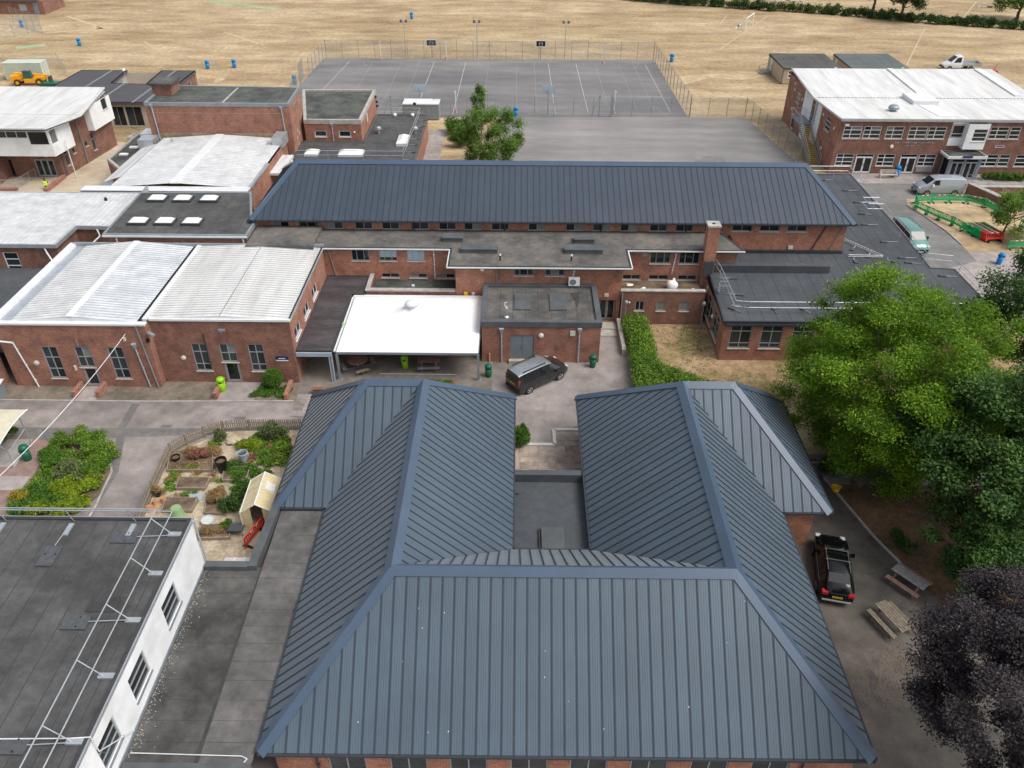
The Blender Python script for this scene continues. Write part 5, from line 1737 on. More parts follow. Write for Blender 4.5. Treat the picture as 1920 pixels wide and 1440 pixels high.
MB().box(-27.1, 49.2, 5.3, -26.75, 61.4, 5.36).build('valley_gutter', 'gutter_dark', wb)
MB().box(-26.75, 49.2, 5.36, -26.45, 61.4, 5.62).build('verge_flashing', 'white_trim', wb)
MB().box(-37.4, 48.55, BT - 0.06, -26.35, 48.98, BT + 0.08).build('eaves_trim', 'white_trim', wb)
MB().box(-26.35, 49.28, BT - 0.06, -16.2, 49.5, BT + 0.1).build('eaves_trim', 'white_trim', wb)
MB().box(-37.5, 48.98, BT - 0.06, -37.0, 61.5, BT + 0.2).build('parapet', 'white_trim', wb)
MB().box(-37.0, 48.98, BT - 0.1, -36.1, 61.5, BT - 0.02).build('box_gutter', 'galv', wb)
mb = MB()
for i in range(35):
    y = 49.5 + i * 0.34
    mb.box(-16.4, y, 5.44, -16.3, y + 0.2, 5.5)
o = mb.build('profile_filler', 'black_plastic', wb)
o['kind'] = 'stuff'
MB().bar((-16.28, 49.4, 5.36), (-16.28, 61.3, 5.36), 0.12, 0.12).build('gutter', 'galv', wb)
MB().box(-37.2, 61.3, BT - 0.05, -16.2, 61.55, BT + 0.25).build('wall_flashing', 'galv_dull', wb)
# ramps / cheek walls at the doors
for i, (x, y0, y1, lb) in enumerate(((-32.35, 47.2, 48.6, 'brick cheek wall left of the first classroom door'), (-30.6, 47.2, 48.6, 'brick cheek wall right of the first classroom door'), (-22.0, 47.2, 49.3, 'brick cheek wall beside the lime bin'), (-16.8, 47.1, 49.0, 'brick planter edge wall near the covered walkway'))):
    o = MB().box(x - 0.12, y0, 0.02, x + 0.12, y1, 0.5).box(x - 0.15, y0 - 0.03, 0.5, x + 0.15, y1, 0.56).build('cheek_wall', 'brick_red')
    tag(o, lb, 'wall', 'cheek walls along the classroom front')
sheet('door_path', rect(-32.2, 46.9, -30.75, 48.68), 0.027, 'paving_pink')
sheet('door_path', rect(-21.85, 46.95, -19.2, 49.38), 0.027, 'paving_pink')

# lower left: corner of a neighbouring brick block with flat roof and bin store
nb = thing('corner_block', 'low brick block with dark flat roof cut by the left edge', 'building', (-40.5, 50, 0))
MB().box(-46, 47.5, 3.2, -37.9, 49.2, 3.5).build('roof_slab', 'felt_patch', nb)
Wall(nb, (-46, 47.9), (-38.1, 47.9), 0, 3.2, 'brick_red')
Wall(nb, (-38.1, 47.9), (-38.1, 49.2), 0, 3.2, 'brick_red')
bs_ = thing('bin_store', 'low grey bin store with pale lid at the left edge', 'bin store', (-38.6, 47.2, 0))
MB().box(-1.6, -0.55, 0.02, 1.0, 0.55, 0.95).build('body', 'door_grey', bs_, local=True)
MB().hexa([(-1.7, -0.65, 0.95), (1.1, -0.65, 0.95), (1.1, 0.6, 1.2), (-1.7, 0.6, 1.2)], [(-1.7, -0.65, 1.0), (1.1, -0.65, 1.0), (1.1, 0.6, 1.26), (-1.7, 0.6, 1.26)]).build('lid', 'white_trim', bs_, local=True)

# ================================================================== C : far-left brick block, white roof
cb = thing('stepped_block', 'stepped brick block with white ribbed roof at the left edge', 'building', (-43, 68, 0))
CZ = 5.1
polyc = [(-60, 62.2), (-39.3, 62.2), (-39.3, 66.0), (-35.3, 65.9), (-36.3, 73.6), (-60, 73.6)]
panels(cb, [(x, y, CZ) for x, y in polyc], 0.5, ['white_sheet_old', 'sheet_rib'], 'roof_sheet', 0.03, (0.05, 0.03), (0, 1), joined=True)
rim(cb, [(-60, 62.05), (-39.15, 62.05), (-39.15, 65.9), (-35.15, 65.8), (-36.1, 73.75), (-60, 73.75)], 0.16, CZ - 0.25, CZ + 0.08, 'galv', 'roof_edge')
MB().hexa([(-35.3, 65.8, CZ), (-34.7, 65.6, CZ), (-35.6, 73.7, CZ), (-36.2, 73.6, CZ)], [(-35.3, 65.8, CZ + 0.3), (-34.7, 65.6, CZ + 0.9), (-35.6, 73.7, CZ + 0.9), (-36.2, 73.6, CZ + 0.3)]).build('flashing', 'galv', cb)
ow = [(-44.2, -42.9, 2.4, 4.3)]
c1 = xwall(cb, -60, -39.4, 62.3, 0, CZ - 0.25, 'brick_brown', ow)
c1.window(-44.2 + 60, -42.9 + 60, 2.4, 4.3, 1, (0.33, 0.66), frame='frame_white', fw=0.08)
Wall(cb, (-39.4, 62.3), (-39.4, 66.1), 0, CZ - 0.25, 'brick_brown')
Wall(cb, (-39.4, 66.1), (-35.3, 66.0), 0, CZ - 0.25, 'brick_brown')
MB().path([(-37.4, 65.9, CZ - 0.2), (-37.2, 65.7, CZ - 0.8), (-37.6, 64.8, CZ - 1.1), (-38.6, 62.6, 4.0), (-39.0, 62.0, 3.6)], 0.07).build('downpipe', 'pipe_white', cb)
MB().path([(-40.3, 62.15, CZ - 0.2), (-40.1, 62.0, 4.4), (-39.4, 61.3, 3.9)], 0.07).build('downpipe', 'pipe_white', cb)
MB().tube((-39.0, 71.8, CZ + 0.02), (-39.0, 71.8, CZ + 0.3), 0.14).build('roof_outlet', 'black_plastic', cb)
lo_ = thing('low_link_roof', 'dark low flat roof between the two left blocks', 'roof', (-42, 56, 0))
MB().box(-60, 49.3, 2.6, -37.55, 62.25, 2.85).build('roof_slab', 'felt_slate', lo_)

# ================================================================== D : skylight block
db = thing('skylight_block', 'brick block with dark felt roof and six dome skylights', 'building', (-29, 67, 0))
DZ = 6.15
flat_roof(db, [(-34.9, 62.0), (-22.7, 62.0), (-22.7, 65.0), (-23.1, 65.2), (-24.9, 71.5), (-35.3, 71.3)], DZ, ['felt_grey', 'felt_seam'], 1.2, (0, 1), (0.2, 0.06, 0.28), 'galv_dull')
d1 = xwall(db, -34.7, -22.8, 62.1, 0, DZ - 0.28, 'brick_red')
d1.pipe(0.9, 5.0, DZ - 0.3, 'pipe_white', 0.06)
d1.pipe(11.6, 5.0, DZ - 0.3, 'pipe_white', 0.06)
MB().box(-34.9, 61.9, DZ - 0.16, -22.7, 61.98, DZ - 0.02).build('gutter', 'pipe_white', db)
Wall(db, (-22.8, 62.1), (-22.8, 65), 0, DZ - 0.28, 'brick_red')
for i, (x, y) in enumerate(((-33.0, 69.55), (-30.65, 69.55), (-28.2, 69.55), (-32.75, 64.5), (-30.45, 64.5), (-28.1, 64.5))):
    lb = ['left', 'middle', 'right'][i % 3] + (' skylight of the back row' if i < 3 else ' skylight of the front row') + ' on the dark felt roof'
    s = thing('skylight', 'white domed ' + lb, 'skylight', (x, y, DZ), 0, 'dome skylights in two rows')
    MB().box(-0.85, -0.62, 0.0, 0.85, 0.62, 0.22).build('upstand', 'felt_patch', s, local=True)
    MB().hexa([(-0.72, -0.5, 0.22), (0.72, -0.5, 0.22), (0.72, 0.5, 0.22), (-0.72, 0.5, 0.22)], [(-0.45, -0.28, 0.42), (0.45, -0.28, 0.42), (0.45, 0.28, 0.42), (-0.45, 0.28, 0.42)]).build('dome', 'white_plastic', s, local=True)
    MB().box(-0.76, -0.54, 0.2, 0.76, 0.54, 0.245).build('rim', 'frame_grey', s, local=True)

# ================================================================== E : assembly hall with white gable roof, F : tall brick stage tower
eb = thing('assembly_hall', 'assembly hall with low white sheet roof before the tall brick tower', 'building', (-34, 83, 0))
EZ = 4.75
panels(eb, [(-40.6, 76.1, EZ), (-34.4, 76.1, EZ + 0.45), (-34.4, 91.0, EZ + 0.45), (-40.6, 91.0, EZ)], 0.45, SM, 'roof_sheet', 0.02, (0.05, 0.03), joined=True)
panels(eb, [(-33.7, 76.1, EZ + 0.45), (-26.7, 76.1, EZ), (-26.7, 91.0, EZ), (-33.7, 91.0, EZ + 0.45)], 0.45, SM, 'roof_sheet', 0.02, (0.05, 0.03), joined=True)
MB().box(-34.5, 76.05, EZ + 0.43, -33.6, 91.0, EZ + 0.53).build('ridge_cap', 'white_trim', eb)
MB().box(-43.0, 75.0, EZ - 1.0, -26.5, 76.1, EZ + 0.05).build('fascia', 'galv', eb)
MB().box(-43.0, 74.95, EZ + 0.05, -26.5, 76.15, EZ + 0.12).build('coping', 'white_trim', eb)
MB().box(-26.75, 76.1, EZ - 0.1, -26.45, 82.9, EZ + 0.12).build('verge', 'galv', eb)
Wall(eb, (-26.55, 75.8), (-26.55, 91), 0, EZ - 0.1, 'brick_red')
Wall(eb, (-42.6, 91), (-42.6, 75.8), 0, 3.2, 'brick_red')
MB().box(-40.7, 76.1, EZ - 0.12, -40.55, 91, EZ - 0.04).build('valley_gutter', 'gutter_dark', eb)
panels(eb, [(-42.6, 79, EZ - 0.6), (-40.75, 79, EZ - 0.05), (-40.75, 89.2, EZ - 0.05), (-42.6, 89.2, EZ - 0.6)], 0.4, ['white_sheet', 'sheet_rib'], 'roof_sheet', 0.02, (0.04, 0.03), joined=True)
MB().prism([(-42.7, 76.1), (-40.75, 76.1), (-40.75, 79), (-42.6, 79)], 3.6, 4.15).build('roof_slab', 'galv_dull', eb)
MB().box(-42.9, 89.2, 3.2, -41.2, 91.1, 5.1).build('roof_box', 'galv', eb)
MB().box(-27.5, 88.6, EZ - 0.2, -26.3, 91.0, EZ + 0.9).build('roof_box', 'galv', eb)
MB().box(-27.2, 82.9, 3.5, -25.3, 88.6, 3.75).build('side_canopy_roof', 'white_sheet', eb)
MB().box(-25.6, 83.0, 2.6, -25.4, 88.4, 3.5).build('side_glazing', 'render_white', eb)
for x, y in ((-39.0, 89.5), (-28.0, 88.8)):
    v_ = MB().tube((x, y, EZ), (x, y, EZ + 0.4), 0.1).build('roof_vent', 'galv', eb)
    MB().lathe([(0.17, 0.36), (0.15, 0.5), (0.04, 0.58)], 10, (x, y, EZ)).build('vent_cowl', 'galv', v_)
# low west annexe of the hall
wa = thing('hall_annexe', 'narrow flat-roofed brick annexe along the assembly hall', 'building', (-44.5, 90, 0))
polya = [(-46.2, 87.8), (-43.4, 84.5), (-43.4, 97.9), (-46.2, 97.9)]
flat_roof(wa, polya, 3.3, ['felt_green', 'felt_seam'], 1.2, (0, 1), (0.3, 0.15, 0.2), 'stone_cap')
for a, b in zip(polya, polya[1:] + polya[:1]):
    Wall(wa, a, b, 0, 3.1, 'brick_dark')
MB().box(-45.4, 95.5, 3.3, -43.6, 97.6, 3.75).build('skylight_upstand', 'white_plastic', wa)
for x, y in ((-45.2, 91.6), (-45.4, 89.2)):
    MB().box(x, y, 3.3, x + 0.9, y + 0.5, 3.45).build('roof_light', 'white_plastic', wa)

fb = thing('stage_tower', 'tall plain red brick tower with mossy flat roof', 'building', (-34, 95, 0))
FZ = 8.65
flat_roof(fb, [(-42.0, 91.2), (-25.7, 91.2), (-26.0, 97.9), (-42.3, 98.5)], FZ - 0.1, ['felt_green', 'felt_seam'], 2.4, (0, 1), (0.25, 0.14, 0.25), 'galv_dull')
f1 = xwall(fb, -41.95, -25.75, 91.25, 0, FZ - 0.34, 'brick_red')
f1.pipe(0.75, 4.5, 8.2, 'pipe_blue', 0.07, hopper=True, s2=0.85)
f1.pipe(15.35, 4.6, 8.0, 'pipe_blue', 0.06, hopper=True, s2=15.4)
f1.fix('string_course', 1.0, 15.2, 7.55, 7.58, 0.001, 0.01, 'stone_cap')
f1.fix('plinth_band', 0.9, 15.4, 4.4, 5.3, 0.001, 0.012, 'render_old')
f2 = Wall(fb, (-25.75, 91.25), (-26.0, 97.9), 0, FZ - 0.34, 'brick_bright')
Wall(fb, (-26.0, 97.9), (-42.2, 98.4), 0, FZ - 0.34, 'brick_red')
Wall(fb, (-42.2, 98.4), (-41.95, 91.25), 0, FZ - 0.34, 'brick_red')
for s in (2.0, 3.0, 4.0):                         # three pale slotted emblems high on the east face
    mb = MB()
    f2.slab(mb, s, s + 0.1, 7.0, 7.85, 0.0, 0.05)
    f2.slab(mb, s + 0.45, s + 0.55, 7.0, 7.85, 0.0, 0.05)
    f2.slab(mb, s + 0.1, s + 0.45, 7.0, 7.12, 0.0, 0.048)
    f2.slab(mb, s + 0.1, s + 0.45, 7.73, 7.85, 0.0, 0.048)
    f2.slab(mb, s + 0.22, s + 0.33, 7.3, 7.55, 0.0, 0.046)
    mb.build('brick_emblem', 'timber_old', fb)
for s, z in ((2.2, 3.1), (1.9, 4.0), (3.2, 4.1), (2.6, 4.6)):
    f2.fix('paint_patch', s, s + 0.16, z, z + 0.4, 0.001, 0.004, 'render_white')
MB().box(-33.4, 91.5, FZ - 0.09, -33.2, 97.8, FZ - 0.02).build('roof_seam', 'stone_cap', fb)
hx = MB().box(-42.2, 94.6, FZ - 0.1, -40.0, 97.3, 9.7).build('roof_house', 'brick_dark', fb)
MB().box(-42.45, 94.35, 9.7, -39.75, 97.55, 9.9).build('roof_house_slab', 'felt_green', hx)

# ================================================================== I + J : blocks behind the main block
ib = thing('rear_block', 'square brick block with pale green-grey flat roof and raised parapet', 'building', (-22, 102, 0))
flat_roof(ib, [(-25.4, 95.3), (-18.6, 95.3), (-18.75, 108.4), (-28.4, 108.2), (-26.0, 98)], 5.45, ['felt_green', 'felt_seam'], 1.5, (0, 1), (0.35, 0.2, 0.3), 'stone_cap')
ow = [(-24.3, -22.85, 3.6, 4.35), (-21.4, -19.95, 3.6, 4.35)]
i1 = xwall(ib, -25.4, -18.65, 95.35, 0, 5.2, 'brick_red', ow)
for a, b, c, d in ow:
    i1.window(a + 25.4, b + 25.4, c, d, 1, frame='frame_white', fw=0.1)
i1.pipe(3.3, 3.1, 4.9, 'pipe_blue', 0.05, hopper=True)
i1.disc(5.9, 4.2, 0.12, 'white_plastic')
i2 = Wall(ib, (-18.65, 95.35), (-18.8, 108.3), 0, 5.2, 'brick_bright')
i2.fix('white_panel', 4.6, 5.0, 4.0, 5.0, 0, 0.03, 'white_plastic')
for s, z in ((11.8, 4.9), (12.3, 4.1), (12.5, 3.5)):
    i2.fix('wall_light', s, s + 0.2, z, z + 0.25, 0, 0.25, 'black_plastic')
jb = thing('rear_annexe', 'low brick annexe with grey flat roof, domes and guardrail', 'building', (-15, 97, 0))
polyj = [(-26, 86), (-11.6, 86), (-11.75, 105.9), (-18.5, 105.9), (-18.5, 95.2), (-26, 95.2)]
flat_roof(jb, polyj, 3.1, ['felt_grey', 'felt_seam'], 1.2, (1, 0), (0.2, 0.08, 0.25), 'felt_kerb')
Wall(jb, (-11.7, 86), (-11.85, 105.8), 0, 2.9, 'brick_bright')
Wall(jb, (-11.85, 105.8), (-18.5, 105.8), 0, 2.9, 'brick_bright')
for x0, y0, x1, y1, hh in ((-20.6, 89.9, -17.8, 91.6, 0.25), (-14.4, 93.6, -13.1, 96.8, 0.35), (-24.5, 90.0, -23.0, 91.6, 0.25)):
    s_ = MB().box(x0, y0, 3.1, x1, y1, 3.1 + hh).build('skylight_upstand', 'white_trim', jb)
    MB().hexa([(x0, y0, 3.1 + hh), (x1, y0, 3.1 + hh), (x1, y1, 3.1 + hh), (x0, y1, 3.1 + hh)], [(x0 + 0.6, y0 + 0.6, 3.4 + hh), (x1 - 0.6, y0 + 0.6, 3.4 + hh), (x1 - 0.6, y1 - 0.6, 3.4 + hh), (x0 + 0.6, y1 - 0.6, 3.4 + hh)]).build('skylight_dome', 'white_plastic', s_)
for x, y in ((-17.1, 98.3), (-12.6, 98.4)):
    v_ = MB().tube((x, y, 3.1), (x, y, 3.7), 0.15).build('roof_vent', 'galv', jb)
    MB().lathe([(0.34, 0.55), (0.3, 0.75), (0.05, 0.9)], 12, (x, y, 3.1)).build('vent_cowl', 'galv', v_)
for x in (-16.0, -13.7):
    MB().blob((x, 105.2, 3.3), (0.25, 0.25, 0.25), 3, 0, 10, 6).build('dome_vent', 'white_plastic', jb)
guardrail('roof_guardrail', 'galvanised guardrail round the low annexe behind the main block', [(-18.3, 105.4), (-12.7, 105.3), (-13.0, 88.9), (-25, 88.9)], 3.12, [(-12.8, 103.5, 0.7, 0), (-12.85, 101.0, 0.7, 0), (-12.9, 96.2, 0.7, 0), (-12.9, 94.0, 0.7, 0), (-12.95, 91.5, 0.7, 0), (-13, 89.0, 0.7, 0), (-17.5, 88.9, 0, -0.6), (-21.5, 88.9, 0, -0.6)])
cbn = thing('site_cabin', 'grey corrugated storage container with pale roof beside the court', 'container', (-13.6, 115, 0))
mb = MB().box(-2.5, -1.2, 0.1, 2.5, 1.2, 2.15)
for i in range(20):
    mb.box(-2.45 + i * 0.25, -1.24, 0.15, -2.33 + i * 0.25, -1.2, 2.1)
mb.build('body', 'galv_dull', cbn, local=True)
MB().box(-2.55, -1.28, 2.15, 2.55, 1.28, 2.28).build('roof', 'pipe_white', cbn, local=True)
MB().box(-1.05, -1.3, 2.1, -0.65, -1.2, 2.45).build('lamp', 'black_plastic', cbn, local=True)

# ================================================================== G : two-storey block with white oversailing first floor
gb = thing('arts_block', 'two-storey brick block with white oversailing upper floor at far left', 'building', (-58, 96, 0))
GZ = 6.75
panels(gb, [(-70, 88.0, GZ), (-52.2, 88.0, GZ), (-50.9, 93.6, GZ - 0.25), (-70, 93.9, GZ - 0.25)], 0.6, ['white_sheet', 'sheet_rib'], 'roof_sheet', 0.03, (0.04, 0.03), (0, 1), joined=True)
panels(gb, [(-70, 94.0, GZ - 0.25), (-50.9, 93.7, GZ - 0.25), (-52.5, 104.0, GZ + 0.1), (-70, 104.0, GZ + 0.1)], 0.6, ['white_sheet', 'sheet_rib'], 'roof_sheet', 0.03, (0.04, 0.03), (0, 1), joined=True)
gp = [(-70, 87.95), (-52.15, 87.95), (-50.8, 93.65), (-52.4, 104.05), (-70, 104.05)]
mb = MB()
for a, b, za, zb in ((gp[0], gp[1], GZ, GZ), (gp[1], gp[2], GZ, GZ - 0.25), (gp[2], gp[3], GZ - 0.25, GZ + 0.1)):
    mb.bar((*a, za - 0.05), (*b, zb - 0.05), 0.12, 0.16)
mb.build('roof_edge', 'white_trim', gb)
MB().quad(*[(x, y, GZ - 0.4) for x, y in reversed(gp)]).build('soffit', 'white_trim', gb)
# lower floor
ow = [(-56.5, -54.2, 0.05, 2.15), (-59.6, -59.15, 0.1, 2.1)]
g1 = xwall(gb, -70, -53.4, 91.0, 0, 3.3, 'brick_brown', ow)
g1.door(13.5, 15.8, 0.05, 2.15, 3, 'frame_grey')
g1.window(10.4, 10.85, 0.1, 2.1, 1, frame='frame_dark', sill=None)
g1.fix('wall_light', 15.0, 15.3, 2.5, 2.65, 0, 0.15, 'white_plastic')
ow = [(92.0 - 91, 92.7 - 91, 1.0, 3.0), (97.6 - 91, 98.3 - 91, 0.95, 3.05), (93.6 - 91, 94.2 - 91, 1.9, 2.55), (96.2 - 91, 96.8 - 91, 1.9, 2.55)]
g2 = Wall(gb, (-53.4, 91.0), (-51.9, 102.4), 0, GZ - 0.4, 'brick_brown', [(a, b, c, d) for a, b, c, d in ow])
for a, b, c, d in ow:
    g2.window(a, b, c, d, 1, (0.65,) if d - c > 1 else (), frame='frame_grey')
g2.pipe(4.7, 0.05, 6.0, 'pipe_grey', 0.07, hopper=True)
g2.fix('tall_window', 0.25, 0.55, 0.3, 2.8, 0.001, 0.02, 'frame_dark')
Wall(gb, (-51.9, 102.4), (-70, 102.4), 0, GZ - 0.4, 'brick_brown')
# white upper volume wrapping the south-east corner
ow = [(-59.7, -55.0, 5.3, 6.2), (-54.95, -52.75, 4.55, 6.2)]
g3_ = xwall(gb, -70, -52.5, 88.9, 3.25, GZ - 0.41, 'render_white', ow)
g3_.window(10.3, 15.0, 5.3, 6.2, 4, frame='frame_white', sill=None)
g3_.window(15.05, 17.25, 4.55, 6.2, 1, frame='frame_white', sill=None)
g4 = Wall(gb, (-52.5, 88.9), (-52.0, 92.8), 3.25, GZ - 0.41, 'render_white', [(0.15, 1.3, 4.55, 6.2)])
g4.window(0.15, 1.3, 4.55, 6.2, 1, frame='frame_white', sill=None)
MB().quad((-70, 88.9, 3.25), (-70, 91, 3.25), (-53.4, 91, 3.25), (-52.1, 92.8, 3.25), (-52.5, 88.9, 3.25)).build('overhang_soffit', 'white_trim', gb)
Wall(gb, (-52.0, 92.8), (-53.1, 92.8), 3.25, GZ - 0.41, 'render_white')
g5 = Wall(gb, (-51.75, 97.6), (-51.4, 102.6), 3.4, GZ - 0.41, 'render_white', [(2.9, 4.1, 5.0, 6.3)])
g5.window(2.9, 4.1, 5.0, 6.3, 1, frame='frame_grey', glass='glass_mid')
Wall(gb, (-52.9, 97.55), (-51.75, 97.6), 3.4, GZ - 0.41, 'render_white')
Wall(gb, (-51.4, 102.6), (-53.0, 102.7), 3.4, GZ - 0.41, 'render_white')
gl = thing('porch_roof', 'low grey porch roof at the left edge by the arts block', 'roof', (-60.5, 89, 0))
MB().box(-66, 88.0, 2.75, -59.3, 91.0, 3.0).build('slab', 'felt_slate', gl)
MB().box(-66, 88.3, 0, -59.8, 91, 2.75).build('wall', 'brick_brown', gl)
rmp = thing('ramp_wall', 'low brick ramp wall by the arts block doors', 'wall', (-54, 88, 0))
MB().hexa([(-53.6, 90.7, 0), (-53.2, 90.7, 0), (-53.2, 86.2, 0), (-53.6, 86.2, 0)][::-1], [(-53.6, 90.7, 0.45), (-53.2, 90.7, 0.45), (-53.2, 86.2, 0.45), (-53.6, 86.2, 0.45)][::-1]).build('wall', 'brick_red', rmp)
MB().box(-64, 86.6, 0, -56.9, 87.0, 0.3).build('wall', 'brick_red', rmp)
rl = thing('handrail', 'grey handrail with mesh infill along the ramp at far left', 'handrail', (-58, 87.5, 0))
pts = [(-64, 87.2), (-57.2, 87.3), (-56.7, 90.8)]
MB().path([(x, y, 1.05) for x, y in pts], 0.03).path([(x, y, 0.15) for x, y in pts], 0.025).build('rail', 'galv', rl)
mb = MB()
for a, b in zip(pts, pts[1:]):
    mb.quad((*a, 0.15), (*b, 0.15), (*b, 1.05), (*a, 1.05))
mb.build('mesh_panel', 'chainlink', rl)
for f in (0, 0.25, 0.5, 0.75, 1.0):
    x, y = -64 + 6.8 * f, 87.2 + 0.1 * f
    MB().tube((x, y, 0), (x, y, 1.05), 0.025).build('post', 'galv', rl)
for f in (0.33, 0.66, 1.0):
    x, y = -57.2 + 0.5 * f, 87.3 + 3.5 * f
    MB().tube((x, y, 0), (x, y, 1.05), 0.025).build('post', 'galv', rl)
st = thing('flag_pole', 'thin white pole standing beside the arts block corner', 'pole', (-51.9, 90.7, 0))
MB().tube((0, 0, 0), (-0.05, 0, 4.6), 0.06).build('pole', 'pipe_white', st, local=True)
gt = thing('path_gate', 'dark steel gate frame on the path beside the hall annexe', 'gate', (-48.3, 94.5, 0))
MB().path([(0, 0, 0), (0, 0, 1.3), (1.9, 0.1, 1.3), (1.9, 0.1, 0)], 0.05).build('frame', 'gutter_dark', gt, local=True)
MB().path([(0.1, 0, 0.15), (0.5, -1.6, 0.15), (0.5, -1.6, 1.15), (0.1, 0, 1.15)], 0.035).build('gate_leaf', 'gutter_dark', gt, local=True)
stp = thing('garden_steps', 'short flight of grey steps behind the arts block', 'steps', (-49.4, 103.5, 0))
for i in range(5):
    MB().box(-1.2 + i * 0.45, -0.9, 0, -0.75 + i * 0.45, 0.9, 0.9 - i * 0.17).build('step', 'concrete', stp, local=True)
MB().path([(-1.2, -0.95, 1.7), (1.0, -0.95, 0.95)], 0.03).path([(-1.2, 0.95, 1.7), (1.0, 0.95, 0.95)], 0.03).build('handrail', 'gutter_dark', stp, local=True)

# ================================================================== H : grey-roofed U-shaped nursery building behind
hb_ = thing('nursery_block', 'U-shaped single-storey block with dark grey flat roof by the field', 'building', (-56, 118, 0))
polyh = [(-66.5, 109.7), (-44.5, 109.4), (-44.0, 118), (-48.9, 118.2), (-48.9, 126.2), (-54.1, 126.2), (-53.6, 118.6), (-58.6, 119.0), (-59.3, 126.2), (-66.2, 126.2)]
panels(hb_, [(x, y, 3.4) for x, y in polyh], 4.8, ['felt_purple', 'felt_light'], 'felt_sheet', 0.02, (0.35, 0.03), (0, 1), joined=False)
rim(hb_, polyh, 0.2, 3.1, 3.42, 'felt_kerb', 'roof_edge')
ow = [(-57.6, -56.0, 0.4, 2.7), (-55.4, -53.6, 0.1, 2.7), (-53.4, -51.2, 0.1, 2.7), (-50.6, -48.6, 0.1, 2.7), (-47.9, -46, 0.1, 2.7)]
h1 = xwall(hb_, -66, -44.6, 110.0, 0, 3.1, 'render_cream', ow)
for a, b, c, d in ow:
    h1.window(a + 66, b + 66, c, d, 2, frame='frame_grey', glass='glass_mid', sill=None)
ow = [(1.0, 2.6, 0.6, 2.6), (3.4, 5.4, 0.6, 2.6)]
h2 = Wall(hb_, (-59.1, 119.2), (-59.6, 126.0), 0, 3.1, 'render_cream', ow)
for a, b, c, d in ow:
    h2.window(a, b, c, d, 1, frame='frame_white', glass='glass_sky_tint')
h3 = Wall(hb_, (-49.0, 118.4), (-49.1, 126), 0, 3.1, 'brick_brown', [(1.2, 2.4, 1.0, 2.5), (4.0, 5.4, 1.0, 2.5)])
h3.window(1.2, 2.4, 1.0, 2.5, 1, frame='frame_white')
h3.window(4.0, 5.4, 1.0, 2.5, 1, frame='frame_white')
Wall(hb_, (-48.9, 126), (-66, 126), 0, 3.1, 'render_cream')
for x, y, hh, lb in ((-56.2, 118.5, 5.2, 'thin lamp column behind the nursery block'),):
    lp = thing('lamp_column', lb, 'lamp', (x, y, 0))
    MB().tube((0, 0, 0), (0, 0, hh), 0.06, 8, 0.035).build('column', 'galv', lp, local=True)
    MB().lathe([(0.1, hh), (0.26, hh + 0.1), (0.2, hh + 0.3), (0.02, hh + 0.38)], 10).build('lantern', 'white_plastic', lp, local=True)

# ================================================================== M : two-storey brick block, white roof, porch and escape stair
mbk = thing('sixth_form_block', 'two-storey brick block with white roof and glazed entrance at upper right', 'building', (51, 104, 0))
MZ = 6.55
my0, my1, mx0, mx1 = 94.2, 115.4, 37.6, 65.2
panels(mbk, [(mx0 - 0.1, my0 - 0.35, MZ + 0.1), (mx1, my0 - 0.35, MZ + 0.1), (mx1, 103.2, MZ - 0.1), (mx0 - 0.5, 103.0, MZ - 0.1)], 0.62, ['white_sheet', 'sheet_rib'], 'roof_sheet', 0.03, (0.03, 0.02), (0, 1), joined=True)
panels(mbk, [(mx0 - 0.5, 103.1, MZ - 0.1), (mx1, 103.3, MZ - 0.1), (mx1, my1 + 0.5, MZ + 0.35), (mx0 + 0.2, my1 + 0.2, MZ + 0.35)], 0.62, ['white_sheet', 'sheet_rib'], 'roof_sheet', 0.03, (0.03, 0.02), (0, 1), joined=True)
mb = MB()
for a, b, za, zb in (((mx0 - 0.15, my0 - 0.42), (mx1, my0 - 0.42), 0.05, 0.05), ((mx0 - 0.15, my0 - 0.35), (mx0 - 0.55, 103.05), 0.05, -0.15), ((mx0 - 0.55, 103.05), (mx0 + 0.1, my1 + 0.3), -0.15, 0.3)):
    mb.bar((*a, MZ + za), (*b, MZ + zb), 0.14, 0.2)
mb.build('roof_edge', 'galv', mbk)
MB().bar((mx0, my0 - 0.1, MZ - 0.13), (mx1, my0 - 0.1, MZ - 0.13), 0.5, 0.14).build('soffit', 'white_trim', mbk)
mb = MB()
for i in range(60):
    mb.box(mx0 + i * 0.46, 103.02, MZ - 0.08, mx0 + i * 0.46 + 0.26, 103.14, MZ - 0.045)
o = mb.build('joint_clip', 'gutter_dark', mbk)
o['kind'] = 'stuff'
for x0, y0, x1, y1, h in ((50.6, 104.3, 51.3, 115.3, 0.16), (62.6, 104.0, 63.5, 115.5, 0.18)):
    MB().hexa([(x0, y0, MZ - 0.1), (x1, y0, MZ - 0.1), (x1, y1, MZ + 0.2), (x0, y1, MZ + 0.2)], [(x0, y0, MZ + 0.12), (x1, y0, MZ + 0.12), (x1, y1, MZ + 0.55), (x0, y1, MZ + 0.55)]).build('roof_upstand', 'white_trim', mbk)
MB().box(48.2, 100.0, MZ - 0.1, 51.3, 103.6, MZ + 0.45).build('roof_box', 'white_trim', mbk)
MB().hexa([(49.2, 95.0, MZ + 0.05), (51.4, 95.0, MZ + 0.05), (50.6, 99.8, MZ), (48.7, 99.8, MZ)], [(49.2, 95.0, MZ + 0.15), (51.4, 95.0, MZ + 0.15), (50.6, 99.8, MZ + 0.07), (48.7, 99.8, MZ + 0.07)]).build('roof_strip', 'frame_white', mbk)
v_ = MB().tube((44.7, 97.2, MZ), (44.7, 97.2, MZ + 0.35), 0.35, 14).build('roof_vent', 'galv_dull', mbk)
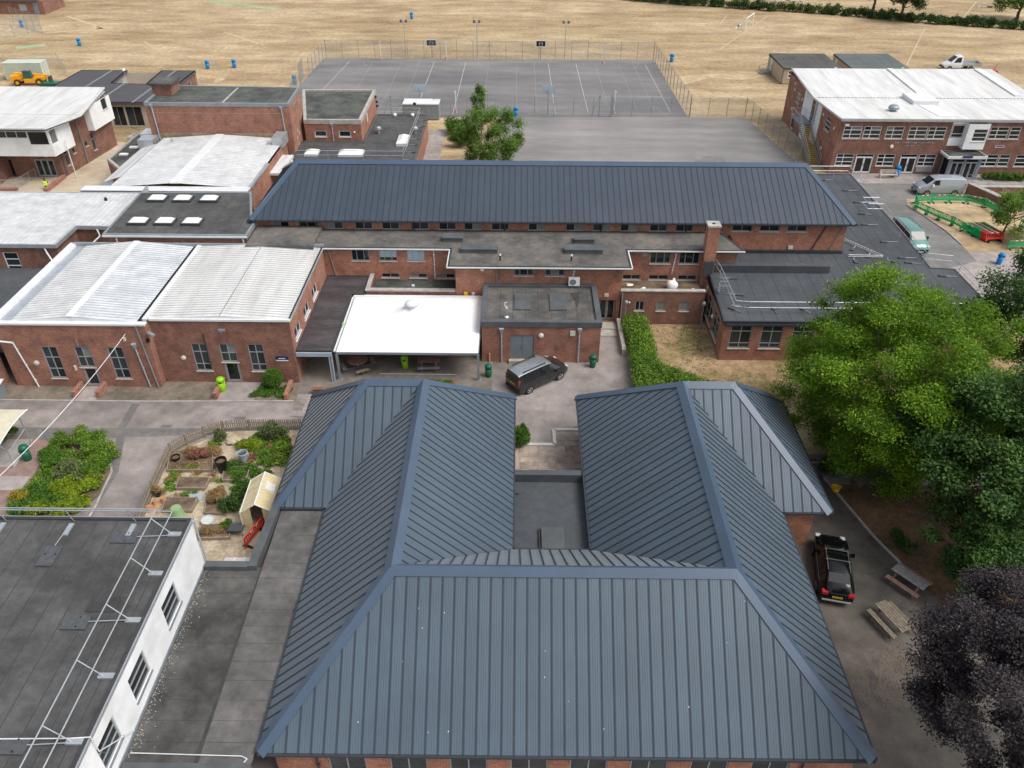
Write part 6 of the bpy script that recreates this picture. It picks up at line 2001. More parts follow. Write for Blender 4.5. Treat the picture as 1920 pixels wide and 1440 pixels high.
MB().lathe([(0.6, 0.3), (0.62, 0.55), (0.4, 0.75), (0.05, 0.82)], 16, (44.7, 97.2, MZ)).build('vent_cowl', 'galv_dull', v_)
up = [(38.2, 40.35, 4.25, 5.7), (40.55, 42.6, 4.25, 5.7), (43.2, 45.25, 4.25, 5.7), (45.85, 48.0, 4.25, 5.7), (48.1, 50.2, 4.25, 5.7), (55.3, 57.5, 4.3, 5.75), (57.65, 58.9, 4.3, 5.75), (60.2, 61.9, 4.3, 5.75), (62.4, 64.4, 4.3, 5.75)]
gd = [(38.1, 40.2, 0.95, 2.42), (43.0, 45.1, 0.95, 2.42), (47.9, 50.0, 0.95, 2.42), (55.2, 57.4, 1.0, 2.45), (57.5, 58.8, 1.0, 2.45), (59.5, 61.0, 1.0, 2.45), (62.0, 63.6, 1.0, 2.45)]
dr = [(40.45, 42.55, 0.05, 2.42), (45.75, 47.75, 0.05, 2.42), (48.0, 49.95, 0.25, 0.88)]
m1 = xwall(mbk, mx0, mx1, my0, 0, MZ - 0.2, 'brick_brown', up + gd + dr[:2])
for i, (a, b, c, d) in enumerate(up):
    m1.window(a - mx0, b - mx0, c, d, [0.4] if b - a > 1.5 else 1, (0.33, 0.68), fw=0.08, frame='frame_white', glass='glass_mid' if i in (0, 1, 2, 3) else 'glass_dark')
for i, (a, b, c, d) in enumerate(gd):
    m1.window(a - mx0, b - mx0, c, d, [0.4] if b - a > 1.5 else 1, (0.33, 0.68), fw=0.08, frame='frame_white')
for a, b, c, d in dr[:2]:
    m1.door(a - mx0, b - mx0, c, d, 2, 'frame_white', top=0.4)
m1.fix('spandrel_panel', 48.0 - mx0, 49.95 - mx0, 0.28, 0.86, 0.001, 0.03, 'frame_grey')
m1.disc(44.3 - mx0, 3.35, 0.22, 'white_plastic', 'wall_clock')
m1.fix('wall_lamp', 0.5, 0.95, 5.85, 6.0, 0, 0.4, 'white_plastic')
sg = m1.fix('sign_board', 56.5 - mx0, 57.6 - mx0, 3.3, 3.52, 0.01, 0.06, 'white_plastic')
m1.fix('sign_face', 56.55 - mx0, 57.55 - mx0, 3.37, 3.5, 0.062, 0.07, 'navy')
# raised metal lettering, three lines (kept as the soft dashes the distance leaves of it)
mb = MB()
rr = random.Random(12)
for z, a, b, h in ((3.72, 44.6, 49.4, 0.2), (3.38, 45.75, 48.05, 0.15), (3.14, 45.8, 48.0, 0.09)):
    s = a
    while s < b:
        w = rr.uniform(0.1, 0.16)
        if rr.random() > 0.12:
            m1.slab(mb, s - mx0, s - mx0 + 0.03, z, z + h, 0.01, 0.04)
            if rr.random() > 0.4:
                m1.slab(mb, s - mx0 + 0.03, s - mx0 + w - 0.03, z + h * rr.choice((0.0, 0.42, 0.82)), z + h * 0.18 + h * rr.choice((0.0, 0.42, 0.75)), 0.01, 0.04)
        s += w
mb.build('wall_lettering', 'frame_grey', mbk)
# white projecting bay above the entrance
wbz0, wbz1 = 3.35, MZ - 0.22
bay = Wall(mbk, (52.2, my0 - 0.9), (54.65, my0 - 0.9), wbz0, wbz1, 'render_white', [(0.75, 2.35, 4.3, 5.72)])
bay.window(0.75, 2.35, 4.3, 5.72, 1, (0.33, 0.68), frame='frame_white')
Wall(mbk, (52.2, my0 - 0.02), (52.2, my0 - 0.9), wbz0, wbz1, 'render_white')
Wall(mbk, (54.65, my0 - 0.9), (54.65, my0 - 0.02), wbz0, wbz1, 'render_white')
m1.fix('white_panel', 50.7 - mx0, 52.2 - mx0, 3.5, MZ - 0.25, 0.002, 0.06, 'render_white')
m1b = Wall(mbk, (50.75, my0 - 0.07), (52.18, my0 - 0.07), 4.45, 6.0, 'frame_dark', [(0.05, 1.4, 4.5, 5.95)], depth=0.0)
m1b.window(0.05, 1.4, 4.5, 5.95, 1, (0.3,), frame='frame_white', glass='glass_mid', depth=0.0, sill=None)
# porch
pz = 2.95
pr = [(50.2, 92.0), (54.8, 92.0), (54.8, my0 - 0.03), (50.2, my0 - 0.03)]
MB().prism(pr, pz - 0.3, pz).build('porch_fascia', 'frame_white', mbk)
MB().prism(inset(pr, 0.12)[1], pz, pz + 0.03).build('porch_roof', 'felt_green', mbk)
pw_ = Wall(mbk, (50.7, 92.4), (54.5, 92.4), 0.03, pz - 0.3, 'door_grey', [(0.35, 1.85, 0.05, 2.5), (1.95, 3.45, 0.05, 2.5)])
for a in (0.35, 1.95):
    pw_.door(a, a + 1.5, 0.05, 2.5, 2, 'frame_grey', top=0.4)
pws = Wall(mbk, (50.7, my0 - 0.03), (50.7, 92.4), 0.03, pz - 0.3, 'door_grey', [(0.15, 1.6, 0.15, 2.5)])
pws.window(0.15, 1.6, 0.15, 2.5, 1, frame='frame_grey', sill=None)
Wall(mbk, (54.5, 92.4), (54.5, my0 - 0.03), 0.03, pz - 0.3, 'door_grey')
MB().box(51.9, 91.85, pz - 0.12, 53.0, 91.99, pz + 0.06).build('porch_sign', 'navy', mbk)
# west wall
Lw = my1 - my0
to = lambda y: my1 - y
ow = [(to(111.2), to(109.6), 3.75, 5.5), (to(98.9), to(97.1), 4.0, 5.6), (to(111.6), to(110.2), 0.1, 2.1), (to(104.4), to(103.2), 3.25, 5.9)]
m2 = Wall(mbk, (mx0, my1), (mx0, my0), 0, MZ - 0.2, 'brick_red', ow)
m2.window(*ow[0][:2], 3.75, 5.5, 1, (0.33, 0.66), frame='frame_white', glass='glass_mid')
m2.window(*ow[1][:2], 4.0, 5.6, 1, (0.33, 0.66), frame='frame_white', glass='glass_mid')
m2.door(*ow[2][:2], 0.1, 2.1, 1, 'frame_white')
m2.door(*ow[3][:2], 3.25, 5.9, 1, 'frame_grey', top=0.5)
m2.fix('white_panel', to(107.9), to(104.5), 3.0, MZ - 0.25, 0.002, 0.05, 'render_white')
m2.fix('white_panel', to(103.1), to(100.8), 1.2, MZ - 0.25, 0.002, 0.05, 'render_white')
m2.fix('white_panel', to(107.0), to(105.2), 0.3, 2.2, 0.002, 0.05, 'render_white')
m2.pipe(to(102.6), 3.3, 6.1, 'pipe_grey', 0.07, hopper=True)
for y, z in ((112.5, 5.6), (112.3, 4.8), (108.6, 4.6), (100.0, 5.2), (100.9, 4.4), (95.6, 4.9), (98.3, 1.6), (112.0, 2.4)):
    m2.fix('wall_light', to(y), to(y) + 0.22, z, z + 0.3, 0, 0.12, 'white_plastic')
Wall(mbk, (mx1, my0), (mx1, my1), 0, MZ - 0.2, 'brick_brown')
Wall(mbk, (mx1, my1), (mx0, my1), 0, MZ - 0.2, 'brick_brown')
# escape stair
es = thing('escape_stair', 'external steel escape stair with yellow treads on the brick block side', 'staircase', (36.8, 101, 0))
sx0, sx1 = 35.9, 37.3
MB().box(sx0, 103.0, 3.1, 37.55, 106.6, 3.2).build('landing', 'galv_dull', es)
steps = []
y, z = 103.0, 3.1
n = 20
for i in range(n):
    yy = 103.0 - 6.2 * (i + 0.5) / n - (0.9 if i >= 11 else 0) * 0.0
    zz = 3.1 - 3.1 * (i + 1) / (n + 1)
    MB().box(sx0 + 0.07, yy - 0.16, zz - 0.04, sx1 - 0.07, yy + 0.13, zz).build('tread', 'stair_tread', es)
    MB().box(sx0 + 0.07, yy - 0.18, zz - 0.04, sx1 - 0.07, yy - 0.12, zz + 0.012).build('nosing', 'stair_yellow', es)
for x in (sx0, sx1):
    st_ = MB().bar((x, 103.0, 3.05), (x, 96.7, 0.05), 0.06, 0.3).build('stringer', 'galv_dull', es)
    MB().path([(x, 106.6, 4.2), (x, 103.0, 4.2), (x, 96.7, 1.1), (x, 96.7, 0.0)], 0.03).path([(x, 103.0, 3.7), (x, 96.7, 0.6)], 0.025).build('handrail', 'galv', es)
for y_ in (106.5, 105.3, 104.1):
    MB().tube((sx0, y_, 3.2), (sx0, y_, 4.2), 0.025).build('baluster', 'galv', es)
for k in range(8):
    MB().tube((sx0 + 0.2 * k, 106.6, 3.2), (sx0 + 0.2 * k, 106.6, 4.2), 0.018).build('baluster', 'galv', es)
MB().bar((sx0, 106.6, 4.2), (37.5, 106.6, 4.2), 0.04, 0.04).build('handrail', 'galv', es)
for x, y_ in ((sx0 + 0.1, 106.4), (sx0 + 0.1, 103.3), (sx0 + 0.1, 100.0)):
    MB().tube((x, y_, 0), (x, y_, 3.1 if y_ > 102 else 1.5), 0.05).build('column', 'galv_dull', es)

# bench, hedge and retaining walls in front of the block
bn = thing('garden_bench', 'pale timber bench against the wall of the upper right block', 'bench', (44.2, 92.9, 0))
for y_ in (-0.3, -0.15, 0.0):
    MB().box(-1.05, y_ - 0.06, 0.42, 1.05, y_ + 0.06, 0.46).build('seat_slat', 'timber_pale', bn, local=True)
for z_ in (0.62, 0.76, 0.9):
    MB().box(-1.0, 0.12, z_ - 0.05, 1.0, 0.16, z_ + 0.05).build('back_slat', 'timber_pale', bn, local=True)
for x in (-0.95, 0.95):
    MB().box(x - 0.05, -0.36, 0.02, x + 0.05, -0.28, 0.42).build('leg', 'timber_pale', bn, local=True)
    MB().box(x - 0.05, 0.08, 0.02, x + 0.05, 0.18, 0.95).build('leg', 'timber_pale', bn, local=True)
    MB().box(x - 0.05, -0.36, 0.6, x + 0.05, 0.16, 0.66).build('armrest', 'timber_pale', bn, local=True)
rw = thing('retaining_wall', 'dark brick retaining wall beside the ramp below the entrance', 'wall', (54, 87, 0))
MB().hexa([(51.0, 87.6, 0), (51.4, 87.6, 0), (53.4, 83.4, 0), (53.0, 83.2, 0)], [(51.0, 87.6, 1.35), (51.4, 87.6, 1.35), (53.4, 83.4, 1.25), (53.0, 83.2, 1.25)]).build('wall', 'brick_dark', rw)
MB().hexa([(50.95, 87.65, 1.35), (51.6, 87.65, 1.35), (53.6, 83.45, 1.25), (52.95, 83.15, 1.25)], [(50.95, 87.65, 1.45), (51.6, 87.65, 1.45), (53.6, 83.45, 1.35), (52.95, 83.15, 1.35)]).build('coping', 'stone_cap', rw)
rw2 = thing('retaining_wall', 'long dark brick wall running off the right edge below the terrace', 'wall', (62, 87.6, 0))
MB().box(51.6, 87.2, 0.0, 90, 87.7, 1.1).build('wall', 'brick_dark', rw2)
MB().box(51.6, 87.15, 1.1, 90, 87.75, 1.18).build('coping', 'stone_cap', rw2)
sheet('ramp', [(51.5, 87.1), (90, 87.1), (90, 78), (53.7, 83.2)], 0.027, 'asphalt_road')
hr = thing('handrail', 'thin grey handrail along the retaining wall coping at right', 'handrail', (52, 86, 1.4))
MB().path([(51.4, 88.6, 2.1), (53.6, 83.4, 2.1), (55, 81.5, 2.0)], 0.025).build('rail', 'galv', hr)
for x, y in ((51.6, 87.9), (52.4, 86.1), (53.2, 84.4)):
    MB().tube((x, y, 1.4), (x, y, 2.1), 0.022).build('post', 'galv', hr)

# mobile classrooms
for i, (x0, y0, x1, y1, rf, lb) in enumerate(((42.3, 133.9, 51.6, 142.8, 'felt_mobile', 'tan mobile classroom with dark brown-grey roof'), (53.2, 134.2, 62.4, 143.0, 'felt_mobile_green', 'tan mobile classroom with greenish-grey roof'))):
    mc = thing('mobile_classroom', lb, 'cabin', ((x0 + x1) / 2, (y0 + y1) / 2, 0), 0, 'mobile classrooms on the field')
    n = 3
    for k in range(n):
        a, b = x0 + (x1 - x0) * k / n, x0 + (x1 - x0) * (k + 1) / n
        MB().hexa([(a, y0 - 0.15, 2.45), (b - 0.03, y0 - 0.15, 2.45), (b - 0.03, y1 + 0.15, 2.45), (a, y1 + 0.15, 2.45)], [(a, y0 - 0.15, 2.55), (b - 0.03, y0 - 0.15, 2.55), (b - 0.03, y1 + 0.15, 2.68), (a, y1 + 0.15, 2.68)]).build('roof_section', rf, mc)
    MB().box(x0 - 0.05, y0 - 0.2, 2.38, x1 + 0.05, y1 + 0.2, 2.46).build('roof_trim', 'gutter_dark', mc)
    ow = [(x0 + 0.9, x0 + 2.3, 0.95, 2.15), (x0 + 3.6, x0 + 5.2, 0.95, 2.15), (x0 + 6.4, x0 + 8.0, 0.95, 2.15)]
    m_ = xwall(mc, x0, x1, y0, 0.1, 2.38, 'cabin_tan', ow, depth=0.05)
    for a, b, c, d in ow:
        m_.window(a - x0, b - x0, c, d, 1, (0.5,), frame='frame_white', fw=0.12, depth=0.04)
    m_.pipe(0.05, 0.1, 2.3, 'gutter_dark', 0.05)
    mw = Wall(mc, (x0, y1), (x0, y0), 0.1, 2.38, 'cabin_tan', [(1.3, 2.3, 0.4, 2.3)], depth=0.05)
    mw.fix('door', 1.32, 2.28, 0.42, 2.28, -0.05, -0.02, 'frame_white')
    Wall(mc, (x1, y0), (x1, y1), 0.1, 2.38, 'cabin_tan')
    Wall(mc, (x1, y1), (x0, y1), 0.1, 2.38, 'cabin_tan')
    mb = MB().box(x1 - 1.3, y0 - 0.3, 2.3, x1 - 0.9, y0 - 0.18, 2.75)
    mb.build('vent_box', 'pipe_white', mc)
ds = thing('door_steps', 'small timber steps and railing at the mobile classroom door', 'steps', (41.4, 140.8, 0))
for k in range(3):
    MB().box(-0.9 + k * 0.3, -1.0, 0, -0.6 + k * 0.3 + (0.5 if k == 2 else 0), 0.6, 0.15 + k * 0.14).build('step', 'timber_grey', ds, local=True)
MB().path([(-0.8, -1.0, 0), (-0.8, -1.0, 1.1), (0.8, -1.0, 1.5), (0.8, -1.0, 0)], 0.04).path([(-0.8, 0.6, 0), (-0.8, 0.6, 1.1), (0.8, 0.6, 1.5)], 0.04).build('railing', 'galv_dull', ds, local=True)

# ================================================================== fences, courts furniture, goals
def chain_fence(label, pts, h, step, group='chain-link fences', posts='galv_dull', name='chain_link_fence'):
    f = thing(name, label, 'fence', (pts[0][0], pts[0][1], 0), 0, group)
    mb = MB()
    for a, b in zip(pts, pts[1:]):
        L = (Vector(b) - Vector(a)).length
        mb.quad((*a, 0.05), (*b, 0.05), (*b, h), (*a, h))
        n = max(1, round(L / step))
        for i in range(n + 1):
            if i == n and b != pts[-1]:
                continue
            p = Vector(a).lerp(Vector(b), i / n)
            MB().tube((p.x, p.y, 0), (p.x, p.y, h + 0.05), 0.04, 6).build('post', posts, f)
    mb.build('mesh_panel', 'chainlink', f)
    mb = MB()
    for a, b in zip(pts, pts[1:]):
        mb.tube((*a, h), (*b, h), 0.02, 5)
    mb.build('top_wire', posts, f)
    return f


chain_fence('tall chain-link fence along the far side of the court', [(-34.0, 149.0), (23.8, 148.9)], 3.0, 2.9)
chain_fence('chain-link fence down the right side of the upper court', [(23.8, 148.9), (24.2, 132), (24.6, 116.2)], 3.0, 2.6)
chain_fence('chain-link fence down the left side of the court', [(-34.0, 149.0), (-34.3, 136.5)], 3.0, 2.6)
chain_fence('blue-grey fence panel at the left court gateway', [(-35.2, 136.2), (-34.6, 131.0)], 3.0, 0.9)
chain_fence('blue-grey fence panel beyond the brick tower', [(-33.8, 126), (-33.2, 119.0)], 3.0, 0.9)
chain_fence('chain-link fence between upper and lower courts', [(-3.2, 115.8), (24.6, 116.2)], 2.7, 2.9)
chain_fence('short chain-link fence left of the birch tree', [(-12, 115.4), (-7.2, 115.6)], 2.5, 2.2)
chain_fence('chain-link fence along the field right of the courts', [(24.6, 116.4), (32.6, 116.6)], 2.6, 2.6)
chain_fence('chain-link fence along the right side of the lower court', [(32.6, 116.6), (34.0, 107), (35.0, 97.8)], 2.6, 2.3)


def gate(label, x, y, w, h):
    g = thing('fence_gate', label, 'gate', (x, y, 0), 0, 'tubular gates in the court fence')
    MB().path([(0, 0, 0), (0, 0, h)], 0.07).path([(w, 0, 0), (w, 0, h)], 0.07).build('gate_post', 'galv_dull', g, local=True)
    MB().path([(0.1, 0, 0.15), (w - 0.1, 0, 0.15)], 0.04).path([(0.1, 0, h * 0.5), (w - 0.1, 0, h * 0.5)], 0.04).path([(0.1, 0, h - 0.1), (w - 0.1, 0, h - 0.1)], 0.04).build('gate_frame', 'galv_dull', g, local=True)
    MB().tube((0, 0, h), (-1.2, 0, 0), 0.03).tube((w, 0, h), (w + 1.2, 0, 0), 0.03).build('brace', 'galv_dull', g, local=True)
    return g


gate('tubular gate right of the second basketball hoop', 11.6, 116.0, 1.7, 3.1)
gate('tubular gate behind the rear annexe roof', -18.0, 115.2, 1.7, 3.0)


def hoop(x, y, h, rz, label, frame, board):
    b = thing('basketball_hoop', label, 'basketball hoop', (x, y, 0), rz, 'basketball hoops on the court')
    MB().tube((0, 0, 0), (0, 0, h - 0.6), 0.07, 8).bar((0, 0, h - 0.6), (0, -0.5, h - 0.5), 0.08, 0.1).build('post', 'galv_dull', b, local=True)
    MB().box(-0.9, -0.55, h - 1.0, 0.9, -0.5, h + 0.1).build('backboard', board, b, local=True)
    mb = MB()
    for (x0, x1, z0, z1) in ((-0.9, 0.9, h + 0.0, h + 0.1), (-0.9, 0.9, h - 1.0, h - 0.9), (-0.9, -0.8, h - 0.9, h), (0.8, 0.9, h - 0.9, h), (-0.3, 0.3, h - 0.35, h - 0.3), (-0.3, -0.25, h - 0.75, h - 0.35), (0.25, 0.3, h - 0.75, h - 0.35)):
        mb.box(x0, -0.57, z0, x1, -0.551, z1)
    mb.build('board_marking', frame, b, local=True)
    mb = MB()
    for i in range(12):
        a0, a1 = 2 * math.pi * i / 12, 2 * math.pi * (i + 1) / 12
        mb.tube((0.23 * math.cos(a0), -0.8 + 0.23 * math.sin(a0), h - 0.75), (0.23 * math.cos(a1), -0.8 + 0.23 * math.sin(a1), h - 0.75), 0.02, 5)
    mb.build('rim', 'red_paint', b, local=True)


hoop(-15.3, 149.6, 3.1, 0, 'dark framed basketball hoop at the far left of the court', 'white_plastic', 'black_plastic')
hoop(3.9, 149.4, 3.1, 0, 'dark framed basketball hoop at the far right of the court', 'white_plastic', 'black_plastic')
hoop(-14.0, 117.0, 3.8, math.pi, 'grey basketball hoop near the storage container', 'frame_grey', 'pipe_blue')
hoop(4.3, 116.9, 3.8, math.pi, 'grey basketball hoop near the court gate', 'frame_grey', 'pipe_blue')
for i, (x, y, h, lb) in enumerate(((-24.2, 148.2, 3.1, 'white netball post at the far left of the court'), (-12.7, 148.3, 3.0, 'white netball post between the two dark hoops'), (14.8, 146.6, 3.1, 'white netball post at the far right of the court'), (-9.0, 117.4, 3.1, 'white netball post beside the container'), (13.9, 117.6, 3.2, 'white netball post behind the court gate'))):
    p = thing('netball_post', lb, 'netball post', (x, y, 0), 0, 'netball posts on the court')
    MB().tube((0, 0, 0), (0, 0, h), 0.06, 8).build('post', 'pipe_white', p, local=True)
    MB().lathe([(0.25, 0), (0.22, 0.12), (0.08, 0.5)], 10).build('base', 'post_pink', p, local=True)
    mb = MB()
    for k in range(10):
        a0, a1 = 2 * math.pi * k / 10, 2 * math.pi * (k + 1) / 10
        mb.tube((0.19 * math.cos(a0), -0.3 + 0.19 * math.sin(a0), h - 0.05), (0.19 * math.cos(a1), -0.3 + 0.19 * math.sin(a1), h - 0.05), 0.015, 4)
    mb.build('ring', 'pipe_white', p, local=True)
for i, (x, lb) in enumerate(((-20.0, 'twin floodlight mast at left of the far court fence'), (-7.3, 'twin floodlight mast in the middle of the far court fence'), (8.2, 'twin floodlight mast at right of the far court fence'))):
    f = thing('floodlight_mast', lb, 'floodlight', (x, 149.7, 0), 0, 'floodlight masts behind the court')
    MB().tube((0, 0, 0), (0, 0, 6.0), 0.09, 8, 0.05).build('mast', 'galv', f, local=True)
    MB().bar((-0.55, 0, 6.0), (0.55, 0, 6.0), 0.06, 0.06).build('cross_arm', 'galv', f, local=True)
    for s in (-0.45, 0.45):
        MB().hexa([(s - 0.2, -0.35, 5.85), (s + 0.2, -0.35, 5.85), (s + 0.2, 0.1, 6.1), (s - 0.2, 0.1, 6.1)], [(s - 0.2, -0.3, 6.05), (s + 0.2, -0.3, 6.05), (s + 0.2, 0.1, 6.25), (s - 0.2, 0.1, 6.25)]).build('lamp_head', 'frame_dark', f, local=True)
gp_ = thing('court_goal', 'dull pipe goal frame standing behind the birch tree', 'goal', (-6.6, 117.5, 0))
MB().path([(0, 0, 0), (0, 0, 2.4), (2.2, 1.4, 2.4), (2.2, 1.4, 0)], 0.05).build('frame', 'galv_dull', gp_, local=True)
gp_ = thing('fence_bracket', 'triangular pipe stay on the far court fence', 'stay', (-5.0, 149.4, 0))
MB().path([(-1.2, 0, 0), (-0.2, 0, 2.4), (0.2, 0, 2.4), (1.2, 0, 0)], 0.03).build('stay', 'galv_dull', gp_, local=True)


def football_goal(x, y, rz, label, w=5.5, h=2.3):
    g = thing('football_goal', label, 'goal', (x, y, 0), rz, 'white football goals on the field')
    for s in (-w / 2, w / 2):
        MB().tube((s, 0, 0), (s, 0, h), 0.09, 8).build('goal_post', 'white_plastic', g, local=True)
        MB().path([(s, 0, h), (s, 0.6, h), (s, 2.2, 0.1), (s, 0, 0.1)], 0.06).build('side_frame', 'white_plastic', g, local=True)
    MB().tube((-w / 2, 0, h), (w / 2, 0, h), 0.09, 8).build('crossbar', 'white_plastic', g, local=True)
    MB().tube((-w / 2, 2.2, 0.1), (w / 2, 2.2, 0.1), 0.06, 8).build('ground_bar', 'white_plastic', g, local=True)
    MB().box(-0.5, 2.1, 0, 0.5, 2.5, 0.25).build('ballast', 'black_plastic', g, local=True)


football_goal(*(47.11, 176.56), math.radians(62), 'white football goal standing alone on the field before the hedge')
football_goal(*(106.14, 198.12), math.radians(-35), 'white football goal beyond the hedge at upper right', 4.0, 2.6)
football_goal(*(63.22, 204.28), math.radians(0), 'white football goal lying flat beyond the hedge', 6.0, 0.6)


def litter_bin(name, label, loc, rz, mat, group, tilt=None, kind='dome', s=1.0):
    b = thing(name, label, 'bin', (*loc, 0), rz, group)
    if tilt:
        b.rotation_euler = (tilt[0], tilt[1], rz)
    MB().lathe([(0.2 * s, 0.0), (0.225 * s, 0.04), (0.25 * s, 0.35 * s), (0.255 * s, 0.72 * s)], 16).build('body', mat, b, local=True, smooth=True)
    n = 16
    mb = MB()
    mb.lathe([(0.262 * s, 0.86 * s), (0.275 * s, 0.9 * s), (0.265 * s, 1.0 * s), (0.2 * s, 1.08 * s), (0.04 * s, 1.12 * s)], n)
    mb.build('hood', mat, b, local=True, smooth=True)
    mb = MB()
    for k in range(4):
        a = math.pi / 4 + k * math.pi / 2
        mb.bar((0.24 * s * math.cos(a), 0.24 * s * math.sin(a), 0.7 * s), (0.25 * s * math.cos(a), 0.25 * s * math.sin(a), 0.9 * s), 0.14 * s, 0.05 * s)
    mb.build('hood_support', mat, b, local=True)
    MB().lathe([(0.215 * s, 0.70 * s), (0.215 * s, 0.88 * s)], n).build('opening', 'black_plastic', b, local=True)
    return b


G = 'dark green litter bins'
litter_bin('litter_bin', 'dark green litter bin beside the canopy corner', (-2.08, 50.45), 0, 'green_bin', G)
litter_bin('litter_bin', 'dark green litter bin at the right end of the plant room', (5.99, 51.89), 0.3, 'green_bin', G)
litter_bin('litter_bin', 'dark green litter bin on red paving by the shelter', (-32.33, 40.29), 0.3, 'green_bin', G, s=1.1)
G = 'lime green litter bins'
litter_bin('litter_bin', 'lime green litter bin standing by the classroom door', (-21.80, 48.27), 0, 'lime_bin', G, s=1.1)
litter_bin('litter_bin', 'lime green litter bin under the white canopy', (-8.58, 51.51), 0, 'lime_bin', G, s=1.05)
G = 'blue litter bins'
for u, v, lb in ((150, 86, 'blue litter bin alone on the field at far left'), (390, 129, 'blue litter bin left of the bare path on the field'), (440, 127, 'blue litter bin right of the bare path on the field'), (772, 36, 'blue litter bin on the field beyond the floodlights'), (967, 218, 'blue litter bin at the court fence by the birch tree'), (1680, 331, 'blue litter bin beside the timber bench'), (42, 51, 'blue litter bin by the small fence at upper left'), (553, 158, 'blue litter bin near the left court gateway'), (1259, 116, 'blue litter bin right of the upper court')):
    x, y = {(150, 86): (-81.31, 156.83), (390, 129): (-52.50, 141.03), (440, 127): (-48.22, 141.86), (772, 36): (-22.64, 182.77), (967, 218): (-0.32, 115.93), (1680, 331): (45.42, 93.29), (42, 51): (-99.95, 172.42), (553, 158): (-35.66, 131.86), (1259, 116): (26.89, 147.96)}[(u, v)]
    litter_bin('litter_bin', lb, (x, y), 0.2, 'blue_bin', G, s=1.25 if v < 200 else 1.2)
litter_bin('litter_bin', 'blue litter bin leaning beside a low post at the right edge', (46.44, 70.25), 0.2, 'blue_bin', G, (0.0, 0.12), s=1.05)

# plastic crowd barriers round the dried grass island
def make_barrier(frame):
    b = thing('crowd_barrier', 'barrier', 'barrier')
    mb = MB()
    mb.box(-0.98, -0.03, 0.88, 0.98, 0.03, 1.0).box(-0.98, -0.03, 0.3, 0.98, 0.03, 0.5).box(-0.98, -0.03, 0.5, -0.9, 0.03, 0.88).box(0.9, -0.03, 0.5, 0.98, 0.03, 0.88)
    mb.box(-0.98, -0.03, 0.12, -0.8, 0.03, 0.3).box(0.8, -0.03, 0.12, 0.98, 0.03, 0.3)
    mb.build('frame', frame, b, local=True)
    for i in range(9):
        x = -0.72 + i * 0.18
        MB().box(x - 0.03, -0.022, 0.5, x + 0.03, 0.022, 0.88).build('bar', frame, b, local=True)
    for s in (-0.7, 0.7):
        MB().hexa([(s - 0.07, -0.34, 0), (s + 0.07, -0.34, 0), (s + 0.07, 0.34, 0), (s - 0.07, 0.34, 0)], [(s - 0.05, -0.12, 0.12), (s + 0.05, -0.12, 0.12), (s + 0.05, 0.12, 0.12), (s - 0.05, 0.12, 0.12)]).build('foot', 'black_plastic', b, local=True)
    for s, m_ in ((-0.55, 'barrier_red'), (-0.275, 'reflect_white'), (0.0, 'barrier_red'), (0.275, 'reflect_white'), (0.55, 'barrier_red')):
        MB().box(s - 0.13, -0.036, 0.9, s + 0.13, -0.0305, 0.985).build('reflector', m_, b, local=True)
    return b


ORD = 'first second third fourth fifth sixth seventh eighth ninth tenth eleventh'.split()
gbar, rbar, gst, rst = make_barrier('barrier_green'), make_barrier('barrier_red'), {}, {}
GG = 'green plastic barriers round the grass island'
loop = [(44.0, 83.9), (44.3, 84.9), (46.2, 85.2), (48.15, 85.25), (50.1, 85.15), (51.6, 84.1), (51.9, 82.4), (52.6, 80.8)]
words = ['at the rounded corner nearest the silver van', 'first along the back row behind the silver van', 'second along the back row behind the silver van', 'third along the back row toward the dark wall', 'at the bend beside the dark wall', 'second last of the back row by the small tree', 'last of the back row half behind the small tree']
for i in range(len(loop) - 1):
    a, b = Vector(loop[i]), Vector(loop[i + 1])
    c = (a + b) / 2
    d = b - a
    o = place(gbar, gst, (c.x, c.y, 0.02), math.atan2(d.y, d.x), 'green plastic barrier ' + words[i], GG)
fr = [(43.7, 83.2), (44.25, 82.0), (45.0, 80.5), (45.85, 79.1), (46.3, 77.7), (46.9, 76.6)]
words = ['nearest the road corner on the road side', 'second along the road side', 'third along the road side', 'fourth along the road side', 'last along the road side before the leaning stack']
for i in range(len(fr) - 1):
    a, b = Vector(fr[i]), Vector(fr[i + 1])
    c = (a + b) / 2
    d = b - a
    place(gbar, gst, (c.x, c.y, 0.02), math.atan2(d.y, d.x), 'green barrier with red-white strip, ' + words[i], GG)
for i in range(11):
    place(gbar, gst, (47.2 + 0.05 * i + 0.35, 77.5 - i * 0.17, 0.03), 0.12, ORD[i] + ' green barrier of the leaning stack, counting from the road-side row', 'stacked green barriers', (-0.35, 0))
for i in range(4):
    place(rbar, rst, (48.15 + 0.09 * i, 75.55 - i * 0.16, 0.03), 0.12, ORD[i] + ' red barrier of the leaning stack, counting from the green ones', 'stacked red barriers', (-0.45, 0))
place(gbar, gst, (49.8, 73.5, 0.02), 0.13, 'green plastic barrier standing alone at the right edge', GG)
place(gbar, gst, (53.0, 77.6, 0.02), -1.0, 'green plastic barrier half hidden behind the small tree trunk', GG)
o = place(rbar, rst, (-15.35, 33.35, 0.05), math.radians(72), 'red plastic barrier leaning by the garden greenhouse', 'red barriers', (0.1, 0))

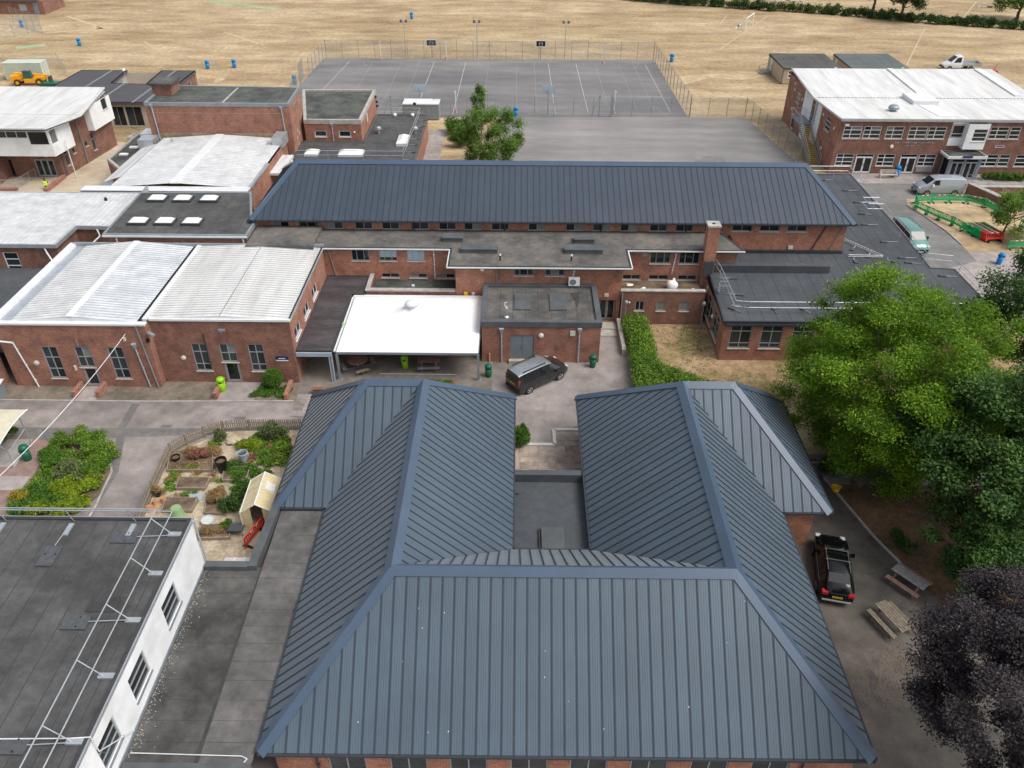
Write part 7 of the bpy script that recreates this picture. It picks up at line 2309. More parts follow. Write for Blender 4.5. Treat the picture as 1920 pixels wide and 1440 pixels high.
# building, tree and fence at the top left corner
tl = thing('pavilion', 'small dark-roofed brick pavilion at the top left corner', 'building', (-108, 190, 0))
tx0, tx1, ty0 = -125, (-101.41, 185.20)[0], (-101.41, 185.20)[1]
MB().box(tx0, ty0, 0, tx1, ty0 + 9, 2.6).build('wall', 'brick_dark', tl)
MB().hexa([(tx0 - 0.4, ty0 - 0.5, 2.6), (tx1 - 1.0, ty0 - 0.5, 2.6), (tx1 - 1.0, ty0 + 9.5, 2.6), (tx0 - 0.4, ty0 + 9.5, 2.6)], [(tx0 - 0.4, ty0 + 3, 5.2), (tx1 - 3.0, ty0 + 3, 5.2), (tx1 - 3.0, ty0 + 6, 5.2), (tx0 - 0.4, ty0 + 6, 5.2)]).build('roof', 'felt_patch', tl)
MB().box(tx1 - 5.2, ty0 - 0.06, 0.7, tx1 - 3.7, ty0, 2.0).build('shutter', 'frame_grey', tl)
MB().box(tx1 - 2.2, ty0 - 0.06, 0.1, tx1 - 1.2, ty0, 2.3).build('door', 'door_grey', tl)
chain_fence('short chain-link fence at upper left before the pavilion', [(-99.16, 162.44), (-96.81, 163.42), (-93.11, 166.78), (-102.68, 174.36)], 3.4, 3.0)
sheet('dry_pit', [(-100.46, 161.05), (-96.78, 162.96), (-93.09, 166.31), (-102.20, 173.86), (-107.87, 174.71)], 0.009, 'bare_path')

# telehandler and storage container by the field
th = thing('telehandler', 'yellow telehandler parked behind the white-roofed block', 'telehandler', (*(-77.06, 130.78), 0), math.radians(8))
MB().box(-3.0, -0.55, 0.75, 2.4, 0.55, 1.35).box(-3.3, -1.0, 0.7, -1.9, 1.0, 1.75).box(-0.9, -1.1, 0.6, 0.9, -0.55, 1.3).build('chassis', 'plant_yellow', th, local=True)
cb_ = MB().hexa([(-1.0, -1.1, 1.3), (0.7, -1.1, 1.3), (0.7, -0.1, 1.3), (-1.0, -0.1, 1.3)], [(-0.8, -1.0, 2.5), (0.35, -1.0, 2.5), (0.35, -0.15, 2.5), (-0.8, -0.15, 2.5)]).build('cab_glass', 'glass_green', th, local=True)
MB().box(-0.9, -1.05, 2.5, 0.45, -0.1, 2.58).build('cab_roof', 'paint_black', th, local=True)
MB().bar((-2.8, 0.35, 1.9), (3.2, 0.35, 1.35), 0.4, 0.45).build('boom', 'plant_yellow', th, local=True)
MB().box(3.1, -0.5, 0.3, 3.4, 0.9, 1.3).box(3.4, -0.4, 0.25, 4.5, -0.25, 0.32).box(3.4, 0.5, 0.25, 4.5, 0.65, 0.32).build('fork_carriage', 'gutter_dark', th, local=True)
for x in (-2.2, 1.6):
    for y in (-1.15, 0.85):
        w_ = MB()
        w_.tube((x, y, 0.6), (x, y + 0.35, 0.6), 0.6, 18)
        w_ = w_.build('wheel', 'rubber', th, local=True)
        MB().tube((x, y - 0.01, 0.6), (x, y + 0.36, 0.6), 0.3, 14).build('hub', 'plant_yellow', w_, local=True)
th.scale = (0.85, 0.85, 0.85)
ct = thing('storage_container', 'pale green steel container behind the telehandler', 'container', (*(-79.38, 134.22), 0), math.radians(3))
mb = MB().box(-3.0, -1.2, 0.1, 3.0, 1.2, 2.6)
for i in range(24):
    mb.box(-2.95 + i * 0.25, -1.24, 0.2, -2.83 + i * 0.25, -1.2, 2.5)
mb.build('body', 'container_green', ct, local=True)
MB().box(-3.05, -1.25, 2.6, 3.05, 1.25, 2.66).build('roof', 'container_green', ct, local=True)
for y in (-0.4, 0.4):
    MB().tube((3.03, y, 0.2), (3.03, y, 2.5), 0.03).build('lock_bar', 'galv', ct, local=True)
chain_fence('temporary mesh fence behind the telehandler', [(-83.25, 132.51), (-81.23, 140.60), (-79.00, 143.53), (-73.42, 135.03)], 2.0, 3.0, posts='galv')
o = thing('planter_sheet', 'green tarpaulin-covered pallet beside the telehandler', 'pallet', (*(-72.75, 130.27), 0))
MB().box(-2.5, -0.8, 0, 2.5, 0.8, 0.5).build('pallet_stack', 'green_bin', o, local=True)
o = thing('red_machine', 'small red implement left on the grass right of the white roof', 'machine', (*(79.65, 140.79), 0))
MB().box(-0.6, -0.4, 0.2, 0.6, 0.4, 0.7).tube((0, 0, 0.7), (0.5, 0.3, 1.6), 0.06).tube((-0.5, 0, 0.25), (-0.5, 0.4, 0.25), 0.25, 10).build('body', 'red_paint', o, local=True)
MB().tube((0.5, -0.5, 0.25), (0.5, -0.35, 0.25), 0.25, 10).tube((0.5, 0.35, 0.25), (0.5, 0.5, 0.25), 0.25, 10).build('wheel', 'rubber', o, local=True)

# ================================================================== vehicles
def wheel(parent, x, y, r, side, spokes=5):
    s = 1 if y > 0 else -1
    w = MB()
    w.tube((x, y - s * 0.2, r), (x, y, r), r, 20)
    t = w.build('wheel', 'rubber', parent, local=True)
    mb = MB()
    yo = y + s * 0.008
    n = 18
    for i in range(n):
        a0, a1 = 2 * math.pi * i / n, 2 * math.pi * (i + 1) / n
        mb.quad((x + r * 0.62 * math.cos(a0), yo, r + r * 0.62 * math.sin(a0)), (x + r * 0.62 * math.cos(a1), yo, r + r * 0.62 * math.sin(a1)), (x + r * 0.7 * math.cos(a1), yo, r + r * 0.7 * math.sin(a1)), (x + r * 0.7 * math.cos(a0), yo, r + r * 0.7 * math.sin(a0)))
    for i in range(spokes):
        a = 2 * math.pi * i / spokes + 0.3
        mb.bar((x, yo, r), (x + r * 0.64 * math.cos(a), yo, r + r * 0.64 * math.sin(a)), 0.02, r * 0.2)
    mb.build('rim', 'chrome', t, local=True)


def vehicle(name, label, cat, loc, rz, paint, st, side_glass, screens, wheels, r, roof=None):
    """st: stations (x, z_bottom, z_belt, z_top, half width, half width at the roof), rear to front"""
    v = thing(name, label, cat, (*loc, 0.0), rz)
    rings = []
    for x, zb, zl, zt, wb, wt in st:
        h = [(-wb * 0.93, zb), (-wb, zb + 0.16), (-wb, zl - 0.14), (-wb * 0.975, zl), (-wt, zt - 0.06), (-wt * 0.86, zt), (-wt * 0.45, zt + 0.02)]
        rings.append([Vector((x, y, z)) for y, z in h + [(-y, z) for y, z in reversed(h)]])
    mb = MB()
    n = len(rings[0])
    for rg in rings:
        mb.v += [tuple(p) for p in rg]
    for i in range(len(rings) - 1):
        for k in range(n):
            kk = (k + 1) % n
            mb.f.append((i * n + k, (i + 1) * n + k, (i + 1) * n + kk, i * n + kk))
            mb.m.append(1 if (roof and roof[0] <= i < roof[1] and 3 < k < 9) else 0)
    mb.f.append(tuple(range(n)))
    mb.f.append(tuple((len(rings) - 1) * n + i for i in reversed(range(n))))
    mb.m += [0, 0]
    body = mb.build('body', [paint, roof[2] if roof else paint], v, local=True, smooth=True)
    md = body.modifiers.new('edges', 'EDGE_SPLIT')
    md.split_angle = math.radians(38)
    for side in (0, 1):
        for i, f0, j, f1 in side_glass:
            lo, up = (3, 4) if side == 0 else (n - 4, n - 5)
            A, B, C, D = rings[i][lo], rings[j][lo], rings[j][up], rings[i][up]
            q = lambda s, t: A.lerp(B, s).lerp(D.lerp(C, s), t)
            off = Vector((0, -0.014 if side == 0 else 0.014, 0.002))
            P = [q(f0, 0.1) + off, q(f1, 0.1) + off, q(f1, 0.9) + off, q(f0, 0.9) + off]
            MB().quad(*(P if side == 0 else P[::-1])).build('side_window', 'glass_dark', v, local=True)
    for i, j, a, b, nm in screens:
        A, B, C, D = rings[i][5], rings[i][n - 6], rings[j][n - 6], rings[j][5]
        q = lambda s, t: A.lerp(B, s).lerp(D.lerp(C, s), t)
        nn = (B - A).cross(D - A).normalized()
        if nn.z < 0:
            nn = -nn
        P = [q(0.0, a), q(1.0, a), q(1.0, b), q(0.0, b)]
        MB().quad(*[p + nn * 0.03 for p in P]).build(nm, 'glass_dark', v, local=True)
    for x in wheels:
        wd = max(s_[4] for s_ in st)
        for y in (-wd - 0.005, wd + 0.005):
            s = 1 if y > 0 else -1
            MB().tube((x, y - s * 0.1, r), (x, y - s * 0.001, r), r * 1.16, 20).build('wheel_arch', 'black_plastic', v, local=True)
            wheel(v, x, y + s * 0.012, r, s)
    return v


def bits(v, *items):
    for nm, m_, bx in items:
        MB().box(*bx).build(nm, m_, v, local=True)


def plate(v, x, z, back=True, y=0.0):
    s = -1 if back else 1
    p = MB().box(x, y - 0.26, z - 0.055, x + s * 0.015, y + 0.26, z + 0.055).build('number_plate', 'plate_yellow' if back else 'white_plastic', v, local=True)
    mb = MB()
    for k in range(7):
        yy = y - 0.2 + k * 0.065 + (0.015 if k > 3 else 0)
        mb.box(x + s * 0.016, yy - 0.015, z - 0.035, x + s * 0.019, yy + 0.015, z + 0.035)
    mb.build('plate_lettering', 'black_plastic', p, local=True)


# grey people carrier in the courtyard
ra, fa = Vector((1.05, 48.27)), Vector((3.41, 50.14))
d = (fa - ra).normalized()
hd = math.atan2(d.y, d.x)
c = ra + d * 1.48 + Vector((-d.y, d.x)) * 0.9
st = [(-2.4, 0.3, 1.0, 1.55, 0.80, 0.62), (-2.36, 0.28, 1.02, 1.78, 0.88, 0.68), (-2.0, 0.25, 1.04, 1.84, 0.92, 0.7), (-0.6, 0.24, 1.05, 1.86, 0.93, 0.71), (0.35, 0.24, 1.05, 1.83, 0.93, 0.70), (0.75, 0.24, 1.05, 1.74, 0.93, 0.66), (1.55, 0.24, 1.07, 1.16, 0.92, 0.72), (2.1, 0.26, 0.98, 1.03, 0.88, 0.70), (2.38, 0.32, 0.78, 0.82, 0.76, 0.58), (2.44, 0.36, 0.66, 0.7, 0.68, 0.5)]
v = vehicle('people_carrier', 'dark grey people carrier with silver roof parked in the courtyard', 'car', c, hd, 'paint_graphite', st, [(2, 0.02, 3, 0.5), (2, 0.53, 3, 1.0), (3, 0.06, 5, 0.55)], [(6, 5, 0.06, 0.94, 'windscreen')], (-1.48, 1.48), 0.33, (1, 5, 'roof_silver'))
for y in (-0.62, 0.62):
    MB().bar((-1.9, y, 1.93), (0.2, y, 1.92), 0.04, 0.05).bar((-1.85, y, 1.82), (-1.85, y, 1.93), 0.05, 0.04).bar((0.15, y, 1.82), (0.15, y, 1.92), 0.05, 0.04).build('roof_rail', 'black_plastic', v, local=True)
for k in range(5):
    MB().bar((-1.95, -0.4 + k * 0.2, 1.868), (0.1, -0.4 + k * 0.2, 1.872), 0.05, 0.025).build('roof_rib', 'roof_silver', v, local=True)
MB().hexa([(-2.415, -0.58, 1.02), (-2.415, 0.58, 1.02), (-2.405, 0.58, 1.02), (-2.405, -0.58, 1.02)], [(-2.40, -0.55, 1.52), (-2.40, 0.55, 1.52), (-2.38, 0.55, 1.52), (-2.38, -0.55, 1.52)]).build('rear_window', 'glass_dark', v, local=True)
plate(v, -2.415, 0.88)
bits(v, ('bumper', 'black_plastic', (-2.46, -0.8, 0.3, -2.3, 0.8, 0.5)), ('tail_light', 'lamp_red', (-2.42, -0.82, 0.9, -2.32, -0.72, 1.4)), ('tail_light', 'lamp_red', (-2.42, 0.72, 0.9, -2.32, 0.82, 1.4)), ('mirror', 'paint_graphite', (0.95, -1.12, 1.05, 1.15, -0.92, 1.2)), ('mirror', 'paint_graphite', (0.95, 0.92, 1.05, 1.15, 1.12, 1.2)), ('headlight', 'lamp_clear', (2.15, -0.8, 0.78, 2.32, -0.55, 0.92)), ('headlight', 'lamp_clear', (2.15, 0.55, 0.78, 2.32, 0.8, 0.92)), ('door_handle', 'paint_graphite', (-0.35, -0.955, 0.9, -0.15, -0.93, 0.95)), ('door_handle', 'paint_graphite', (0.1, -0.955, 0.9, 0.3, -0.93, 0.95)))

for x in (-0.52, 0.42, 1.32):
    for y in (-0.937, 0.937):
        MB().bar((x, y, 0.42), (x, y, 1.02), 0.012, 0.012).build('door_gap', 'black_plastic', v, local=True)
# black estate car by the planting bed
a_, b_ = Vector((17.77, 29.90)), Vector((18.21, 31.71))
hd = math.atan2((b_ - a_).y, (b_ - a_).x) + 0.02
c = Vector((17.96, 31.09))
st = [(-2.36, 0.35, 0.85, 0.9, 0.70, 0.55), (-2.28, 0.3, 0.92, 1.0, 0.85, 0.68), (-1.9, 0.26, 0.95, 1.3, 0.92, 0.66), (-1.35, 0.22, 0.98, 1.6, 0.93, 0.62), (-0.3, 0.22, 0.98, 1.66, 0.94, 0.63), (0.35, 0.22, 0.98, 1.6, 0.94, 0.61), (1.15, 0.22, 1.0, 1.08, 0.93, 0.74), (1.75, 0.24, 0.94, 0.99, 0.91, 0.74), (2.2, 0.28, 0.8, 0.84, 0.82, 0.66), (2.38, 0.36, 0.64, 0.68, 0.68, 0.5)]
v = vehicle('estate_car', 'glossy black car with chrome roof bars parked beside the hall', 'car', c, hd, 'paint_black', st, [(2, 0.35, 3, 0.97), (3, 0.05, 4, 0.48), (3, 0.55, 4, 1.0), (4, 0.05, 5, 0.95)], [(6, 5, 0.05, 0.95, 'windscreen'), (2, 3, 0.08, 0.92, 'rear_window')], (-1.42, 1.42), 0.34)
for y in (-0.58, 0.58):
    MB().bar((-1.3, y, 1.66), (0.4, y, 1.66), 0.04, 0.05).build('roof_rail', 'chrome', v, local=True)
for x in (-0.55, 0.25):
    MB().bar((x, -0.66, 1.71), (x, 0.66, 1.71), 0.07, 0.035).build('roof_bar', 'chrome', v, local=True)
plate(v, -2.37, 0.72)
for y in (-1, 1):
    MB().box(-2.38, y * 0.83, 0.84, -2.12, y * 0.52, 1.0).build('tail_light', 'lamp_red', v, local=True)
    MB().box(0.55, y * 0.93, 0.98, 0.75, y * 1.13, 1.12).build('mirror', 'paint_black', v, local=True)
    MB().box(2.0, y * 0.82, 0.76, 2.26, y * 0.55, 0.86).build('headlight', 'lamp_clear', v, local=True)
    MB().bar((-1.6, y * 0.935, 0.99), (0.8, y * 0.935, 1.0), 0.01, 0.02).build('window_trim', 'chrome', v, local=True)
MB().box(-2.42, -0.75, 0.42, -2.3, 0.75, 0.5).build('bumper_trim', 'frame_grey', v, local=True)

VAN = [(-2.62, 0.4, 1.15, 1.7, 0.86, 0.78), (-2.58, 0.32, 1.18, 1.9, 0.93, 0.80), (-2.0, 0.3, 1.2, 1.96, 0.95, 0.8), (0.3, 0.28, 1.2, 1.98, 0.95, 0.8), (0.95, 0.28, 1.2, 1.9, 0.95, 0.76), (1.75, 0.28, 1.2, 1.28, 0.94, 0.78), (2.25, 0.3, 1.05, 1.12, 0.9, 0.74), (2.55, 0.36, 0.85, 0.9, 0.8, 0.62), (2.64, 0.42, 0.65, 0.7, 0.7, 0.52)]
v = vehicle('panel_van', 'silver panel van parked beside the green barriers', 'van', (48.0, 88.15), math.pi + 0.03, 'paint_silver', VAN, [(3, 0.1, 4, 1.0), (4, 0.05, 5, 0.4)], [(5, 4, 0.06, 0.94, 'windscreen')], (-1.6, 1.55), 0.34)
for y in (-1, 1):
    MB().box(1.05, y * 0.95, 1.15, 1.25, y * 1.2, 1.4).build('mirror', 'white_plastic', v, local=True)
    MB().box(2.3, y * 0.86, 0.82, 2.56, y * 0.6, 0.98).build('headlight', 'lamp_clear', v, local=True)
    MB().box(-2.64, y * 0.92, 0.8, -2.58, y * 0.8, 1.4).build('tail_light', 'lamp_red', v, local=True)
    MB().bar((-2.2, y * 0.955, 0.78), (0.3, y * 0.955, 0.78), 0.015, 0.04).build('side_moulding', 'galv_dull', v, local=True)
MB().box(2.6, -0.7, 0.35, 2.68, 0.7, 0.6).box(2.5, -0.5, 0.75, 2.62, 0.5, 0.85).build('grille', 'black_plastic', v, local=True)
plate(v, 2.68, 0.5, False)
v = vehicle('panel_van', 'metallic teal-green van facing the camera beside the flat roof', 'van', (39.35, 74.4), math.radians(-87), 'paint_teal', VAN, [(2, 0.05, 3, 0.5), (2, 0.54, 3, 0.98), (3, 0.1, 4, 1.0), (4, 0.05, 5, 0.4)], [(5, 4, 0.05, 0.95, 'windscreen')], (-1.6, 1.55), 0.34)
for y in (-1, 1):
    MB().box(1.05, y * 0.95, 1.15, 1.25, y * 1.2, 1.4).build('mirror', 'paint_black', v, local=True)
    MB().box(2.3, y * 0.86, 0.82, 2.56, y * 0.6, 0.98).build('headlight', 'lamp_clear', v, local=True)
    MB().bar((-2.3, y * 0.74, 2.03), (0.6, y * 0.74, 2.03), 0.04, 0.05).build('roof_rail', 'galv_dull', v, local=True)
MB().box(2.6, -0.72, 0.35, 2.68, 0.72, 0.7).build('grille', 'black_plastic', v, local=True)
plate(v, 2.68, 0.5, False)
st = [(-0.05, 0.45, 1.2, 2.2, 0.92, 0.8), (0.1, 0.4, 1.2, 2.32, 0.95, 0.8), (0.9, 0.4, 1.2, 2.2, 0.95, 0.78), (1.9, 0.4, 1.2, 1.28, 0.94, 0.78), (2.6, 0.42, 1.0, 1.06, 0.88, 0.72), (2.9, 0.5, 0.75, 0.8, 0.76, 0.6)]
v = vehicle('dropside_pickup', 'white dropside pickup parked on the dry field', 'pickup', (75.4, 144.2), math.pi, 'paint_white', st, [(1, 0.15, 2, 1.0), (2, 0.0, 3, 0.5)], [(3, 2, 0.06, 0.94, 'windscreen')], (1.9, -1.7), 0.36)
MB().box(-3.4, -1.0, 0.75, -0.15, 1.0, 0.85).build('load_bed', 'galv_dull', v, local=True)
for a in ((-3.4, -1.03, 0.85, -0.15, -1.0, 1.2), (-3.4, 1.0, 0.85, -0.15, 1.03, 1.2), (-3.43, -1.0, 0.85, -3.4, 1.0, 1.2)):
    MB().box(*a).build('dropside', 'galv', v, local=True)
MB().box(2.8, -0.75, 0.4, 3.0, 0.75, 0.65).build('bumper', 'black_plastic', v, local=True)

# ================================================================== picnic tables, planters, shelter, cable
def picnic(label, loc, rz, top, seat, group, L=1.8):
    t = thing('picnic_table', label, 'picnic table', (*loc, 0.02), rz, group)
    for i in range(5):
        MB().box(-L / 2, -0.36 + i * 0.15, 0.72, L / 2, -0.23 + i * 0.15, 0.76).build('table_plank', top, t, local=True)
    for s in (-1, 1):
        for k in range(2):
            y = s * (0.62 + k * 0.15)
            MB().box(-L / 2, y - 0.065, 0.42, L / 2, y + 0.065, 0.46).build('seat_plank', seat, t, local=True)
    for x in (-L / 2 + 0.3, L / 2 - 0.3):
        for s in (-1, 1):
            MB().bar((x, s * 0.25, 0.72), (x, s * 0.62, 0.0), 0.05, 0.1).build('leg', seat, t, local=True)
        MB().box(x - 0.025, -0.8, 0.34, x + 0.025, 0.8, 0.42).build('bearer', seat, t, local=True)
        MB().box(x - 0.025, -0.36, 0.64, x + 0.025, 0.36, 0.72).build('bearer', seat, t, local=True)
    return t


picnic('weathered slatted timber picnic table beside the hall path', (20.01, 27.58), math.radians(112), 'timber_slat', 'timber_slat', 'picnic tables beside the hall', 2.0)
picnic('picnic table with grey top and reddish seats by the kerb', (21.97, 30.29), math.radians(128), 'timber_grey', 'timber_red', 'picnic tables beside the hall', 1.9)
picnic('reddish square picnic table in the middle under the canopy', (-6.72, 51.54), 0.05, 'timber_red', 'timber_grey', 'tables under the canopy', 1.7)
rt = thing('round_picnic_table', 'round red-topped picnic table with timber seats under the canopy', 'picnic table', (*(-12.22, 51.46), 0.03))
MB().lathe([(0.75, 0.72), (0.78, 0.74), (0.76, 0.78)], 24).build('table_top', 'timber_red', rt, local=True)
MB().tube((0, 0, 0), (0, 0, 0.72), 0.08).build('pedestal', 'galv_dull', rt, local=True)
for a in (0.4, 2.0, 3.6, 5.2):
    ca, sa = math.cos(a), math.sin(a)
    MB().bar((ca * 1.15 - sa * 0.5, sa * 1.15 + ca * 0.5, 0.43), (ca * 1.15 + sa * 0.5, sa * 1.15 - ca * 0.5, 0.43), 0.3, 0.05).build('seat', 'timber_old', rt, local=True)
    MB().bar((ca * 0.1, sa * 0.1, 0.08), (ca * 1.15, sa * 1.15, 0.08), 0.06, 0.06).tube((ca * 1.15, sa * 1.15, 0.05), (ca * 1.15, sa * 1.15, 0.42), 0.035).build('seat_bracket', 'galv_dull', rt, local=True)
pn = thing('rail_planter', 'planted bed with low rail at the front of the canopy terrace', 'planter', (-7.3, 48.9, 0))
MB().box(-2.8, -1.2, 0.02, 2.8, 0.6, 0.35).build('bed', 'brick_dark', pn, local=True)
MB().path([(-2.9, -1.0, 0), (-2.9, 0.7, 0), (-2.9, 0.7, 0.75), (2.8, 0.7, 0.75), (2.8, 0.7, 0)], 0.03).build('rail', 'galv_dull', pn, local=True)
bl = [(-2.2 + k * 0.63, rnd.uniform(-0.7, 0.2), 0.45, 0.5, 0.5, 0.25) for k in range(8)]
obj_of(leaf_mesh('foliage', cloud([b[:3] for b in bl], [b[3:] for b in bl], 2600, 71, 0.5), (0, 0, 1), 0.16, 'leaf_mid', 72), 'foliage', pn)
kw_ = thing('terrace_wall', 'low brick edge wall at the left front of the canopy terrace', 'wall', (-13.2, 48.2, 0))
MB().box(-15.0, 47.9, 0.02, -13.0, 48.15, 0.45).box(-15.05, 47.85, 0.45, -12.95, 48.2, 0.5).build('wall', 'brick_dark', kw_)
hp = thing('hedge_wall', 'low stone wall and step beside the hedge by the entrance door', 'wall', (8.9, 56.2, 0))
MB().box(8.45, 53.5, 0.02, 8.75, 58.4, 0.6).build('wall', 'stone_cap', hp)
MB().box(6.8, 57.4, 0.02, 8.4, 58.5, 0.16).box(6.8, 56.4, 0.02, 8.4, 57.38, 0.08).build('step', 'stone_cap', hp)

sh = thing('cycle_shelter', 'curved-roof cycle shelter with steel frame at the left edge', 'shelter', (*(-34.01, 40.92), 0))
mb = MB()
N = 10
pr_ = [(-1.8 + 3.6 * i / N, 2.05 + 0.42 * math.sin(math.pi * (0.15 + 0.62 * i / N))) for i in range(N + 1)]
for (y0, z0), (y1, z1) in zip(pr_, pr_[1:]):
    mb.quad((-5, y0, z0), (1.2, y0, z0), (1.2, y1, z1), (-5, y1, z1))
mb.build('roof', 'poly_shelter', sh, local=True)
MB().path([(1.2, y, z + 0.01) for y, z in pr_], 0.04).build('roof_hoop', 'white_plastic', sh, local=True)
MB().path([(1.15, -1.5, 0), (1.15, -1.3, 1.2), (1.15, -1.75, 2.1)], 0.05).path([(1.15, 0.9, 0), (1.15, 0.9, 2.4)], 0.05).path([(1.15, -1.3, 1.2), (1.15, 0.9, 1.4)], 0.04).build('frame', 'galv', sh, local=True)
cabl = MB()
A, B = Vector((-27.9, 48.55, 4.75)), Vector((*(-27.95, 28.80), 6.3))
pts = []
for i in range(25):
    f = i / 24
    p = A.lerp(B, f)
    p.z -= 4 * 0.55 * f * (1 - f)
    pts.append(p)
o = cabl.path(pts, 0.024, 6).build('overhead_cable', 'pipe_white')
tag(o, 'sagging white overhead cable from the brick classrooms to the lower left', 'cable')
tb = thing('flexible_tub', 'yellow flexible tub on the soil beside the hall', 'bucket', (*(20.40, 37.96), 0.02))
MB().lathe([(0.2, 0), (0.3, 0.36), (0.28, 0.36), (0.18, 0.05)], 18).build('tub', 'yellow_tub', tb, local=True, smooth=True)
for s in (-1, 1):
    MB().path([(s * 0.28, -0.1, 0.36), (s * 0.33, -0.05, 0.44), (s * 0.33, 0.05, 0.44), (s * 0.28, 0.1, 0.36)], 0.02).build('handle', 'yellow_tub', tb, local=True)
# crouching person in a hi-vis vest
pe = thing('person', 'person in lime hi-vis vest crouching on the pale paving', 'person', (*(-53.73, 87.23), 0.02), 0.5)
me = bpy.data.meshes.new('body')
J = [(0, 0, 0.42), (-0.02, 0.05, 0.62), (0.0, 0.16, 0.86), (0, 0.2, 0.98), (0, 0.24, 1.12), (-0.1, 0, 0.4), (-0.14, 0.38, 0.5), (-0.14, 0.12, 0.08), (-0.14, 0.28, 0.04), (0.1, 0, 0.4), (0.14, 0.38, 0.5), (0.14, 0.12, 0.08), (0.14, 0.28, 0.04), (-0.19, 0.17, 0.84), (-0.25, 0.32, 0.62), (-0.12, 0.5, 0.55), (0.19, 0.17, 0.84), (0.25, 0.32, 0.62), (0.12, 0.5, 0.55)]
Ed = [(0, 1), (1, 2), (2, 3), (3, 4), (0, 5), (5, 6), (6, 7), (7, 8), (0, 9), (9, 10), (10, 11), (11, 12), (2, 13), (13, 14), (14, 15), (2, 16), (16, 17), (17, 18)]
RD = [0.15, 0.15, 0.15, 0.06, 0.1, 0.1, 0.08, 0.055, 0.05, 0.1, 0.08, 0.055, 0.05, 0.07, 0.05, 0.04, 0.07, 0.05, 0.04]
me.from_pydata(J, Ed, [])
me.materials.append(MAT['cloth_dark'])
bo = obj_of(me, 'body', pe)
bo.modifiers.new('skin', 'SKIN')
for sv, q in zip(me.skin_vertices[0].data, RD):
    sv.radius = (q, q)
me.skin_vertices[0].data[0].use_root = True
bo.modifiers.new('sub', 'SUBSURF').levels = 1
bo.modifiers['sub'].render_levels = 1
MB().hexa([(-0.19, -0.12, 0.48), (0.19, -0.12, 0.48), (0.19, 0.2, 0.52), (-0.19, 0.2, 0.52)], [(-0.21, 0.0, 0.94), (0.21, 0.0, 0.94), (0.2, 0.32, 0.9), (-0.2, 0.32, 0.9)]).build('vest', 'hivis', pe, local=True)
MB().blob((0, 0.25, 1.13), (0.09, 0.11, 0.12), 1, 0.02, 12, 8).build('face', 'skin', pe, local=True, smooth=True)
MB().blob((0, 0.23, 1.17), (0.1, 0.115, 0.11), 1, 0.03, 12, 8).build('hair', 'hair', pe, local=True, smooth=True)
for s in (-1, 1):
    MB().blob((s * 0.11, 0.54, 0.54), (0.04, 0.07, 0.035), 2, 0.05, 8, 6).build('hand', 'skin', pe, local=True)

# ================================================================== school garden
pf = thing('picket_fence', 'weathered timber picket fence curving round the school garden', 'fence', (*(-23.02, 40.96), 0))
line = [(-22.49, 34.07), (-22.81, 37.32), (-23.04, 41.02), (-22.29, 41.98), (-21.37, 42.86), (-20.26, 43.46), (-18.46, 43.67), (-14.37, 43.73)]
k = 0
pm = MB().hexa([(-0.035, -0.012, 0), (0.035, -0.012, 0), (0.035, 0.012, 0), (-0.035, 0.012, 0)], [(-0.035, -0.012, 0.85), (0.035, -0.012, 0.85), (0.035, 0.012, 0.85), (-0.035, 0.012, 0.85)]).hexa([(-0.035, -0.012, 0.85), (0.035, -0.012, 0.85), (0.035, 0.012, 0.85), (-0.035, 0.012, 0.85)], [(-0.008, -0.012, 0.93), (0.008, -0.012, 0.93), (0.008, 0.012, 0.93), (-0.008, 0.012, 0.93)]).mesh('picket', 'timber_old')
for a, b in zip(line, line[1:]):
    a, b = Vector(a), Vector(b)
    L = (b - a).length
    n = int(L / 0.14)
    an = math.atan2((b - a).y, (b - a).x)
    for i in range(n):
        p = a.lerp(b, (i + 0.5) / n) - Vector(pf.location[:2])
        o = bpy.data.objects.new('picket', pm)
        COL.objects.link(o)
        o.parent = pf
        o.location = (p.x, p.y, 0.03 + rnd.uniform(-0.015, 0.015))
        o.rotation_euler = (rnd.uniform(-0.03, 0.03), rnd.uniform(-0.03, 0.03), an)
    nx = Vector((-(b - a).y, (b - a).x)).normalized() * -0.03
    MB().bar((a.x + nx.x, a.y + nx.y, 0.3), (b.x + nx.x, b.y + nx.y, 0.3), 0.035, 0.07).bar((a.x + nx.x, a.y + nx.y, 0.68), (b.x + nx.x, b.y + nx.y, 0.68), 0.035, 0.07).build('rail', 'timber_old', pf)
    MB().box(a.x - 0.05, a.y - 0.11, 0, a.x + 0.05, a.y - 0.02, 0.98).build('post', 'timber_old', pf)
# greenhouse
r0, r1 = Vector((-15.19, 34.03)), Vector((-15.31, 36.87))
gx, gL = (r0 + r1) / 2, (r1 - r0).length
gh = thing('greenhouse', 'small polycarbonate greenhouse with yellowed panels in the garden', 'greenhouse', (gx.x, gx.y, 0), math.atan2((r1 - r0).y, (r1 - r0).x) - math.pi / 2)
hw_, he = 0.98, 1.5
for s in (-1, 1):
    n = 4
    for i in range(n):
        y0, y1 = -gL / 2 + gL * i / n + 0.02, -gL / 2 + gL * (i + 1) / n - 0.02
        P = [(s * hw_, y0, he), (s * hw_, y1, he), (0, y1, 2.13), (0, y0, 2.13)]
        MB().quad(*(P if s > 0 else P[::-1])).build('roof_pane', 'poly_clear', gh, local=True)
        P = [(s * hw_, y0, 0.05), (s * hw_, y1, 0.05), (s * hw_, y1, he), (s * hw_, y0, he)]
        MB().quad(*(P if s > 0 else P[::-1])).build('side_pane', 'poly_clear', gh, local=True)
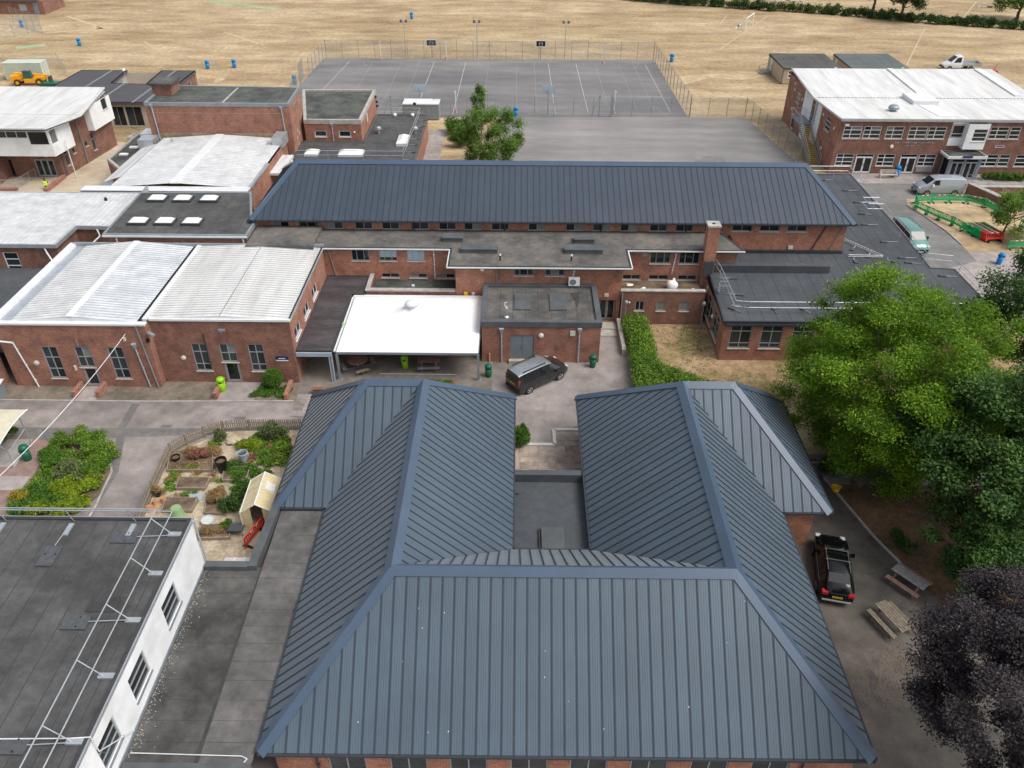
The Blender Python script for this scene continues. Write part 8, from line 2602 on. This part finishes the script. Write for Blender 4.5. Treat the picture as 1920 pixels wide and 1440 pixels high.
for y in (-gL / 2, gL / 2):
    MB().quad((-hw_, y, 0.05), (-0.35, y, 0.05), (-0.35, y, 1.9), (-hw_, y, he)).build('end_pane', 'poly_clear', gh, local=True)
    MB().quad((0.35, y, 0.05), (hw_, y, 0.05), (hw_, y, he), (0.35, y, 1.9)).build('end_pane', 'poly_clear', gh, local=True)
MB().quad((-0.35, gL / 2, 0.05), (0.35, gL / 2, 0.05), (0.35, gL / 2, 1.9), (-0.35, gL / 2, 1.9)).build('end_pane', 'poly_clear', gh, local=True)
mb = MB().bar((0, -gL / 2 - 0.03, 2.15), (0, gL / 2 + 0.03, 2.15), 0.08, 0.06)
for y in (-gL / 2, gL / 2):
    for s in (-1, 1):
        mb.bar((s * hw_, y, he), (0, y, 2.15), 0.05, 0.05).bar((s * hw_, y, 0), (s * hw_, y, he), 0.05, 0.05)
for s in (-1, 1):
    mb.bar((s * hw_, -gL / 2, he), (s * hw_, gL / 2, he), 0.05, 0.05)
    for i in range(1, 4):
        y = -gL / 2 + gL * i / 4
        mb.bar((s * hw_, y, he + 0.015), (0, y, 2.155), 0.03, 0.03)
mb.build('frame', 'white_plastic', gh, local=True)
MB().quad((0.3, 0.1, 1.965), (0.7, 0.1, 1.7), (0.7, 0.7, 1.7), (0.3, 0.7, 1.965)).build('roof_vent', 'frame_white', gh, local=True)
MB().bar((0.28, 0.05, 1.99), (0.28, 0.75, 1.99), 0.05, 0.03).bar((0.72, 0.05, 1.71), (0.72, 0.75, 1.71), 0.05, 0.03).build('vent_frame', 'white_plastic', gh, local=True)
# raised beds
BG = 'timber raised beds in the garden'
for i, (q, lb) in enumerate((([(-21.60, 38.44), (-19.61, 38.47), (-19.64, 37.46), (-21.46, 37.44)], 'bare-soil raised bed in the middle of the garden'), ([(-21.75, 36.56), (-19.79, 36.59), (-19.81, 35.46), (-21.61, 35.43)], 'raised bed behind the pale green tub'), ([(-19.36, 37.22), (-18.21, 37.24), (-17.79, 35.30), (-18.93, 35.28)], 'raised bed of tall straw grass before the greenhouse'), ([(-18.81, 34.20), (-17.14, 34.40), (-16.80, 33.27), (-18.66, 33.16)], 'raised bed of dry grass nearest the clear lean-to'), ([(-19.00, 39.51), (-17.32, 39.54), (-17.24, 38.25), (-18.75, 38.23)], 'raised bed beside the black compost barrel'), ([(-23.13, 41.07), (-20.27, 41.11), (-19.67, 39.19), (-22.62, 39.15)], 'long raised bed of red and straw plants by the fence'))):
    cx = sum(p[0] for p in q) / 4
    cy = sum(p[1] for p in q) / 4
    b = thing('raised_bed', lb, 'raised bed', (cx, cy, 0), 0, BG)
    MB().quad(*[(x, y, 0.2) for x, y in q][::-1]).build('soil', 'soil', b)
    for a, c in zip(q, q[1:] + q[:1]):
        MB().bar((*a, 0.14), (*c, 0.14), 0.06, 0.24).build('board', 'timber_old', b)
def pot(label, loc, rr_, h, mat, name='plant_pot', cat='pot', group=None, flip=False, fill=None):
    t = thing(name, label, cat, (*loc, 0.02), 0, group)
    pr = [(rr_ * 0.72, 0), (rr_ * 0.98, h * 0.86), (rr_ * 1.08, h * 0.87), (rr_ * 1.08, h)]
    if flip:
        pr = [(rr_ * 1.08, 0), (rr_ * 1.08, h * 0.13), (rr_ * 0.98, h * 0.14), (rr_ * 0.72, h)]
        MB().lathe(pr, 18).build('shell', mat, t, local=True)
    else:
        MB().lathe(pr + [(rr_ * 0.95, h), (rr_ * 0.85, h * 0.55)], 18, cap=True).build('shell', mat, t, local=True)
        if fill:
            MB().tube((0, 0, h * 0.56), (0, 0, h * 0.8), rr_ * 0.86, 14).build('contents', fill, t, local=True)
    return t


pot('black ribbed compost barrel in the garden', (-19.04, 39.30), 0.36, 1.0, 'black_plastic', 'compost_barrel', 'barrel', fill='soil')
pot('grey plastic dustbin among the garden plants', (-17.95, 40.27), 0.33, 0.8, 'pipe_blue', 'dustbin', 'bin', fill='frame_dark')
pot('upturned pale green tub by the garden fence', (-20.60, 35.26), 0.42, 0.62, 'tub_green', 'upturned_tub', 'tub', flip=True)
G = 'terracotta pots in the garden corner'
pot('terracotta pot left of the other two in the garden corner', (-22.43, 35.70), 0.26, 0.3, 'terracotta', group=G, flip=True)
pot('terracotta pot in the middle of the garden corner group', (-22.33, 36.22), 0.2, 0.3, 'terracotta', group=G, flip=True)
pot('terracotta pot right of the others in the garden corner', (-21.87, 36.42), 0.2, 0.34, 'terracotta', group=G, flip=True)
pot('small terracotta pot beside the black barrel', (-19.48, 38.93), 0.14, 0.2, 'terracotta', fill='soil')
pot('dark planter holding straw-coloured plant by the fence', (-22.40, 40.21), 0.28, 0.45, 'black_plastic', fill='soil')
pot('black pot with a dead plant beside the terracotta pots', (-22.43, 36.94), 0.24, 0.4, 'black_plastic', fill='soil')
wt = thing('water_tray', 'round pale glass tray on the garden gravel', 'tray', (*(-18.52, 34.61), 0.02))
MB().lathe([(0.38, 0), (0.4, 0.3), (0.37, 0.3), (0.36, 0.22)], 22).build('tray', 'tray_pale', wt, local=True)
bd = thing('boulder', 'flat pale boulder near the garden fence', 'boulder', (*(-19.17, 42.25), 0.02))
MB().blob((0, 0, 0.18), (0.55, 0.4, 0.22), 8, 0.15, 12, 6).build('rock', 'sand_paving', bd, local=True)
o = MB().box(-0.5, -0.35, 0.02, 0.5, 0.35, 0.08).build('stone_slab', 'concrete')
o.location = (*(-17.66, 39.74), 0)
tag(o, 'pale flat slab beside the grey dustbin', 'slab')
o = MB().box(-0.4, -0.3, 0.02, 0.4, 0.3, 0.06).build('stone_slab', 'pipe_blue')
o.location = (*(-20.00, 36.82), 0)
tag(o, 'blue-grey slab lying on the garden gravel', 'slab')
wd = thing('wheelbarrow', 'small dark barrow with bricks near the red barrier', 'wheelbarrow', (*(-16.51, 33.79), 0.02))
MB().hexa([(-0.3, -0.2, 0.25), (0.3, -0.2, 0.25), (0.3, 0.2, 0.25), (-0.3, 0.2, 0.25)], [(-0.45, -0.32, 0.5), (0.5, -0.32, 0.5), (0.5, 0.32, 0.5), (-0.45, 0.32, 0.5)]).build('tray', 'frame_dark', wd, local=True)
MB().tube((-0.6, -0.05, 0.2), (-0.6, 0.05, 0.2), 0.2, 14).build('wheel', 'rubber', wd, local=True)
MB().path([(-0.6, 0.06, 0.2), (0.4, 0.25, 0.22), (0.95, 0.28, 0.5)], 0.025).path([(-0.6, -0.06, 0.2), (0.4, -0.25, 0.22), (0.95, -0.28, 0.5)], 0.025).path([(0.35, 0.25, 0.22), (0.4, 0.25, 0)], 0.025).path([(0.35, -0.25, 0.22), (0.4, -0.25, 0)], 0.025).build('frame', 'galv_dull', wd, local=True)

# ================================================================== vegetation
def rel(base, u):
    return (u[0] - base[0], u[1] - base[1])


b = (22.11, 38.79)
c = rel(b, (23.92, 41.41))
tree('robinia_tree', 'large bright yellow-green feathery tree right of the courtyard', 'tree', b, 2.6, (c[0], c[1], 6.3), (7.2, 7.9, 7.0), 380, 250000, 0.185, 'leaf_robinia', 11, clump=(1.25, 0.6), trunk_r=0.26, group='trees', shell=0.15, up=1.1, flat=0.75, aspect=0.4, lower=-0.99)
b = (32.25, 38.93)
c = rel(b, (27.13, 34.32))
tree('broadleaf_tree', 'dark green broadleaf tree at the right edge below the robinia', 'tree', b, 2.5, (c[0], c[1], 6.0), (5.4, 6.4, 5.0), 130, 95000, 0.19, 'leaf_dark', 21, clump=(1.25, 0.8), trunk_r=0.28, group='trees', shell=0.3, aspect=0.6, lower=-0.9)
b = (43.12, 50.15)
c = rel(b, (35.81, 46.75))
tree('broadleaf_tree', 'dark tree behind the robinia at the right edge', 'tree', b, 3.0, (c[0], c[1], 8.0), (5.2, 5.0, 5.6), 80, 52000, 0.2, 'leaf_dark', 31, clump=(1.25, 0.8), trunk_r=0.3, group='trees', shell=0.3, aspect=0.6)
b = (25.90, 29.15)
c = rel(b, (25.23, 30.07))
tree('broadleaf_tree', 'mid green sapling between the dark tree and the purple maple', 'tree', b, 1.2, (c[0], c[1], 3.6), (3.0, 3.2, 2.8), 50, 34000, 0.16, 'leaf_dark', 41, clump=(0.8, 0.55), trunk_r=0.12, group='trees', shell=0.3, aspect=0.6, lower=-0.95)
b = (21.5, 16.5)
tree('purple_maple', 'dark purple-leaved maple at the lower right corner', 'tree', b, 3.0, (-1.0, 1.9, 8.2), (5.1, 5.6, 3.6), 150, 160000, 0.115, 'leaf_purple', 51, clump=(0.85, 0.45), trunk_r=0.24, bark='bark_pale', group='trees', shell=0.15, up=1.5, flat=0.95, aspect=0.5, lower=-0.6)
b = (-3.6, 94.0)
tree('birch_tree', 'slender pale green birch behind the main block roof', 'tree', b, 1.5, (0.3, 0, 3.7), (4.3, 3.4, 4.6), 80, 30000, 0.23, 'leaf_birch', 61, clump=(0.95, 0.95), trunk_r=0.14, bark='bark_pale', group='trees', shell=0.2, aspect=0.5, drop=0.8)
tree('birch_tree', 'thin young birch rising above the bushy pale green one', 'tree', (-4.3, 95.2), 4.5, (0, 0, 8.0), (1.0, 1.0, 2.0), 12, 1800, 0.26, 'leaf_birch', 65, clump=(0.5, 0.7), trunk_r=0.08, bark='bark_pale', group='trees', shell=0.2, drop=0.8)
b = (49.29, 75.81)
tree('willow_tree', 'small feathery green tree by the grass island at right', 'tree', b, 1.5, (1.3, 0.2, 2.9), (2.7, 2.4, 2.1), 36, 15000, 0.22, 'leaf_hedge', 71, clump=(0.9, 0.6), trunk_r=0.1, group='trees', shell=0.25, aspect=0.35, drop=0.9)
# trees of the far hedge line
for i, (u, x_, h, rr_, mt, lb) in enumerate(((0, (81.34, 185.06), 6.0, 5.2, 'leaf_far', 'dark round tree standing in the far hedge'), (1, (78.26, 192.94), 5.5, 2.2, 'leaf_bare', 'bare brownish tree left of the dark hedge tree'), (2, (105.80, 184.76), 5.2, 5.6, 'leaf_birch', 'pale open tree at the top right corner'), (3, (36.76, 203.35), 5.5, 4.5, 'leaf_far', 'dark tree at the left end of the far hedge'), (4, (54.37, 199.47), 6.0, 2.8, 'leaf_far', 'tree trunk and lower crown cut by the top edge above the hedge'), (5, (-110.92, 188.94), 5.5, 4.6, 'leaf_mid', 'green tree before the pavilion at top left'))):
    tree('hedgerow_tree', lb, 'tree', x_, 2.0, (0, 0, h), (rr_, rr_, h * 0.75), 40, 9000 if i != 1 else 3500, 0.5, mt, 200 + i * 7, clump=(rr_ * 0.3, rr_ * 0.24), trunk_r=0.32, group='far trees', shell=0.25)
# far hedge
line = [(16.17, 210.05), (36.45, 201.39), (51.20, 196.25), (68.65, 190.86), (82.28, 184.00), (91.80, 180.04), (107.04, 175.42)]
for i, (a, b_) in enumerate(zip(line, line[1:])):
    a, b_ = Vector(a), Vector(b_)
    L = (b_ - a).length
    n = max(3, int(L / 1.6))
    m_ = (a + b_) / 2
    bl = []
    for k in range(n):
        p = a.lerp(b_, (k + 0.5) / n) - m_
        bl.append((p.x + rnd.uniform(-0.4, 0.4), p.y + rnd.uniform(-0.4, 0.4), rnd.uniform(0.7, 1.1), 1.5, 1.3, rnd.uniform(1.0, 1.7)))
    lbs = ['left end', 'second stretch', 'third stretch', 'fourth stretch by the dark tree', 'fifth stretch', 'right end']
    shrub('field_hedge', 'dark green hedge along the far field edge, ' + lbs[i], 'hedge', (m_.x, m_.y), bl, 7500, 0.36, 'leaf_far', 300 + i, 'far field hedge')
# courtyard hedge
bl = []
for k in range(11):
    y = 46.6 + k * 0.95
    bl.append((9.9 + rnd.uniform(-0.1, 0.1) - 10.5, y + 1.2 - 50, 0.85, 1.25, 0.95, 0.85))
for k in range(7):
    bl.append((10.2 + k * 0.66 - 10.5, 50.4 - k * 0.5 - 50, 0.8, 1.15, 1.3, 0.8))
shrub('courtyard_hedge', 'clipped bright green hedge bending beside the courtyard', 'hedge', (10.5, 50), bl, 42000, 0.14, 'leaf_hedge', 401, 'hedges', shell=0.6, aspect=0.6, up=0.8, rag=False)
bl = [(-2.4 + k * 0.6, 0, 0.5, 0.55, 0.55, 0.5) for k in range(12)]
shrub('entrance_hedge', 'low clipped hedge right of the glazed entrance porch', 'hedge', (58.0, 92.4), bl, 5000, 0.2, 'leaf_mid', 405, 'hedges', shell=0.85)
shrub('box_ball', 'clipped round box bush before the classroom wall', 'bush', (-18.07, 48.80), [(0, 0, 0.85, 0.72, 0.72, 0.72)], 7000, 0.1, 'leaf_mid', 411, 'bushes', shell=0.9, rag=False)
shrub('ground_cover', 'low leafy planting round the clipped box bush', 'plant', (-18.28, 48.05), [(-0.9 + 0.45 * k, (k % 2) * 0.4 - 0.2, 0.18, 0.5, 0.5, 0.22) for k in range(6)], 5000, 0.13, 'leaf_mid', 415, 'bushes')
shrub('grass_tuft', 'spiky dark green bush at the hall wall by the courtyard', 'bush', (0.37, 42.25), [(0, 0, 0.85, 0.62, 0.62, 0.85), (0, 0.2, 1.1, 0.45, 0.45, 0.7)], 5000, 0.3, 'leaf_mid', 421, 'bushes', aspect=0.18, up=0.2, shell=0.6)
shrub('corner_bush', 'dark spiky bush at the east corner of the hall', 'bush', (20.69, 39.85), [(0, 0, 0.6, 0.8, 0.7, 0.65)], 3500, 0.28, 'leaf_dark', 425, 'bushes', aspect=0.25, up=0.2, shell=0.5)
for i, (xy, s, lb) in enumerate((((-8.73, 108.14), 1.5, 'dense round bush left of the birch'), ((-7.53, 102.79), 1.4, 'low bush in front of the round bush by the birch'), ((44.16, 113.54), 0.9, 'small bush at the corner of the upper right block'))):
    shrub('round_bush', lb, 'bush', xy, [(0, 0, s * 0.8, s, s, s * 0.9), (s * 0.5, 0.6, s * 0.7, s * 0.7, s * 0.7, s * 0.7)], 6000, 0.2, 'leaf_mid', 431 + i, 'bushes')
shrub('litter_shrub', 'sparse dark green undergrowth on the soil by the kerb', 'plant', (23.13, 33.24), [(0, 0, 0.2, 0.7, 0.9, 0.25), (-0.4, 0.8, 0.2, 0.5, 0.6, 0.2)], 1500, 0.14, 'leaf_dark', 437, 'bushes')
# island bed of mixed shrubs (left)
IG = 'shrubs in the island bed'
def ib_(name, lb, xy, bl, n, size, m_, sd, **k):
    shrub(name, lb, 'shrub', xy, bl, n, size, m_, sd, IG, **k)
ib_('hedge_shrub', 'clipped green shrub forming the top end of the island bed', (-29.68, 41.65), [(-0.8, 0.1, 0.6, 1.0, 0.8, 0.6), (0.1, 0.5, 0.65, 1.0, 0.8, 0.6), (1.0, 0.2, 0.65, 0.9, 0.9, 0.6), (1.4, -0.7, 0.6, 0.75, 0.8, 0.6)], 9000, 0.13, 'leaf_hedge', 501)
ib_('hedge_shrub', 'clipped green shrub on the road side of the island bed', (-27.27, 39.50), [(0.1, 0.9, 0.6, 0.75, 0.8, 0.6), (0.15, 0, 0.6, 0.75, 0.9, 0.6), (0, -0.9, 0.55, 0.8, 0.8, 0.55)], 8000, 0.13, 'leaf_hedge', 505)
ib_('leafy_shrub', 'dark green shrub on the paving side of the island bed', (-30.70, 40.15), [(0, 0.3, 0.5, 0.8, 0.8, 0.55), (0.5, -0.4, 0.5, 0.8, 0.8, 0.5)], 6000, 0.14, 'leaf_mid', 509)
ib_('leafy_shrub', 'grey-green perennial clump in the middle of the island bed', (-28.81, 38.96), [(0, 0, 0.45, 1.0, 0.9, 0.45), (0.8, -0.2, 0.4, 0.8, 0.8, 0.4)], 6000, 0.16, 'leaf_sage', 513)
ib_('lime_shrub', 'lime-yellow grassy clump in the lower island bed', (-28.69, 37.44), [(0, 0, 0.45, 0.8, 0.7, 0.45), (0.9, -0.2, 0.4, 0.75, 0.6, 0.4), (1.9, 0.5, 0.4, 0.8, 0.6, 0.4)], 6000, 0.2, 'leaf_lime', 517, aspect=0.25)
ib_('lime_shrub', 'lime clump at the bottom of the island bed by the white roof rail', (-27.73, 35.54), [(0, 0, 0.4, 1.0, 0.7, 0.42), (-1.2, -0.2, 0.4, 0.9, 0.6, 0.4), (0.9, 0.5, 0.4, 0.8, 0.6, 0.4)], 7000, 0.19, 'leaf_lime', 521, aspect=0.3)
ib_('leafy_shrub', 'deep green low shrub at the lower left of the island bed', (-29.78, 36.36), [(0, 0.4, 0.4, 0.9, 0.8, 0.42), (0.5, -0.5, 0.4, 1.0, 0.8, 0.4), (-0.6, -0.8, 0.35, 0.8, 0.7, 0.38)], 8000, 0.15, 'leaf_mid', 525)
ib_('yellow_shrub', 'yellow-tinged plant at the paving edge of the island bed', (-30.89, 36.44), [(0, 0, 0.4, 0.55, 0.5, 0.4)], 1600, 0.14, 'leaf_yellow', 529)
ib_('shelter_bush', 'dark bush behind the cycle shelter at the left edge', (-34.89, 42.26), [(0, 0, 0.6, 0.9, 0.7, 0.65)], 3000, 0.15, 'leaf_mid', 533)
ib_('ground_planting', 'mixed low greenery filling the middle of the island bed', (-28.45, 38.55), [(rnd.uniform(-1.9, 1.5), rnd.uniform(-2.4, 2.2), 0.25, 0.75, 0.75, 0.36) for k in range(20)], 17000, 0.15, 'leaf_hedge', 541)
ib_('ground_planting', 'mixed low greenery filling the lower part of the island bed', (-29.10, 35.99), [(rnd.uniform(-1.8, 2.0), rnd.uniform(-1.2, 1.2), 0.2, 0.7, 0.6, 0.28) for k in range(10)], 8000, 0.15, 'leaf_hedge', 545)
# garden planting
GG2 = 'planting in the school garden'
def gp2(name, lb, xy, bl, n, size, m_, sd, **k):
    shrub(name, lb, 'plant', xy, bl, n, size, m_, sd, GG2, **k)
gp2('red_shrub', 'reddish feathery shrub by the garden fence', (-20.88, 40.45), [(0, 0, 0.5, 0.65, 0.55, 0.5)], 2500, 0.14, 'leaf_red', 601, aspect=0.3)
gp2('straw_grass', 'straw-coloured grass behind the red shrub', (-20.34, 41.11), [(0, 0, 0.3, 0.8, 0.5, 0.4), (-1.4, 0.0, 0.3, 0.5, 0.4, 0.35)], 2200, 0.25, 'leaf_straw', 605, aspect=0.12, up=0)
gp2('straw_grass', 'tall brown dead grass clump in the raised bed', (-18.59, 36.27), [(0, 0, 0.5, 0.55, 0.6, 0.55), (0.1, 0.7, 0.45, 0.45, 0.4, 0.5)], 3200, 0.32, 'leaf_straw', 609, aspect=0.1, up=0)
gp2('bay_bush', 'dark green bush left of the greenhouse', (-17.39, 35.81), [(0, -0.2, 0.55, 0.65, 0.6, 0.6), (0.3, 0.8, 0.6, 0.55, 0.6, 0.6), (0.5, 1.6, 0.5, 0.5, 0.5, 0.5)], 7000, 0.14, 'leaf_dark', 613)
gp2('lime_perennial', 'lime-yellow perennial beside the pale boulder', (-17.89, 41.59), [(-0.5, 0, 0.35, 0.6, 0.5, 0.35), (0.4, 0.1, 0.35, 0.6, 0.5, 0.35)], 3000, 0.18, 'leaf_lime', 617, aspect=0.25)
gp2('garden_bush', 'tall grey-green bush at the garden fence', (-16.48, 42.75), [(0, 0, 0.75, 0.9, 0.7, 0.75)], 4500, 0.2, 'leaf_sage', 621, aspect=0.3)
gp2('garden_bush', 'smaller grey-green bush at the bend of the fence', (-20.16, 42.53), [(0, 0, 0.5, 0.55, 0.5, 0.55)], 2200, 0.18, 'leaf_sage', 625, aspect=0.3)
gp2('weedy_patch', 'weedy green vegetation behind the greenhouse by the roof edge', (-15.82, 40.52), [(-0.9, 0.6, 0.25, 0.9, 0.7, 0.3), (0.1, 0.9, 0.25, 0.9, 0.7, 0.35), (0.5, -0.1, 0.3, 0.8, 0.7, 0.3), (-0.6, -0.5, 0.25, 0.8, 0.7, 0.3), (1.0, 0.4, 0.3, 0.6, 0.7, 0.35)], 6500, 0.16, 'leaf_hedge', 629)
gp2('weedy_patch', 'weeds round the grey dustbin', (-18.20, 39.52), [(-0.3, 0, 0.2, 0.6, 0.6, 0.3), (0.4, -0.5, 0.2, 0.6, 0.5, 0.25)], 2200, 0.15, 'leaf_mid', 633)
gp2('dry_weeds', 'dry brown weeds over the red-shrub bed', (-21.41, 39.69), [(0, 0, 0.15, 1.1, 0.5, 0.2), (1.2, 0.3, 0.15, 0.8, 0.4, 0.2)], 1800, 0.16, 'leaf_straw', 637, aspect=0.2)
gp2('dry_weeds', 'dry tufts in the bed nearest the clear lean-to', (-17.87, 33.64), [(-0.3, 0, 0.25, 0.6, 0.4, 0.25), (0.5, 0, 0.25, 0.5, 0.4, 0.25)], 2000, 0.18, 'leaf_straw', 641, aspect=0.15, up=0)
gp2('small_bush', 'small round green bush above the dry bed', (-17.31, 34.22), [(0, 0, 0.3, 0.36, 0.36, 0.32)], 1500, 0.12, 'leaf_mid', 645)
gp2('weedy_patch', 'low weeds along the left garden fence', (-22.10, 38.18), [(0, 0.6, 0.12, 0.5, 0.6, 0.18), (0.2, -0.4, 0.12, 0.5, 0.6, 0.16), (0.9, 1.3, 0.12, 0.8, 0.4, 0.16)], 1800, 0.14, 'leaf_hedge', 649)
gp2('dead_plant', 'dead brown plant in the black pot', (-22.43, 36.94), [(0, 0, 0.65, 0.3, 0.3, 0.3)], 500, 0.18, 'leaf_straw', 653, aspect=0.15)
gp2('weedy_patch', 'tangled green growth along the back fence of the garden', (-17.74, 42.39), [(rnd.uniform(-2.6, 2.2), rnd.uniform(-0.5, 0.5), 0.18, 0.5, 0.4, 0.25) for k in range(10)], 4200, 0.15, 'leaf_hedge', 673)
gp2('weedy_patch', 'leafy growth spilling between barrel and greenhouse', (-16.97, 38.25), [(rnd.uniform(-1.3, 1.0), rnd.uniform(-1.3, 1.3), 0.2, 0.5, 0.45, 0.28) for k in range(10)], 4200, 0.15, 'leaf_mid', 677)
gp2('dry_weeds', 'straw weeds along the left picket fence', (-22.02, 38.95), [(rnd.uniform(-1.0, 1.6), rnd.uniform(-2.0, 2.0), 0.12, 0.4, 0.4, 0.2) for k in range(11)], 3200, 0.16, 'leaf_straw', 681, aspect=0.15, up=0)
gp2('weedy_patch', 'dry mixed weeds between the raised beds', (-20.32, 38.20), [(rnd.uniform(-2.2, 2.0), rnd.uniform(-2.4, 2.6), 0.06, 0.5, 0.4, 0.1) for k in range(14)], 2600, 0.12, 'leaf_straw', 661, aspect=0.25)
gp2('weedy_patch', 'green weeds scattered over the middle of the garden', (-19.96, 38.46), [(rnd.uniform(-2.4, 2.4), rnd.uniform(-2.6, 2.8), 0.07, 0.4, 0.35, 0.13) for k in range(12)], 2200, 0.12, 'leaf_hedge', 665)
gp2('weedy_patch', 'rusty brown weeds among the green behind the greenhouse', (-16.52, 41.17), [(rnd.uniform(-1.6, 1.4), rnd.uniform(-1.2, 1.2), 0.15, 0.5, 0.45, 0.22) for k in range(9)], 2600, 0.14, 'leaf_red', 669)
# fallen leaves on the path and tufts in the lawn
g = np.random.default_rng(5)
def scatter(name, n, box, z, size, mat, seed, kind='stuff'):
    g_ = np.random.default_rng(seed)
    pts = np.stack([g_.normal(box[0], box[2], n), g_.normal(box[1], box[3], n), np.full(n, z)], 1)
    me_ = leaf_mesh(name, pts, (0, 0, 4), size, mat, seed, 0.7, 0.5)
    o = bpy.data.objects.new(name, me_)
    COL.objects.link(o)
    tag(o, kind=kind)
a = (18.06, 23.79)
scatter('fallen_leaves', 420, (a[0], a[1], 0.7, 1.1), 0.045, 0.07, 'leaf_litter', 701)
a = (19.55, 25.49)
scatter('fallen_leaves', 260, (a[0], a[1], 0.5, 0.6), 0.045, 0.07, 'leaf_litter', 702)
a = (25.16, 34.34)
scatter('fallen_leaves', 900, (a[0], a[1], 2.4, 2.6), 0.045, 0.1, 'leaf_litter', 703)
a = (14.09, 55.76)
scatter('lawn_tufts', 900, (a[0], a[1], 1.2, 2.6), 0.05, 0.12, 'leaf_mid', 704)
a = (18.15, 49.07)
scatter('lawn_tufts', 700, (a[0], a[1], 4.0, 2.0), 0.05, 0.12, 'leaf_hedge', 705)
